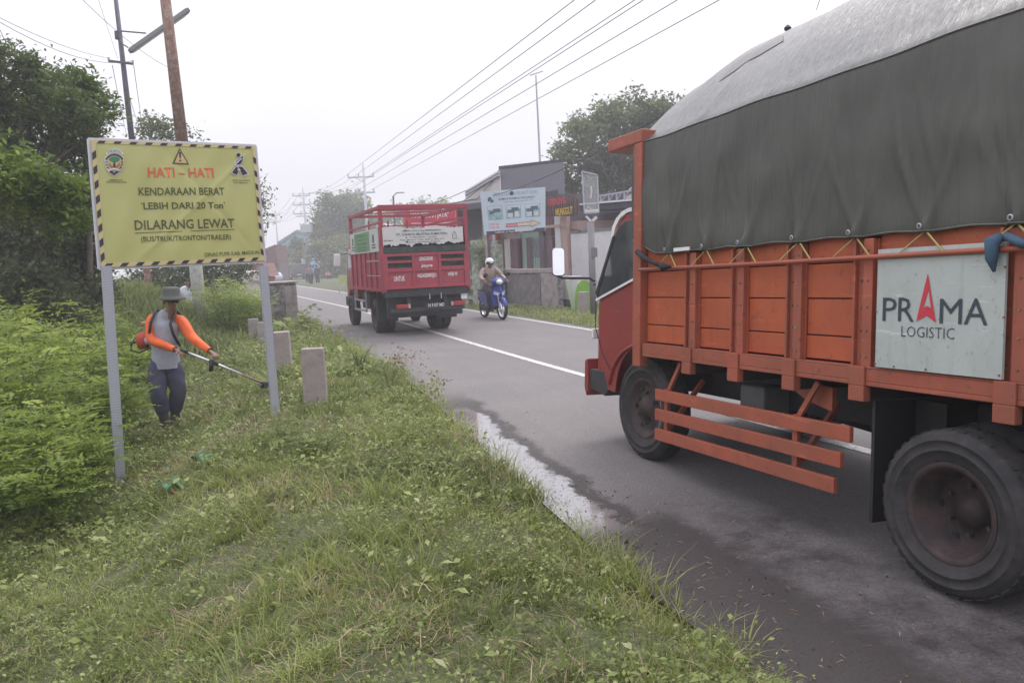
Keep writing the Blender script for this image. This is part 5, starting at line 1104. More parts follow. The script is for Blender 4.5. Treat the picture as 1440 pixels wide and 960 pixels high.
# ------------------------------------------------------------------ red truck
def red_truck():
    rz = R_(21.0); T = thing('stake_truck', 'old red open stake truck with a torn white banner, driving away on the road', 'truck', (-2.67, 17.0, 0), rz)
    B = MB; W_ = 1.9; L = 3.62; fz = 1.03
    B().box(.03, W_-.03, .03, L, fz-.02, fz+.03).out('cargo_floor', m_chassis, T)
    # tailgate
    f = B(); bars_v = [(0, .1), (.63, .69), (1.22, 1.28), (W_-.1, W_)]
    for a, c in bars_v: f.box(a, c, -.045, 0, fz, fz+.76)
    for a, c in ((.1, .63), (.69, 1.22), (1.28, 1.8)):
        f.box(a, c, -.042, -.002, fz, fz+.06); f.box(a, c, -.042, -.002, fz+.7, fz+.76); f.box(a, c, -.05, -.002, fz+.37, fz+.395)
    tg = f.out('tailgate_frame', m_red, T, bevel=.004)
    for a, c in ((.1, .63), (.69, 1.22), (1.28, 1.8)): B().box(a, c, -.018, -.004, fz+.06, fz+.37).out('tailgate_panel', m_red, tg)
    B().box(.69, 1.22, -.018, -.004, fz+.395, fz+.70).out('tailgate_panel', m_red, tg)
    for a, c in ((.1, .63), (1.28, 1.8)):
        B().box(a, c, -.03, -.004, fz+.56, fz+.61).out('tailgate_slat', m_red, tg); B().box(a, c, -.03, -.004, fz+.395, fz+.45).out('tailgate_slat', m_red, tg)
    m_sack = M('cargo_under_tarp', (.05, .06, .055), .9, var=.4, scale=6, bump=.6, bscale=15)
    B().grid(lambda u, v: (.03+1.84*u, .05+.03*math.sin(u*20+v*9), fz+.05+v*1.24), 24, 10).out('dark_canvas', m_sack, T, smooth=True)
    fr = frame((0, -.02, fz), (1, 0, 0), (0, 0, 1)); wm = M('white_stencil', (.68, .66, .66), .6, var=.15, scale=40)
    for s, x0, x1, z0, z1, sl in (('LENGGASARI', .80, 1.10, .585, .67, 0), ('jaya', .83, 1.09, .43, .51, .3), ('UNTUK', .22, .46, .17, .28, 0), ('NGASEMREJO', .74, 1.16, .2, .31, 0), ('WEBI W', 1.42, 1.64, .23, .31, 0)):
        text(s, fr, (x0+x1)/2, (z0+z1)/2, x1-x0, z1-z0, wm, tg, .025 if s != 'jaya' else .02, .004, slant=sl)
    # torn banner across the back
    ban = B(); n = 60; rg = random.Random(3)
    top = [(.02+1.78*i/n, 1.305+.008*rg.gauss(0, 1)+.02*math.sin(i*.2)) for i in range(n+1)]
    bot = [(.02+1.78*i/n, .935+.012*rg.gauss(0, 1)+.02*(i/n)+.02*math.sin(i*.55)) for i in range(n+1)]
    ban.add([fr(x, y, .045) for x, y in top+bot], [(i, i+1, n+2+i, n+1+i) for i in range(n)])
    bo = ban.out('torn_banner', M('dirty_white_vinyl', (.56, .55, .54), .5, var=.08, scale=9), T, fix=False); sd = bo.modifiers.new('s', 'SOLIDIFY'); sd.thickness = .003
    for s, x0, x1, z, h in (('AGEN LPG 3 Kg BERSUBSIDI', .44, 1.30, 1.225, .045), ('PT. CAHAYA MUSTIKA SUMATERA', .32, 1.44, 1.155, .052), ('Jl. Raya Ngawi - Caruban', .6, 1.2, 1.09, .034), ('Kab. Madiun  Telp. (0351) 383 377', .40, 1.36, 1.035, .034), ('Buka Setiap Hari', .52, 1.26, .985, .034)):
        text(s, fr, (x0+x1)/2, z, x1-x0, h, m_navy, bo, .012, .055)
    B().tube([fr(1.56, 1.06, .055), fr(1.56, 1.13, .055), fr(1.60, 1.2, .055), fr(1.64, 1.13, .055), fr(1.64, 1.06, .055)], .005, 5).box(1.55, 1.66, -.078, -.07, fz+1.03, fz+1.04).out('lettering', m_navy, bo)
    text('PERTAMINA', fr, .14, 1.035, .2, .03, m_navy, bo, .01, .055)
    for x, z, r in ((.51, 1.24, .022), (.53, 1.09, .018), (.54, 1.0, .025)): B().flat([(x+r*math.cos(a)*random.uniform(.7, 1.3), z+r*.7*math.sin(a)*random.uniform(.7, 1.3)) for a in np.linspace(0, 6.2, 9)], fr, .05).out('tear', m_black, bo)
    B().box(.02, 1.86, -.04, .0, fz+.76, fz+.9).out('rear_canvas_roll', m_sack, T, bevel=.02)
    # corner posts, rails, upper frame
    for x, y in ((-.03, -.03), (W_-.05, -.03), (-.03, L-.08), (W_-.05, L-.08)):
        B().box(x, x+.08, y, y+.08, fz-.05, fz+1.782).out('corner_post', m_red, T, bevel=.006)
    B().box(-.04, W_+.04, -.045, .05, fz+1.685, fz+1.79).out('top_beam', m_red, T, bevel=.01); B().box(-.04, W_+.04, L-.09, L+.02, fz+1.73, fz+1.79).out('top_beam', m_red, T)
    for x in (-.035, W_-.035): B().box(x, x+.07, .05, L-.09, fz+1.70, fz+1.775).out('top_rail', m_red, T, bevel=.006)
    for x in (-.035, W_-.015): B().box(x, x+.04, .05, L, fz+1.40, fz+1.44).box(x, x+.04, .05, L, fz+1.30, fz+1.33).out('side_rail', m_red, T)
    B().box(0, W_, -.03, .0, fz+1.335, fz+1.36).out('rear_rail', m_red, T); B().bar((.95, -.0, fz+1.34), (W_, .0, fz+1.5), .03, .04).out('rear_brace', m_red, T)
    for x in (.45, .95, 1.45): B().box(x, x+.04, L-.05, L-.01, fz, fz+1.65).out('headboard_bar', m_red, T)
    for y in (.9, 1.8, 2.7): B().box(0, W_, y, y+.05, fz+1.776, fz+1.80).out('roof_bar', m_red, T)
    B().box(0, W_, L-.03, L, fz, fz+1.0).out('headboard', m_red, T)
    # sides: boards and stakes
    for sx in (0, 1):
        x = -.0 if sx == 0 else W_-.02
        for k in range(6):
            y0 = .06+k*(L-.1)/6; B().box(x, x+.02, y0+.015, y0+(L-.1)/6-.015, fz+.03, fz+.84).out('side_board', m_red, T)
        for k in range(7):
            y0 = .06+k*(L-.1)/6; B().box(x-.035 if sx == 0 else x+.02, x if sx == 0 else x+.055, y0-.035, y0+.035, fz-.08, fz+1.3).out('stake', m_red, T, bevel=.004)
        B().box(x-.03, x+.05, 0, L, fz-.04, fz+.03).out('side_sill', m_red, T)
        for z in (.3, .62): B().tube([(x-.05 if sx == 0 else x+.07, .1, fz+z), (x-.05 if sx == 0 else x+.07, 1.5, fz+z)], .008, 6).out('tie_rail', m_steel, T)
    frs = frame((-.042, 3.5, fz+.82), (0, -1, 0), (0, 0, 1))
    sb = B().add([frs(0, 0, 0), frs(3.4, .0, 0), frs(3.4, .50, 0), frs(0, .50, 0)], [(0, 1, 2, 3)]).out('side_banner', M('banner_grey', (.5, .52, .5), .5), T, fix=False); sd = sb.modifiers.new('s', 'SOLIDIFY'); sd.thickness = .004; sd.offset = -1
    gb = B().add([frs(.6, .03, .003), frs(2.45, .03, .003), frs(2.45, .47, .003), frs(.6, .47, .003)], [(0, 1, 2, 3)]).out('green_field', M('banner_green', (.13, .27, .12), .5, var=.05), sb, fix=False)
    dg = M('dark_green_print', (.06, .14, .06), .5)
    for s, z in (('PANGKALAN', .40), ('GAS LPG 3 KG', .31), ('RESMI', .22), ('HARGA ECERAN', .13), ('TERTINGGI', .06)): text(s, frs, 1.5, z, 1.2, .05, dg, sb, .01, .006)
    for x0 in (.1, 2.6):
        for z in (.08, .14): B().box(0, 0, 0, 0, 0, 0).add([frs(x0+.1, z, .004), frs(x0+.5, z, .004), frs(x0+.5, z+.03, .004), frs(x0+.1, z+.03, .004)], [(8, 9, 10, 11)] and [(0, 1, 2, 3)]).out('print_block', m_navy, sb, fix=False)
        B().add([frs(x0+.2, .2, .004), frs(x0+.36, .2, .004), frs(x0+.36, .38, .004), frs(x0+.2, .38, .004)], [(0, 1, 2, 3)]).out('print_block', m_navy, sb, fix=False)
    # chassis, bumper, lamps, plate
    for x in (.5, 1.32): B().box(x, x+.08, .05, 5.2, .62, .84).out('chassis_rail', m_chassis, T)
    B().box(.1, 1.8, .25, .33, .40, .9).out('rear_panel', m_chassis, T); B().box(.12, 1.78, .0, .1, .52, .60).out('rear_bumper', m_chassis, T, bevel=.01)
    B().box(0, W_, .0, .1, .86, fz-.02).out('rear_crossbeam', m_chassis, T)
    for x, nm in ((.24, 'tail_lamp'), (1.52, 'tail_lamp')):
        o = B().box(x, x+.26, -.03, .02, .61, .70).out(nm, M('tail_lamp_red', (.35, .03, .03), .3), T, bevel=.01); B().box(x+(.265 if x < 1 else -.05), x+(.305 if x < 1 else -.01), -.03, .02, .61, .70).out('indicator', M('lamp_clear', (.5, .42, .36), .3), o, bevel=.006)
    pl = B().box(.88, 1.32, -.03, -.02, .57, .70).out('number_plate', m_black, T)
    text('N 9107 MD', frame((.88, -.03, .57), (1, 0, 0), (0, 0, 1)), .24, .075, .36, .075, wm, pl, .01, .003)
    for x in (.98, 1.24): B().box(x, x+.02, -.015, -.005, .78, .9).out('hook', m_steel, T)
    B().box(1.72, 1.86, .05, .07, .74, .92).out('white_flap', m_white, T, bevel=.005)
    B().box(.95, 1.1, .5, 2.8, .45, .6).out('drive_shaft', m_chassis, T); B().lathe([(.001, -.12), (.17, -.05), (.17, .05), (.001, .12)], mtx((.95, 1.5, .42)), 12).tube([(.3, 1.5, .42), (1.6, 1.5, .42)], .06, 8).out('rear_axle', m_chassis, T)
    r = .40
    for x, s in ((.17, -1), (.39, -1), (1.5, 1), (1.72, 1)): wheel(T, (x, 1.55, r), r, .21, s, dish=.05, name='rear_wheel', hub=x in (.17, 1.72))
    for x, s in ((.13, -1), (1.77, 1)): wheel(T, (x, 4.45, r), r, .2, s, name='front_wheel')
    for x in (.05, 1.45): B().box(x, x+.45, 1.02, 1.04, .28, .95).out('mud_flap', m_black, T)
    B().box(.0, .03, 2.15, 3.7, .45, .5).box(0, .03, 2.15, 3.7, .7, .74).box(0, .03, 2.15, 2.2, .45, .95).box(0, .03, 3.6, 3.65, .45, .95).out('side_guard', m_steel, T)
    B().box(.15, .5, 2.4, 3.4, .5, .9).out('fuel_tank', m_chassis, T, bevel=.03)
    # cab
    prof = [(L+.06, .75), (L+.06, 2.1), (L+.35, 2.18), (L+1.1, 2.12), (L+1.5, 1.45), (L+1.62, 1.2), (L+1.62, .62), (L+1.35, .6), (L+1.3, .8), (L+1.1, .93), (L+.75, .93), (L+.5, .8), (L+.42, .62)]
    c = B().prism(prof, 'x', .1, 1.8).out('cab', m_cabred, T, bevel=.03)
    B().prism([(L+.3, 1.45), (L+.3, 2.0), (L+1.0, 2.0), (L+1.28, 1.45)], 'x', .092, .1).out('side_window', m_glass, c); B().box(.3, 1.6, L+.045, L+.06, 1.55, 2.0).out('rear_window', m_glass, c)
    B().box(.04, .12, L+.5, L+1.6, .5, .75).out('front_fender', m_chassis, c, bevel=.02)
    mt = T.matrix_basis.inverted() if False else (Matrix.Translation(Vector((-2.67, 17.0, 0))) @ Matrix.Rotation(rz, 4, 'Z')).inverted()
    mp2 = mt @ Vat(474, 366, 21.8); B().tube([(.1, L+1.3, 1.9), (mp2.x+.1, mp2.y, mp2.z+.15), (mp2.x, mp2.y, mp2.z)], .015, 6).out('mirror_arm', m_black, c)
    B().box(-.09, .09, -.02, .02, -.17, .17, mtx(mp2, ry=R_(6))).out('mirror', m_white, c, bevel=.02)
    return T
red_truck()

# ------------------------------------------------------------------ motor scooter and rider
def scooter(name, label, loc, rz, col, group=None):
    T = thing(name, label, 'motor scooter', loc, rz, group); B = MB; mc = M('scooter_'+col[0], col[1], .3)
    wh = 0.285
    for y, n in ((.62, 'front_wheel'), (-.62, 'rear_wheel')):
        Tm = mtx((0, y, wh), ry=R_(90))
        t = B().lathe([(.225, -.03), (.25, -.045), (.275, -.04), (.285, 0), (.275, .04), (.25, .045), (.225, .03)], Tm, 28).out(n, m_rubber, T, smooth=True)
        r = B().lathe([(.226, -.02), (.212, -.02), (.212, .02), (.226, .02)], Tm, 28)
        for k in range(5): r.bar(Tm @ Vector((.03, 0, 0)), Tm @ Vector((.215*math.cos(k*1.2566), .215*math.sin(k*1.2566), 0)), .03, .02)
        r.lathe([(.001, -.05), (.045, -.05), (.045, .05), (.001, .05)], Tm, 12).out('rim', m_alu, t)
    for s in (-1, 1): B().tube([(s*.06, .62, wh), (s*.055, .50, .62)], .018, 8).out('fork', m_steel, T)
    B().grid(lambda a, b: ((b-.5)*.13*(1-.5*abs(a-.6)), .62+.315*math.cos(R_(20+150*a)), wh+.315*math.sin(R_(20+150*a))-.012*(2*b-1)**2*3), 16, 4).out('front_fender', mc, T, smooth=True)
    # front apron, leg shield, beak
    B().add([(-.17, .42, .33), (.17, .42, .33), (.21, .40, .62), (.16, .36, .92), (-.16, .36, .92), (-.21, .40, .62), (0, .50, .38), (0, .56, .66), (0, .47, .93)], [(0, 6, 7, 5), (6, 1, 2, 7), (5, 7, 8, 4), (7, 2, 3, 8)]).out('leg_shield', mc, T, bevel=.004)
    B().prism([(.30, .30), (.42, .30), (.42, .92), (.34, .92), (.28, .4), (-.1, .34), (-.1, .26), (.3, .26)], 'x', -.15, .15).out('inner_shield', m_black, T, bevel=.01)
    B().lathe([(.001, -.02), (.15, -.02), (.17, .03), (.12, .09), (.001, .11)], mtx((0, .42, .97), rx=R_(-70)) @ Matrix.Diagonal((1.15, .7, 1, 1)), 18).out('handlebar_cowl', mc, T, smooth=True)
    B().lathe([(.001, 0), (.075, 0), (.08, .02), (.001, .045)], mtx((0, .50, .975), rx=R_(-75)) @ Matrix.Diagonal((1.2, .8, 1, 1)), 16).out('headlight', M('headlamp_lens', (.8, .7, .55), .15), T, smooth=True)
    for s in (-1, 1): B().add([(s*.03, .565, .70), (s*.15, .50, .76), (s*.17, .45, .68), (s*.06, .55, .62)], [(0, 1, 2, 3)]).out('indicator', M('clear_lens', (.62, .64, .68), .2), T)
    B().add([(-.06, .57, .60), (.06, .57, .60), (.05, .52, .50), (-.05, .52, .50)], [(0, 1, 2, 3)]).out('badge_plate', m_black, T)
    B().tube([(-.33, .30, 1.02), (-.2, .36, 1.0), (0, .40, .98), (.2, .36, 1.0), (.33, .30, 1.02)], .014, 8).out('handlebar', m_black, T)
    for s in (-1, 1):
        B().tube([(s*.24, .35, 1.02), (s*.30, .38, 1.14)], .006, 5).out('mirror_stem', m_black, T); B().lathe([(.001, -.01), (.055, -.008), (.06, .0), (.001, .012)], mtx((s*.32, .38, 1.17), rx=R_(80)), 14).out('mirror', m_black, T)
    B().prism([(-.72, .60), (-.6, .44), (-.15, .30), (-.02, .34), (-.05, .62), (-.2, .70), (-.75, .74)], 'x', -.13, .13).out('body_panel', mc, T, bevel=.03)
    B().prism([(-.80, .77), (-.72, .70), (-.2, .68), (-.02, .70), (-.1, .76), (-.5, .80)], 'x', -.13, .13).out('seat', m_black, T, bevel=.03)
    B().tube([(-.16, -.1, .24), (-.17, -.35, .28)], [.025, .03], 8).tube([(-.17, -.35, .28), (-.19, -.85, .42)], [.05, .06], 12).out('exhaust', m_alu, T, smooth=True)
    B().box(.0, .1, -.65, -.1, .2, .36).out('engine_case', m_chassis, T, bevel=.02); B().box(-.07, .07, -.86, -.84, .46, .58).out('rear_plate', m_black, T)
    B().box(-.1, .1, -.85, -.78, .64, .70).out('tail_lamp', M('tail_lamp_red', (.35, .03, .03), .3), T)
    return T
fa = gnd(707, 449.5); ra = Vector((fa[0]-.50, fa[1]+1.14, 0)); md_ = (Vector(fa)+ra)/2; srz = math.atan2(-(fa[0]-ra.x), (fa[1]-ra.y))
scooter('motor_scooter', 'blue motor scooter with lit headlamp coming toward the camera beside the wall', (md_.x, md_.y, 0), srz, ('blue', (.02, .05, .3)))
rj = dict(pel=(0, .28, .80), wst=(0, .24, .96), cst=(0, .18, 1.15), nk=(0, .13, 1.35), hd=(0, .09, 1.47), sL=(.19, .14, 1.3), sR=(-.19, .14, 1.3), eL=(.32, .0, 1.1), eR=(-.32, .0, 1.1), hL=(.31, -.25, 1.03), hR=(-.31, -.25, 1.03),
          pL=(.09, .22, .80), pR=(-.09, .22, .80), kL=(.17, -.2, .66), kR=(-.17, -.2, .66), aL=(.12, -.14, .27), aR=(-.12, -.14, .27), tL=(.12, -.28, .22), tR=(-.12, -.28, .22))
def helmet(T, H, fd, up2, sd, mat, visor=True):
    Tm = Matrix([[sd[i], -fd[i], up2[i], (H+up2*.02)[i]] for i in range(3)]+[[0, 0, 0, 1]])
    MB().lathe([(.125*math.cos(t), .125*math.sin(t)) for t in np.linspace(-.25, 1.57, 9)], Tm @ Matrix.Diagonal((.95, 1.12, 1.02, 1)), 20).out('helmet', mat, T, smooth=True)
    if visor: MB().grid(lambda a, b: Tm @ Vector((.122*math.sin((a-.5)*2.4), -.138*math.cos((a-.5)*2.4), .02-.07*b)), 10, 2).out('visor', m_black, T, smooth=True)
m_jk = M('tan_jacket', (.33, .26, .23), .8, var=.15, scale=6, bump=.3, bscale=12)
RT, J, H, fd, up2, sd = person('person', 'scooter rider in brown jacket and white helmet', rj, (md_.x, md_.y, 0), srz+math.pi, m_jk, M('dark_trousers', (.03, .03, .05), .85), (m_black, False), hair=False, sub=2)
helmet(RT, H, fd, up2, sd, M('white_helmet', (.75, .76, .8), .3), True)
for o in RT.children:
    if o.name.startswith('shirt'): MB().prism([(-.02, 1.0), (.02, 1.0), (.03, 1.3), (-.03, 1.3)], 'y', .055, .065).out('jacket_stripe', M('red_stripe', (.4, .08, .07), .7), RT)
    break

# ------------------------------------------------------------------ walls and buildings on the right
class Facade:
    """vertical plane through P with direction d; elements placed by where they appear along it, with real depth"""
    def __init__(s, P, d, root=None):
        s.P = np.array([P[0], P[1]], float); d = np.array(d, float); s.d = d/np.linalg.norm(d); s.n = np.array([s.d[1], -s.d[0]])
        if s.n @ s.P > 0: s.n = -s.n          # towards the viewer's side
        s.root = root
    def hit(s, px, py):
        r = cF + cR*(px-720)/FPX + cD*(py-480)/FPX; t = (s.n @ (s.P-cC[:2]))/(s.n @ r[:2]); q = cC+r*t; return (q[:2]-s.P)@s.d, q[2]
    def box(s, b, px0, px1, py0, py1, d0=0, d1=.1, z0=None, z1=None, pyL=None):
        t0, za = s.hit(px0, py0); t1, zb = s.hit(px1, py0); _, zc = s.hit((px0+px1)/2, py1)
        top = (za+zb)/2 if z1 is None else z1; bot = zc if z0 is None else z0
        O = s.root.location if s.root else Vector()
        V = []
        for dd in (d0, d1):
            for t, z in ((t0, bot), (t1, bot), (t1, top), (t0, top)):
                q = s.P + s.d*t + s.n*dd; V.append((q[0]-O[0], q[1]-O[1], z-O[2]))
        return b.add(V, [(0, 1, 2, 3), (7, 6, 5, 4), (0, 4, 5, 1), (1, 5, 6, 2), (2, 6, 7, 3), (3, 7, 4, 0)])
    def el(s, name, mat, px0, px1, py0, py1, d0=0, d1=.1, parent=None, bevel=0, **k):
        z = {q: k.pop(q) for q in ('z0', 'z1') if q in k}; b = MB(); s.box(b, px0, px1, py0, py1, d0, d1, **z); return b.out(name, mat, parent or s.root, bevel=bevel, **k)
    def fr(s, px, py, e0=0):
        t, z = s.hit(px, py); O = s.root.location if s.root else Vector(); q = s.P+s.d*t+s.n*e0
        return lambda x, y, e=.003: Vector((q[0]+s.d[0]*x+s.n[0]*e-O[0], q[1]+s.d[1]*x+s.n[1]*e-O[1], z+y-O[2]))
rd = (CL[np.argmin(abs(CL[:, 1]-24))+1]-CL[np.argmin(abs(CL[:, 1]-24))]); rd = -rd/np.linalg.norm(rd)   # along the road, toward the right of the picture
wA = gnd(705, 432); wB = gnd(783, 437); wd_ = (wB-wA)[:2]
m_pink = M('pink_plaster', (.48, .34, .31), .85, var=.06); m_maroon = M('maroon_paint', (.14, .06, .08), .6); m_creamw = M('cream_plaster', (.52, .48, .45), .85, var=.05)
m_green = M('pale_green_plaster', (.33, .46, .38), .85, var=.05); m_grey = M('grey_cladding', (.17, .165, .19), .7, var=.05, scale=1); m_slate = M('slate_dark', (.06, .058, .075), .8, var=.12)
m_whw = M('white_plaster', (.62, .62, .62), .85, var=.05, scale=1.5, dirt=(.4, .4, .4), damt=.5, dscale=1.5, dth=.58)
def th_at(name, label, cat, P, group=None): return thing(name, label, cat, (P[0], P[1], 0), group=group)
W1 = th_at('boundary_wall', 'low weathered concrete boundary wall with dark recessed panel behind the scooter', 'wall', wA); F1 = Facade(wA, wd_, W1)
F1.el('wall_slab', m_conc3, 700, 783, 380, 437, -.18, -.02, z0=-.2); F1.el('coping', m_conc2, 698, 784, 378, 384, -.22, .03, bevel=.01); F1.el('pillar', m_conc, 761, 783, 384, 437, -.2, .03, z0=-.2, bevel=.01)
F1.el('pillar', m_conc, 700, 709, 384, 437, -.2, .02, z0=-.2, bevel=.01); F1.el('footing', m_conc, 709.3, 760.7, 428, 437, -.02, .04, z0=-.1); F1.el('recessed_panel', M('blackened_render', (.17, .16, .16), .9, var=.4, scale=5, bump=.3), 711, 759, 386, 427, -.02, -.005)
# mossy gate pillars and rails left of the wall
W2 = th_at('garden_fence', 'mossy pale stone fence with horizontal rails between the red truck and the scooter rider', 'fence', gnd(676, 432)); P2 = gnd(676, 432); F2 = Facade(P2, wd_, W2)
F2.el('stone_pillar', m_moss, 661, 672, 338, 432, -.25, 0, z0=-.1, bevel=.02); F2.el('stone_pillar', m_moss, 690, 697, 345, 432, -.25, 0, z0=-.1, bevel=.02)
for y in (388, 402, 417): F2.el('rail', m_moss, 645, 700, y, y+5, -.18, -.03, bevel=.01)
for x in (650, 680, 686): F2.el('stone_post', m_moss, x, x+5, 380, 432, -.2, -.05, z0=-.1, bevel=.01)
# house
hP = wA[:2]+np.array([wd_[1], -wd_[0]])/np.hypot(*wd_)*-1.0; hn = np.array([wd_[1], -wd_[0]])/np.hypot(*wd_)
if hn @ wA[:2] < 0: hn = -hn
hP = wA[:2]+hn*2.6
W3 = th_at('house', 'pink and green plastered house with maroon columns behind the boundary wall', 'house', hP); F3 = Facade(hP, wd_, W3)
F3.el('wall', m_pink, 684, 812, 318, 420, -4, 0, z0=0); F3.el('green_wall', m_green, 735, 767, 322, 420, .0, .04, z0=0)
for a, c, m, n in ((688, 695, m_creamw, 'column'), (697, 706, m_creamw, 'column'), (707, 714, m_maroon, 'column'), (715, 723, m_creamw, 'column'), (725, 734, m_maroon, 'column'), (744, 749, m_maroon, 'window_bar'), (763, 768, m_maroon, 'column'), (774, 781, m_maroon, 'column'), (786, 794, m_whw, 'column'), (795, 803, m_pink, 'column')):
    F3.el(n, m, a, c, 334 if n == 'window_bar' else 336 if a < 735 else 303, 420, .04, .12 if n == 'window_bar' else .2, z0=0, bevel=.01)
F3.el('window', m_glass, 750, 760, 336, 362, .04, .05); F3.el('window', m_glass, 726, 733, 330, 345, .01, .03)
F3.el('lintel', m_pink, 768, 803, 316, 320, .05, .24); F3.el('red_box', M('red_sign_box', (.5, .04, .03), .6), 698, 709, 327, 338, .2, .4, bevel=.01)
for k in range(9): F3.el('brick_quoin', M('brick', (.26, .13, .12), .9, var=.2), 804, 812, 322+k*9, 330+k*9, .0, .06+.02*(k % 2), bevel=.005)
m_wf = M('wire_fence', (.12, .12, .13), .6); b = MB()
for x in range(736, 775, 3): F1.box(b, x, x+.5, 335, 380, -.1, -.085)
F1.box(b, 735, 775, 334, 335, -.1, -.085); b.out('wire_fence', m_wf, W1)
# fin canopy with letters
W4 = th_at('name_board', 'brown slatted board with red and yellow raised letters over the pink house', 'sign', hP-hn*.6); F4 = Facade(hP-hn*.6, wd_, W4)
m_fin = M('brown_fins', (.12, .075, .07), .7)
F4.el('backing', m_fin, 768, 811, 283, 303, -.1, -.04)
for k in range(14): F4.el('fin', m_fin, 768+k*3.05, 769.6+k*3.05, 276-k*.35+1, 304, -.04, .03)
f_ = F4.fr(768, 300); t0, _ = F4.hit(768, 290); t1, _ = F4.hit(773, 290); t2, _ = F4.hit(797, 290); t3, _ = F4.hit(783, 290); t4, _ = F4.hit(807, 290); zA = F4.hit(785, 283)[1]; zB = F4.hit(795, 297)[1]; z0_ = F4.hit(768, 300)[1]
kx = (t2-t1)
text('GEDUNG', f_, (t1+t2)/2-t0, zA-z0_, kx, .22, M('red_letter', (.6, .03, .06), .5), W4, .02, .035); text('MUNGGUT', f_, (t3+t4)/2-t0, zB-z0_, t4-t3, .24, M('yellow_letter', (.62, .42, .03), .5), W4, .025, .04)
# white wall and what stands before it
wP = gnd(812, 433); W5 = th_at('white_wall', 'tall white plastered wall beyond the street panel, right of the pink house', 'wall', wP+np.array([hn[0]*.6, hn[1]*.6, 0])); F5 = Facade(wP[:2]+hn*.6, wd_, W5)
F5.el('wall_slab', m_whw, 802, 960, 322, 432, -.2, 0, z0=-.1); F5.el('dark_cap', m_grey, 801, 961, 319, 322, -.22, .02)
F5.el('bracket', m_dksteel, 814, 817, 323, 326, 0, .04)
W6 = th_at('grey_shed', 'low grey shed wall with pale gable behind the white wall', 'building', wP[:2]+hn*3.2); F6 = Facade(wP[:2]+hn*3.2, wd_, W6)
F6.el('wall', m_grey, 812, 980, 296, 400, -5, 0, z0=0); b = MB(); O = W6.location; pts = [(872, 283), (905, 262), (950, 240), (990, 262), (990, 300), (872, 300)]; V = []
for dd in (-3, .02):
    for p in pts: t, z = F6.hit(*p); q = F6.P+F6.d*t+F6.n*dd; V.append((q[0]-O[0], q[1]-O[1], z-O[2]))
n = len(pts); b.add(V, [tuple(range(n)), tuple(range(n, 2*n))[::-1]]+[(i, (i+1) % n, n+(i+1) % n, n+i) for i in range(n)]).out('gable', m_creamw, W6)
W7 = th_at('canopy_truss', 'grey steel lattice girder carrying a canopy edge above the grey shed', 'canopy', wP[:2]+hn*2.2); F7 = Facade(wP[:2]+hn*2.2, wd_, W7); b = MB(); O = W7.location
def p7(px, py, e=0): t, z = F7.hit(px, py); q = F7.P+F7.d*t+F7.n*e; return Vector((q[0], q[1], z))-O
b.bar(p7(842, 276), p7(894, 267), .05, .05).bar(p7(842, 284), p7(894, 281), .05, .05)
for k in range(5): b.bar(p7(845+k*11, 275.5-k*1.9), p7(845+k*11, 284-k*.6), .04, .04); b.bar(p7(845+k*11, 284-k*.6), p7(853+k*10.4, 274-k*1.8), .03, .03)
b.out('girder', m_steel, W7); MB().add([tuple(p7(810, 290)), tuple(p7(894, 281.5)), tuple(p7(894, 281.5, -3)), tuple(p7(810, 290, -3)), tuple(p7(810, 297)), tuple(p7(894, 292)), tuple(p7(894, 292, -3)), tuple(p7(810, 297, -3))], [(0, 1, 2, 3), (4, 5, 6, 7), (0, 1, 5, 4), (1, 2, 6, 5), (0, 4, 7, 3)]).out('canopy_edge', m_slate, W7)
MB().bar(p7(810, 288, .05), p7(894, 281, .05), .05, .04).out('white_edge_strip', m_white, W7)
def small(name, label, cat, P): return th_at(name, label, cat, P)
gP = gnd(800, 436); S1 = small('low_white_wall', 'short white gate wall with black emblem and mossy foot, right of the boundary wall', 'wall', gP); FS = Facade(gP, wd_, S1)
FS.el('wall_slab', m_whw, 784, 812, 388, 436, -.15, 0, z0=-.1, bevel=.01); FS.el('mossy_foot', M('dark_moss', (.05, .055, .04), .95, var=.5, scale=9, bump=.6), 784, 811, 421, 437, .0, .05, z0=-.1)
f_ = FS.fr(789, 411); MB().flat([(.09*math.cos(a), .07*math.sin(a)) for a in np.linspace(0, 6.28, 16)[:-1]], f_, .004).out('emblem', m_black, S1); MB().flat([(.05*math.cos(a), .035*math.sin(a)) for a in np.linspace(0, 6.28, 12)[:-1]], f_, .006).out('emblem', m_steel, S1)
def slab(name, label, cat, pts, Y, thick, mat):
    c = np.mean([at(p[0], p[1], Y) for p in pts], 0); z0 = min(at(*p, Y)[2] for p in pts); base = Vector((c[0], c[1], max(z0, 0))); b = MB()
    V = [Vat(*p, Y)-base for p in pts]+[Vat(*p, Y)-base+Vector((0, thick, 0)) for p in pts]; n = len(pts)
    b.add(V, [tuple(range(n)), tuple(range(n, 2*n))[::-1]]+[(i, (i+1) % n, n+(i+1) % n, n+i) for i in range(n)]); o = b.out(name, mat, None, bevel=.008, label=label, cat=cat); o.location = base; return o
slab('leaning_board', 'pale green plank leaning diagonally against the short white gate wall', 'board', [(795, 393), (801, 393), (815, 437), (805, 439)], 22.2, .06, M('pale_green_board', (.42, .5, .38), .8))
slab('arched_board', 'bright green round-topped board behind a grey concrete post near the street panel pole', 'board', [(808, 440), (809, 412), (812, 400), (818, 394), (825, 393), (830, 399), (833, 410), (833, 440)], 21.7, .08, M('lime_green_board', (.2, .4, .06), .7, var=.12))
slab('concrete_post', 'grey concrete post standing before the green round-topped board on the far verge', 'post', [(813, 443), (814, 411), (828, 410), (827, 442)], 21.2, .2, m_conc2)
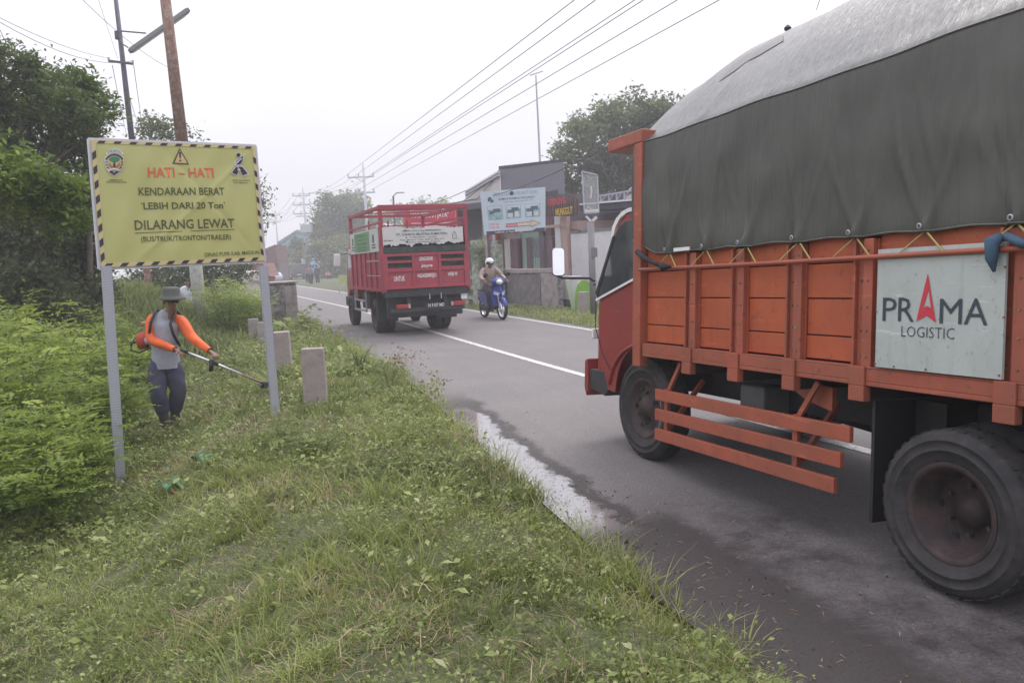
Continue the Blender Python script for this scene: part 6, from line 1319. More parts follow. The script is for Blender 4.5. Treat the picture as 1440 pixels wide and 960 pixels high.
# street panel on its pole
q = gnd(835, 446); base = Vector((q[0], q[1], 0)); Y = q[1]; PN = thing('street_panel', 'tall narrow clear plastic panel in a thin frame on a steel pole by the far verge', 'sign', base)
top = Vat(830.5, 312, Y)-base; MB().tube([Vector((0, 0, -.1)), top], .085, 12).out('pole', M('grey_pole_paint', (.2, .19, .2), .5), PN, smooth=True)
c = [Vat(818.5, 241, Y)-base, Vat(840, 246, Y)-base, Vat(842, 299, Y)-base, Vat(822, 300, Y)-base]; b = MB()
for i in range(4): b.bar(c[i], c[(i+1) % 4], .035, .035, (0, 1, 0))
b.out('frame', m_steel, PN)
mgl = bpy.data.materials.new('cloudy_plastic'); mgl.use_nodes = True; nd_ = mgl.node_tree; bb = nd_.nodes['Principled BSDF']; bb.inputs['Base Color'].default_value = (.45, .46, .48, 1); bb.inputs['Alpha'].default_value = .38; bb.inputs['Roughness'].default_value = .2
b = MB(); V = c + [p+Vector((0, .02, 0)) for p in c]; b.add(V, [(0, 1, 2, 3), (7, 6, 5, 4), (0, 4, 5, 1), (1, 5, 6, 2), (2, 6, 7, 3), (3, 7, 4, 0)]).out('clear_sheet', mgl, PN)
wf = M('faded_white_film', (.6, .6, .6), .5)
MB().bar(c[3]+Vector((0, -.02, .05)), c[2]+Vector((0, -.02, .05)), .03, .07).out('lower_strip', wf, PN)
MB().bar(Vat(824, 304, Y-.02)-base, Vat(831, 311, Y-.02)-base, .05, .05).bar(Vat(839, 305, Y-.02)-base, Vat(833, 311, Y-.02)-base, .06, .07).out('bracket', wf, PN)
MB().tube([Vat(824, 298, Y-.04)-base, Vat(827, 290, Y-.04)-base, Vat(833, 297, Y-.04)-base], .012, 5).tube([Vat(831, 262, Y-.04)-base, Vat(832, 270, Y-.04)-base, Vat(830.5, 279, Y-.04)-base], .02, 5).out('faded_print', wf, PN)
MB().box(-.07, .07, -.02, .02, -.12, .12, mtx(Vat(836, 355, Y-.1)-base)).out('small_plate', m_grey, PN)
# grey and pale two-faced building
gy = 33.; cA = Vat(703, 238, gy); cB = Vat(793, 233, gy-1.5); yl = gy*(362-238)/(365-268.); cL = Vat(654, 268, yl); zt = cA.z
b0 = Vector((cA.x, cA.y, 0)); GB = thing('grey_building', 'large flat-roofed building with dark grey front and pale side wall, above the billboard', 'building', b0)
def quadbox(P, Q, z0, z1, dep, mat, nm, parent, origin, bev=0):
    P = Vector((P.x, P.y, 0)); Q = Vector((Q.x, Q.y, 0)); V = [p+Vector((0, 0, z))-origin for z in (z0, z1) for p in (P, Q, Q+Q.normalized()*dep, P+P.normalized()*dep)]
    return MB().add(V, [(3, 2, 1, 0), (4, 5, 6, 7), (0, 1, 5, 4), (1, 2, 6, 5), (2, 3, 7, 6), (3, 0, 4, 7)]).out(nm, mat, parent, bevel=bev)
quadbox(cA, cB, 0, zt, 8, m_grey, 'front_wall', GB, b0); quadbox(cL, cA-Vector((.01, 0, 0)), 0, zt-.02, .3, m_creamw, 'side_wall', GB, b0); quadbox(cA-Vector((.05, 0, 0)), cB, zt+.003, zt+.12, .3, m_slate, 'parapet', GB, b0)
MB().tube([Vat(655, 274, yl-.3)-b0, Vat(702, 246, gy-.3)-b0], .05, 6).tube([Vat(655, 270, yl-.3)-b0, Vat(702, 242, gy-.3)-b0], .04, 6).out('eave_pipe', m_steel, GB)
ap = Vat(760, 233, 34); AN = thing('antenna_mast', 'tall thin antenna mast rising above the grey flat-roofed building', 'mast', (ap.x, ap.y, 0)); tp_ = Vat(753.5, 106, 34)-AN.location
MB().tube([Vector((0, 0, 0)), Vector((tp_.x*.3, 0, ap.z)), tp_], [.06, .05, .03], 6).bar(tp_+Vector((-.25, 0, 0)), tp_+Vector((.3, 0, .15)), .04, .04).out('mast', m_steel, AN)
# shop: dark awning, dark wall, red banner
sA = Vat(688, 283, 27.5); sB = Vat(556, 298, 48); o = Vector((sA.x, sA.y, 0)); SH_ = thing('roadside_shop', 'dark roadside shop with long sloping awning behind the red truck', 'shop', o)
d = Vector((sB.x-sA.x, sB.y-sA.y, 0)).normalized(); n_ = Vector((-d.y, d.x, 0)); n_ = n_ if n_.x < 0 else -n_
zA_, zB_ = sA.z, sB.z
V = [Vector((0, 0, zA_)), sB-o, sB-o-n_*2.5+Vector((0, 0, .35)), Vector((0, 0, zA_+.35))-n_*2.5]; V += [v-Vector((0, 0, .22)) for v in V]
MB().add(V, [(0, 1, 2, 3), (7, 6, 5, 4), (0, 4, 5, 1), (1, 5, 6, 2), (2, 6, 7, 3), (3, 7, 4, 0)]).out('awning', m_slate, SH_)
w0 = Vector((0, 0, 0))-n_*2.3; w1 = Vector((sB.x-o.x, sB.y-o.y, 0))-n_*2.3
V = [w0, w1, w1+Vector((0, 0, zB_+.2)), w0+Vector((0, 0, zA_+.2))]; V += [v-n_*4 for v in V]
MB().add(V, [(0, 1, 2, 3), (7, 6, 5, 4), (0, 4, 5, 1), (1, 5, 6, 2), (2, 6, 7, 3), (3, 7, 4, 0)]).out('wall', M('dark_shop_wall', (.1, .095, .12), .85, var=.15), SH_)
for k in range(5): q = w0.lerp(w1, .08+.2*k)+n_*.02; MB().add([q, q+d*1.6, q+d*1.6+Vector((0, 0, 2.1)), q+Vector((0, 0, 2.1))], [(0, 1, 2, 3)]).out('shutter', m_slate, SH_)
for k in range(4): q = Vector((0, 0, 0)).lerp(Vector((sB.x-o.x, sB.y-o.y, 0)), k/3); MB().box(-.05, .05, -.05, .05, 0, zA_+(zB_-zA_)*k/3-.24, Matrix.Translation(q-n_*.1)).out('awning_post', m_steel, SH_)
rb = Vat(605, 307, 29.5); RB = thing('shop_banner', 'red shop banner with white letters ANUGERAH JAYA seen through the truck frame', 'banner', rb-Vector((0, 0, .6))); RB_ = RB.location
l_, r_, tt, bt_ = Vat(567, 307, 30)-RB_, Vat(643, 305, 28.8)-RB_, .31, -.31
fr = lambda x, y, e=.003: l_.lerp(r_, x)+Vector((0, -.02-e, y))
bo = MB().add([fr(0, bt_), fr(1, bt_), fr(1, tt), fr(0, tt), fr(0, bt_)+Vector((0, .02, 0)), fr(1, bt_)+Vector((0, .02, 0)), fr(1, tt)+Vector((0, .02, 0)), fr(0, tt)+Vector((0, .02, 0))], [(0, 1, 2, 3), (7, 6, 5, 4), (0, 4, 5, 1), (1, 5, 6, 2), (2, 6, 7, 3), (3, 7, 4, 0)]).out('banner', M('banner_red', (.5, .04, .07), .5), RB)
text('"ANUGERAH JAYA"', fr, .5, .07, .7, .27, m_white, bo, .015, .012); MB().bar(fr(.12, .28), fr(.9, .28), .02, .05).out('print_block', m_white, bo); MB().bar(fr(.15, -.2), fr(.9, -.2), .02, .05).out('print_block', M('pink_print', (.6, .35, .38), .5), bo)
for x in (.02, .98): MB().tube([fr(x, bt_)+Vector((0, .03, -2.2)), fr(x, tt)+Vector((0, .03, .1))], .03, 6).out('post', m_steel, RB)
# billboard
bb_ = Vat(722, 330, 24.3); BB = thing('billboard', 'pale blue billboard with three house pictures, a red arrow and a yellow-red arrow', 'billboard', (bb_.x, bb_.y+.1, 0)); O = BB.location
c4 = [Vat(681, 331, 24.6)-O, Vat(767, 325, 24.0)-O, Vat(767, 263, 24.0)-O, Vat(675, 270, 24.6)-O]
def bfr(x, y, e=.003): # x,y in 0..1
    p = (c4[0]*(1-x)+c4[1]*x)*(1-y)+(c4[3]*(1-x)+c4[2]*x)*y; return p+Vector((0, -e-.01, 0))+Vector((0, .012*math.sin(7*x)*math.sin(5*y), 0))
m_bb = M('billboard_blue', (.48, .56, .63), .4, var=.05); bl_ = MB().grid(lambda a, b: bfr(a, b, 0), 16, 10).out('banner', m_bb, BB, fix=False); MB().grid(lambda a, b: bfr(a, b, -.03), 1, 1).out('backing', m_steel, BB)
for x in (.08, .92): p = bfr(x, 0, -.06); MB().tube([Vector((p.x, p.y, 0)), bfr(x, 1, -.06)], .04, 8).out('post', m_dksteel, BB)
def bq(x0, y0, x1, y1, mt, e=.004, nm='print_block', sk=0): return MB().add([bfr(x0, y0, e), bfr(x1, y0, e), bfr(x1+sk, y1, e), bfr(x0+sk, y1, e)], [(0, 1, 2, 3)]).out(nm, mt, bl_, fix=False)
m_bt = M('billboard_ink', (.08, .12, .16), .5); m_pic = M('picture_teal', (.26, .38, .4), .5, var=.5, scale=14)
bq(.04, .0, .99, .085, m_slate); text('LOKASI : Jl. Raya Munggut, Madiun', bfr, .5, .042, .62, .045, m_white, bl_, .01, .008)
text('PERUMAHAN BUKIT ASRI', bfr, .54, .91, .66, .085, M('outline_blue', (.25, .34, .42), .5), bl_, .0, .006); text('RUMAH IDAMAN KELUARGA', bfr, .56, .80, .56, .05, m_bt, bl_, .006, .006)
text('Siap Huni  Tipe 36 / 45 / 70', bfr, .58, .725, .44, .035, m_bt, bl_, .004, .006)
MB().flat([(.14+.035*math.cos(a), .81+.06*math.sin(a)) for a in (0, .8, 1.6, 2.6, 3.6, 4.4)], bfr, .006).out('logo', m_bt, bl_); MB().flat([(.175+.03*math.cos(a), .76+.05*math.sin(a)) for a in (0, 1.2, 2.6, 4)], bfr, .006).out('logo', m_bt, bl_)
MB().flat([(.485+.03*math.cos(a), .915+.05*math.sin(a)) for a in np.linspace(0, 6, 9)], bfr, .009).out('logo', m_slate, bl_)
for i, x in enumerate((.09, .38, .68)):
    w_ = .24; y0 = .34; y1 = .66-.005*i; bq(x, y0, x+w_, y1, m_pic, .004, 'house_picture'); bq(x+.01, y1-.1, x+w_-.01, y1-.01, m_bb, .005)
    bq(x+.03, y0+.03, x+w_-.03, y0+.13, M('picture_white', (.5, .58, .6), .5), .006); bq(x+.02, y0+.13, x+w_*.55, y0+.2, m_bt, .007, sk=.02); bq(x+w_*.4, y0+.17, x+w_-.03, y0+.25, m_bt, .0075, sk=-.01); bq(x+.11, y0+.03, x+.135, y0+.13, m_bt, .008)
m_ra = M('arrow_red', (.6, .2, .22), .5); m_ya = M('arrow_cream', (.66, .52, .4), .5)
MB().flat([(.37, .15), (.56, .155), (.56, .235), (.37, .225)], bfr, .005).out('arrow', m_ra, bl_); MB().flat([(.56, .155), (.77, .16), (.77, .12), (.92, .2), (.77, .275), (.77, .24), (.56, .235)], bfr, .005).out('arrow', m_ya, bl_)
MB().tube([bfr(x, y, .008) for x, y in ((.37, .15), (.77, .16), (.77, .12), (.92, .2), (.77, .275), (.77, .24), (.37, .225), (.37, .15))], .008, 4).out('arrow_outline', m_bt, bl_)
for y in (.16, .235): text('TYPE 36', bfr, .17, y, .17, .05, m_ra, bl_, .012, .006)

# ------------------------------------------------------------------ trees
def pb_(px, py, r, Y, O, fy=1., fz=1., dY=0):
    p = at(px, py, Y+dY); R = r*(Y+dY)/FPX; return ((p[0]-O[0], p[1]-O[1], p[2]-O[2]), (R, R*fy, R*fz))
def ptree(name, label, px, Y, spec, r, mat, **k):
    p = at(px, 400, Y); O = (p[0], p[1], -.1); return tree(name, label, O, [pb_(a, b, c, Y, O, dY=random.uniform(-.04, .06)*Y) for a, b, c in spec], r, mat, **k)
ptree('street_tree', 'broad hazy tree behind the grey flat-roofed building and street panel', 880, 42, [(800, 218, 20), (822, 190, 28), (850, 215, 36), (860, 165, 26), (893, 180, 40), (905, 150, 22), (930, 165, 28), (935, 215, 40), (880, 240, 42), (838, 255, 32), (800, 262, 26), (960, 230, 50), (784, 222, 12), (812, 170, 12), (870, 148, 14)], .35, g_dark, nclump=420, per=52, spread=.3, leaf=.24, asp=.55)
G_ = 'trees standing beyond the red truck'
ptree('street_tree', 'tall dark-crowned tree right of the transformer pole, behind the red truck', 490, 108, [(492, 283, 15), (478, 305, 22), (460, 290, 13), (505, 300, 18), (485, 335, 28), (510, 330, 22), (495, 365, 26), (455, 310, 14), (520, 310, 14)], .3, g_dark, nclump=260, per=48, spread=.66, leaf=.52, group=G_)
ptree('street_tree', 'round olive-green tree in front of the tall dark one, left of the red truck', 455, 100, [(442, 325, 12), (457, 345, 20), (470, 365, 22), (446, 352, 13), (475, 345, 14), (462, 384, 16), (480, 385, 14)], .22, leafmat('leaf_olive', [(.08, .10, .03), (.13, .155, .045), (.2, .22, .06), (.28, .29, .09)]), nclump=180, per=44, spread=.55, leaf=.45, group=G_)
ptree('street_tree', 'small dark conical tree just left of the transformer pole', 417, 112, [(418, 343, 7), (413, 356, 9), (421, 366, 8)], .2, g_mid, nclump=60, per=36, spread=.5, leaf=.45, group=G_)
ptree('street_tree', 'low bright hedge tree beside the dark van', 398, 104, [(390, 378, 9), (402, 377, 8)], .15, g_yel, nclump=50, per=30, spread=.35, leaf=.3, group=G_, cat='bush', bias=.4)
ptree('street_tree', 'pale distant tree line behind the red truck frame near the street lamp', 570, 120, [(560, 300, 12), (590, 296, 14), (615, 290, 10), (540, 305, 10), (580, 312, 16)], .3, g_mid, nclump=90, per=30, spread=.7, leaf=.6, group=G_)
ptree('street_tree', 'dark leafy tree behind the warning sign, showing above, below and right of it', 270, 26, [(206, 184, 16), (222, 178, 13), (240, 188, 12), (228, 230, 40), (266, 192, 7), (250, 270, 60), (320, 280, 42), (358, 285, 13), (362, 310, 12), (364, 262, 7), (210, 392, 32), (250, 388, 32), (300, 385, 32), (335, 380, 20), (180, 330, 30), (270, 420, 26), (225, 420, 24)], .2, g_dark, nclump=560, per=44, spread=.24, leaf=.13)
# big trees at the left
def ftree(name, label, px, Y, spec, r, mat, nf, ln, tintb=.5, group=None, up=.25, rootpx=None, npin=10, droop=.35):
    p = at(px, 460, Y); O = np.array((p[0], p[1], -.15)); bl = [pb_(a, b, c, Y, O, dY=dy) for a, b, c, dy in spec]; T = thing(name, label, 'tree', tuple(O), group=group)
    trunk(T, (0, 0, 0), (sum(q[0][0] for q in bl)/len(bl)*.8, sum(q[0][1] for q in bl)/len(bl)*.8, sum(q[0][2] for q in bl)/len(bl)*.95), r, [q[0] for q in bl])
    vol = np.array([q[1][0]**2 for q in bl]); vol = vol/vol.sum(); Bs, Ds, Tn = [], [], []
    for (c, rr), v in zip(bl, vol):
        m = int(nf*v); d = RNG.normal(size=(m, 3)); d /= np.linalg.norm(d, axis=1)[:, None]; rad = RNG.random(m)**.45
        nc = max(3, m//16); cl = RNG.normal(size=(nc, 3)); cl /= np.linalg.norm(cl, axis=1)[:, None]; cl *= (RNG.random(nc)**.4)[:, None]; q = RNG.integers(0, nc, m)
        off = cl[q]*1.05 + d*rad[:, None]*.24; Bs.append(np.array(c)+off*np.array(rr)); dd = off*.8 + RNG.normal(size=(m, 3))*.35; dd[:, 2] = dd[:, 2]*.3+up; Ds.append(dd); Tn.append(np.clip(tintb+.25*(RNG.random(m)-.5)+.35*(RNG.random(nc)[q]-.5), 0, 1))
    Bs, Ds, Tn = map(np.concatenate, (Bs, Ds, Tn)); V, F, Tt = fronds(Bs, Ds, ln*.75*(.6+.7*RNG.random(len(Bs))), npin, .25, .055, droop, Tn)
    m = len(Bs)*8; q = RNG.integers(0, len(Bs), m); C = Bs[q]+Ds[q]*ln*.3+RNG.normal(size=(m, 3))*ln*.26; nn = RNG.normal(size=(m, 3))*.7; nn[:, 2] += .8; nn /= np.linalg.norm(nn, axis=1)[:, None]
    V2, F2, T2 = leafquads(C, nn, ln*.2*(.6+.8*RNG.random(m)), .45, np.clip(Tn[q]-.1+.3*(RNG.random(m)-.5), 0, 1))
    npmesh('crown', np.concatenate([V, V2]), np.concatenate([F, F2+len(V)]), mat, T, np.concatenate([Tt, T2])); return T
ftree('feathery_tree', 'tall dark feathery tree filling the upper left corner', 30, 13.5, [(22, 92, 26, 0), (10, 130, 42, 0), (58, 135, 36, .3), (35, 175, 48, .5), (88, 165, 40, 0), (118, 150, 24, -.3), (70, 320, 40, .5), (40, 290, 44, .2), (100, 205, 40, .5), (60, 235, 50, .8), (20, 250, 50, 1), (112, 250, 30, .6), (90, 290, 40, 1), (-20, 200, 60, 0), (125, 185, 20, 0)], .14, g_mid, 2900, .44, .36)
ftree('feathery_tree', 'dark lower tree mass behind the shrubs on the left', 60, 15, [(20, 330, 50, 0), (70, 340, 46, .4), (110, 345, 34, .2), (30, 390, 50, .3), (90, 395, 46, 0), (130, 390, 28, 0), (0, 420, 40, -1), (60, 430, 44, -1), (110, 425, 34, -1), (20, 460, 40, -1.5), (80, 400, 30, -1.5), (30, 370, 34, -1.5), (125, 330, 22, 0)], .09, g_dark, 3400, .5, .35)
ftree('feathery_tree', 'yellow-green feathery branch tree reaching in from the left frame edge', -330, 9.5, [(8, 238, 20, 0), (38, 245, 18, -.2), (68, 258, 16, -.2), (15, 262, 18, .1), (98, 275, 14, 0), (70, 285, 15, .2), (112, 282, 10, 0), (48, 268, 16, 0), (100, 300, 12, .3), (-30, 240, 30, 0)], .045, g_yel, 720, .42, .42, up=.05, droop=.45)
ftree('feathery_tree', 'light feathery crown tips above the warning sign corner, far left', 120, 14.5, [(132, 148, 14, 0), (118, 132, 14, 0), (105, 125, 12, 0), (140, 160, 9, 0)], .06, g_yel, 260, .5, .25)
# trees on the other bank of the road behind the photographer (seen only in mirrors and glass)
for (x, y, lb) in ((-15, -34, 'dark roadside tree behind the viewpoint, left bank'), (12, -46, 'dark roadside tree behind the viewpoint, right bank')):
    tree('street_tree', lb, (x, y, -.1), [((0, 0, 4.5), (2.6, 2.6, 2.2)), ((1.5, .8, 6), (2, 2, 1.8)), ((-1.6, -.5, 5.5), (2, 2, 1.8))], .2, g_dark, nclump=70, per=26, spread=.5, leaf=.45)
# climbing greens on the fence
p = gnd(684, 432); shrub((p[0], p[1]+.3, 1.2), 1.1, 1.0, 160, 'leafy creeper sprawling over the fence left of the rider', g_mid, (.25, .4), 8, name='creeper', group=None)
p = gnd(745, 441); shrub((p[0], p[1], 0), .35, .2, 60, 'small green weed at the foot of the boundary wall', g_mid, (.12, .2), 7, name='small_weed', group=None)

# ------------------------------------------------------------------ far end of the road
def upole(px, pyt, Y, arms, label, h=None, base_py=None):
    top = Vat(px, pyt, Y); T = thing('power_pole', label, 'utility pole', (top.x, top.y, 0), group='power poles with crossarms along the road'); z = top.z
    MB().tube([(0, 0, -.2), (0, 0, z)], [.17, .1], 8).out('pole', m_steel, T, smooth=True); ends = []
    for dz_, w_, dbl in arms:
        az = z-dz_; MB().bar((-w_*.62, 0, az), (w_*.38, 0, az), .1, .12).out('crossarm', m_steel, T)
        if dbl: MB().bar((-w_*.5, .2, az-.3), (w_*.3, .2, az-.3), .1, .1).out('crossarm', m_steel, T)
        for x in (-w_*.6, -w_*.2, w_*.36):
            MB().tube([(x, 0, az+.06), (x, 0, az+.35)], [.05, .07], 6).out('insulator', m_steel, T); ends.append(Vector((top.x+x, top.y, az+.35)))
        MB().bar((-w_*.35, 0, az), (0, 0, az-.5), .05, .05).out('brace', m_steel, T)
    return T, ends
PA, eA = upole(510.5, 230, 76, [(1.25, 2.45, 0), (2.7, 2.35, 0)], 'nearest distant power pole with two crossarms above the dark trees')
PB, eB = upole(426, 264, 98, [(.95, 2.1, 0), (2.05, 2.1, 0), (3.1, 2.2, 1)], 'power pole with three crossarms and a transformer left of the trees')
PC, eC = upole(387, 296, 130, [(.8, 1.8, 0), (1.9, 1.8, 0)], 'farthest power pole beside the blue gabled house')
tr = Vat(431, 322, 97.5)-PB.location; MB().box(-.65, .65, -.4, .4, -.45, .55, mtx(tr)).out('transformer', m_steel, PB, bevel=.05); MB().box(-.25, .25, -.2, .2, -.3, .3, mtx(Vat(427, 367, 97.5)-PB.location)).out('switch_box', m_steel, PB)
PD = thing('power_pole', 'power pole just outside the right frame edge carrying the overhead lines', 'utility pole', (17.5, 1.5, 0), group='power poles with crossarms along the road')
MB().tube([(0, 0, 0), (0, 0, 11)], [.17, .1], 8).out('pole', m_steel, PD); MB().bar((-1.5, 0, 10.6), (1, 0, 10.6), .1, .1).bar((-1.5, 0, 9.3), (1, 0, 9.3), .1, .1).out('crossarm', m_steel, PD)
lab = ['first', 'second', 'third', 'fourth', 'fifth', 'sixth']; gw = 'overhead power lines between the poles'
tgt = [(808, 0), (838, 0), (893, 0), (905, 0), (953, 0), (1012, 0)]
for i in range(6):
    # the line passes through the sky point seen at the top frame edge, then on to the near pole
    e = eA[i]; dpt = Vector(at(*tgt[i], 22.5)); q = e+(dpt-e)*1.5
    wire(e, q, .0, .022, f'overhead line to the near side, {lab[i]} from left at the top frame edge', gw, 20)
pos = ['left end of the upper', 'middle of the upper', 'right end of the upper', 'left end of the lower', 'middle of the lower', 'right end of the lower']
for i in range(6): wire(eB[i], eA[i], .7, .02, f'cable from the transformer pole to the {pos[i]} crossarm', gw, 16); wire(eC[i], eB[i], .9, .02, f'cable from the farthest pole ({pos[i]} crossarm) to the next', gw, 16)
for i in (0, 2): wire(eC[i], Vat(370-30*i, 420-60+i*6, 175), .6, .03, f'{["left", 0, "right"][i]} line running on beyond the farthest pole', gw, 10)
wire(Vat(668, 280, 27.3), Vat(990, 128, 11), .25, .016, 'thick dark service cable passing low across the trees to the orange truck', 'service cables')
wire(Vat(556, 296, 48), Vat(668, 280, 27.3), .05, .03, 'dark service cable running along the shop awning', 'service cables')
wire(Vat(604, 297, 52), Vat(705, 236, 33), .5, .03, 'sagging cable rising toward the pale side wall', 'service cables'); wire(Vat(612, 292, 52), Vat(702, 240, 33), .9, .03, 'second sagging cable below the first near the pale side wall', 'service cables')
wire(Vat(560, 288, 75), Vat(655, 268, 41), .4, .03, 'thin cable behind the street lamp toward the pale wall', 'service cables')
wire(Vat(1148, 14, 9), Vat(1160, -20, 8.5), 0, .006, 'short cable end seen above the tarpaulin', 'service cables')
# street lamp beyond the truck
p = Vat(553, 296, 62); SL = thing('street_lamp', 'single-arm street lamp standing beyond the red truck', 'street lamp', (p.x, p.y, 0)); t_ = Vat(553, 276, 62)-SL.location; h_ = Vat(563, 271, 62)-SL.location
MB().tube([(0, 0, 0), t_], [.1, .07], 8).tube([t_, (t_+h_)/2+Vector((0, 0, .12)), h_], .04, 6).out('post', m_dksteel, SL); MB().box(-.1, .3, -.1, .1, -.05, .05, mtx(h_)).out('lamp_head', m_steel, SL, bevel=.02)
# houses at the far left
def gable(name, label, Y, wall, roof, mw, mr, dep=8, ridge=None, extras=()):
    (x0, yt, x1, yb) = wall; a = Vat(x0, yt, Y); c = Vat(x1, yt, Y); o = Vector(((a.x+c.x)/2, Y, 0)); T = thing(name, label, 'house', o)
    z = (a.z+c.z)/2; MB().box(a.x-o.x, c.x-o.x, 0, dep, 0, z).out('wall', mw, T)
    rp = [Vat(*q, Y)-o for q in roof]; V = [p+Vector((0, -.3, 0)) for p in rp]+[p+Vector((0, dep+.3, 0)) for p in rp]; n = len(rp)
    MB().add(V, [tuple(range(n)), tuple(range(n, 2*n))[::-1]]+[(i, (i+1) % n, n+(i+1) % n, n+i) for i in range(n)]).out('roof', mr, T)
    for nm, m, q in extras:
        p0 = Vat(q[0], q[1], Y)-o; p1 = Vat(q[2], q[3], Y)-o; MB().box(p0.x, p1.x, -.08, -.003, p1.z, p0.z).out(nm, m, T)
    return T
m_blue = M('blue_wall', (.16, .42, .68), .8, var=.05); m_roofd = M('weathered_roof', (.16, .16, .18), .9); m_tile = M('brown_tiles', (.2, .1, .09), .9, var=.25, scale=4)
gable('house', 'bright blue gabled house far away left of the transformer pole', 125, (392, 345, 428, 372), [(390, 341), (418, 323), (432, 330), (432, 333), (418, 326.5), (391, 345)], m_blue, m_roofd)
MB()  # gable infill of the blue house
for o in list(COL.objects):
    if o.get('label', '').startswith('bright blue'):
        P = [Vat(392, 346, 125)-o.location, Vat(418, 326, 125)-o.location, Vat(430, 333, 125)-o.location, Vat(430, 352, 125)-o.location, Vat(392, 352, 125)-o.location]; n = 5; V = [p+Vector((0, -.02, 0)) for p in P]+[p+Vector((0, 2, 0)) for p in P]
        MB().add(V, [tuple(range(n)), tuple(range(n, 2*n))[::-1]]+[(i, (i+1) % n, n+(i+1) % n, n+i) for i in range(n)]).out('gable_wall', m_blue, o)
gable('house', 'low house with reddish roof and white trimmed windows below the blue house', 118, (391, 360, 420, 378), [(386, 360), (392, 352), (419, 352), (422, 360)], m_creamw, m_tile, dep=3, extras=(('window', m_glass, (396, 363, 401, 371)), ('window', m_glass, (405, 363, 412, 372)), ('trim', m_white, (402, 361, 404, 372))))
gable('house', 'brown tiled house partly hidden behind the right edge of the sign', 70, (366, 370, 392, 392), [(360, 372), (374, 350), (388, 344), (392, 372)], M('brown_wall', (.15, .125, .115), .9, var=.3, scale=2), M('brown_roof', (.15, .09, .085), .9, var=.25, scale=4), dep=3)
gable('house', 'long reddish shed roof seen below the right end of the sign', 45, (330, 390, 376, 408), [(322, 390), (336, 372), (372, 370), (380, 388)], M('dull_orange_wall', (.36, .14, .1), .9), M('rusty_roof', (.26, .15, .13), .9, var=.2), dep=1.5, extras=(('window', m_glass, (338, 394, 352, 402)), ('door', m_maroon, (358, 393, 366, 407))))
gable('house', 'small pale gabled house behind the shrubs right of the whitewashed pole', 32, (306, 395, 333, 415), [(303, 397), (322, 382), (334, 384), (336, 397)], m_creamw, M('pale_roof', (.4, .38, .36), .9), dep=3)
# dark van, far riders, bystanders, stall
def van(px, py, Y):
    p = gnd(px, py); T = thing('parked_van', 'dark boxy van seen from behind at the far end of the road', 'van', (p[0], p[1], 0), R_(20)); s = 1.
    m_v = M('dark_van_paint', (.05, .055, .06), .3); B = MB
    c = B().prism([(-2.0, .35), (-2.05, .9), (-1.95, 1.9), (-1.8, 1.98), (1.1, 1.98), (1.5, 1.2), (2.0, 1.0), (2.0, .35)], 'x', -.95, .95).out('body', m_v, T, bevel=.08)
    B().add([(-.78, -2.03, 1.2), (.78, -2.03, 1.2), (.7, -1.97, 1.78), (-.7, -1.97, 1.78)], [(0, 1, 2, 3)]).out('rear_window', m_glass, c)
    for s in (-1, 1):
        B().box(s*.8-.09, s*.8+.09, -2.08, -2.04, .85, 1.12).out('tail_lamp', M('tail_lamp_red', (.35, .03, .03), .3), c)
        for y in (-1.3, 1.3): wheel(T, (s*.82, y, .32), .32, .2, s, hub=False)
    B().box(-.95, .95, -2.15, -2.02, .38, .6).out('bumper', m_black, c, bevel=.03); B().box(-.25, .25, -2.17, -2.15, .62, .74).out('number_plate', m_white, c); return T
van(419, 393.5, 92)
def stand(px, py, label, shirt, tr_, over=None, rz=0, hair=True, **k):
    p = gnd(px, py); return person('person', label, over, (p[0], p[1], 0), rz, shirt, tr_, (m_black, False), hair=hair, fingers=False, group='people at the far end of the road', **k)
m_g1 = M('grey_blue_shirt', (.16, .17, .22), .8); m_d1 = M('dark_clothes', (.04, .04, .05), .8)
stand(438, 400, 'standing person in grey-blue clothes on the far road edge', m_g1, m_d1, rz=2.6)
stand(433.5, 398, 'person in dull red shirt standing just left of the one in grey-blue', M('dull_red_shirt', (.3, .1, .12), .8), m_d1, rz=.4)
stand(447, 398.5, 'person in dark clothes standing right of the one in grey-blue', m_d1, m_d1, rz=3.4)
sit = dict(pel=(0, 0, .3), wst=(0, 0, .42), cst=(0, -.04, .62), nk=(0, -.08, .82), hd=(0, -.1, .94), sL=(.18, -.04, .78), sR=(-.18, -.04, .78), eL=(.25, -.15, .55), eR=(-.25, -.15, .55), hL=(.12, -.35, .45), hR=(-.12, -.35, .45), pL=(.09, 0, .28), pR=(-.09, 0, .28), kL=(.14, -.38, .45), kR=(-.14, -.38, .45), aL=(.12, -.42, .09), aR=(-.12, -.42, .09), tL=(.12, -.55, .03), tR=(-.12, -.55, .03))
stand(461.5, 393, 'person in pink shirt sitting low on the far roadside', M('pink_shirt', (.5, .22, .24), .8), m_d1, over=sit, rz=.3)
p = at(388, 397, 52); sc2 = scooter('motor_scooter', 'dark motor scooter half hidden behind the concrete block', (p[0], p[1], 0), R_(20), ('black', (.03, .03, .04)))
RT, J, H, fd, up2, sd = person('person', 'far rider in purple jacket carrying a white sack behind the concrete block', rj, (p[0], p[1], 0), R_(200), M('purple_jacket', (.13, .1, .3), .8), m_d1, (m_black, False), hair=False, fingers=False)
helmet(RT, H, fd, up2, sd, m_black, False)
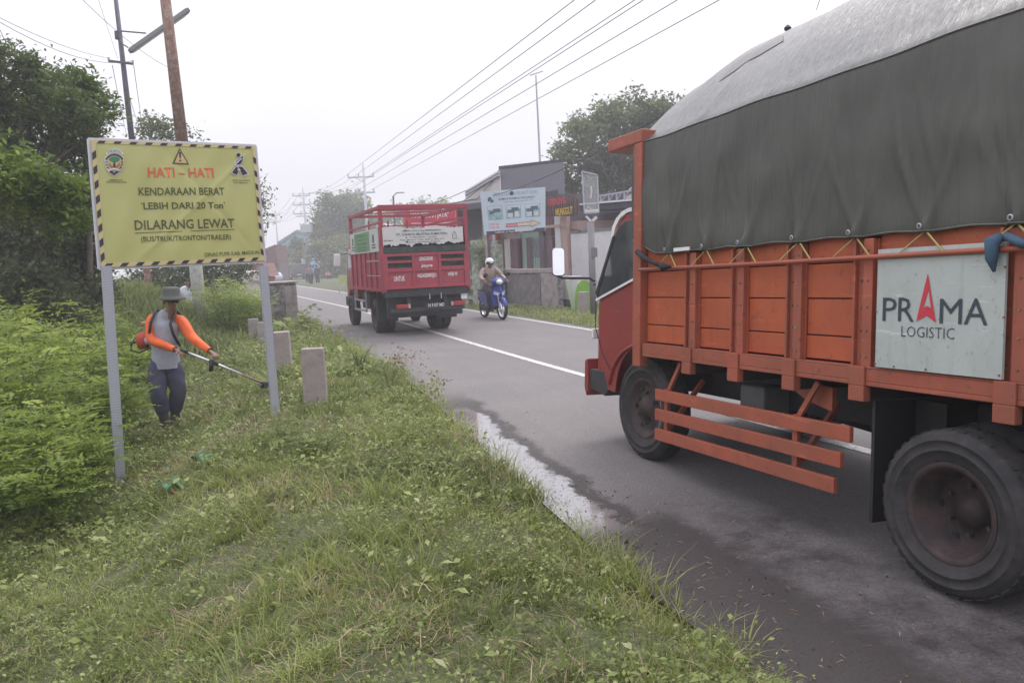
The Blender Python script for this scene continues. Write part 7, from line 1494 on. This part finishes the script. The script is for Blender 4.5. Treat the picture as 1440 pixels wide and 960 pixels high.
sk = MB().lathe([(.001, -.3), (.25, -.25), (.38, -.05), (.36, .12), (.2, .28), (.001, .3)], mtx((p[0]+.35, p[1]-.9, 1.05), ry=.3), 14).out('sack', M('white_sack', (.6, .62, .72), .8), None, smooth=True, label='bulging white sack carried behind the purple-jacketed rider', cat='sack')
p = gnd(482, 412); ST = thing('stall_board', 'small yellow-green roadside board on legs beside the red truck', 'sign', (p[0], p[1], 0)); a = Vat(475, 387, p[1])-ST.location; c = Vat(488, 398, p[1])-ST.location
fb_ = MB().box(a.x, c.x, 0, .05, c.z, a.z).out('board', M('yellow_green_board', (.36, .42, .16), .7, var=.2, scale=9), ST); MB().box(a.x, a.x+.05, .06, .1, 0, c.z).box(c.x-.05, c.x, .06, .1, 0, c.z).out('leg', m_steel, ST)
# stones and grit by the wet asphalt
for px, py, r in ((736, 704, .012), (762, 701, .018), (688, 668, .012), (880, 762, .016), (897, 771, .013), (868, 752, .010), (850, 742, .009)):
    p = gnd(px, py); b = MB(); b.lathe([(.001, 0), (r, r*.2), (r*.9, r*.8), (.001, r)], mtx((0, 0, 0), rz=random.random()), 6); o = b.out('pebble', m_chassis, None, label='small dark stone on the wet asphalt, ' + {736: 'left of the pair in the puddle', 762: 'largest one in the middle of the puddle', 688: 'farthest one up the puddle', 880: 'upper one of the pair on the dark grit', 897: 'rightmost one on the dark grit', 868: 'between the puddle end and the dark grit', 850: 'at the near end of the puddle'}[px], cat='stone', group='small dark stones on the wet asphalt'); o.location = (p[0], p[1], .002)

# ------------------------------------------------------------------ haze
hz = MB().box(-260, 120, -14, 420, -1.2, 24).out('haze', None, None, kind='stuff')
hm = bpy.data.materials.new('haze'); hm.use_nodes = True; N = hm.node_tree.nodes; N.remove(N['Principled BSDF']); pv = N.new('ShaderNodeVolumePrincipled'); pv.inputs['Density'].default_value = HAZE = .0029; pv.inputs['Color'].default_value = (.93, .94, 1, 1); pv.inputs['Anisotropy'].default_value = .2
hm.node_tree.links.new(pv.outputs[0], N['Material Output'].inputs['Volume']); hz.data.materials.append(hm); tag(hz, 'pale morning haze filling the air over the whole road', 'haze')
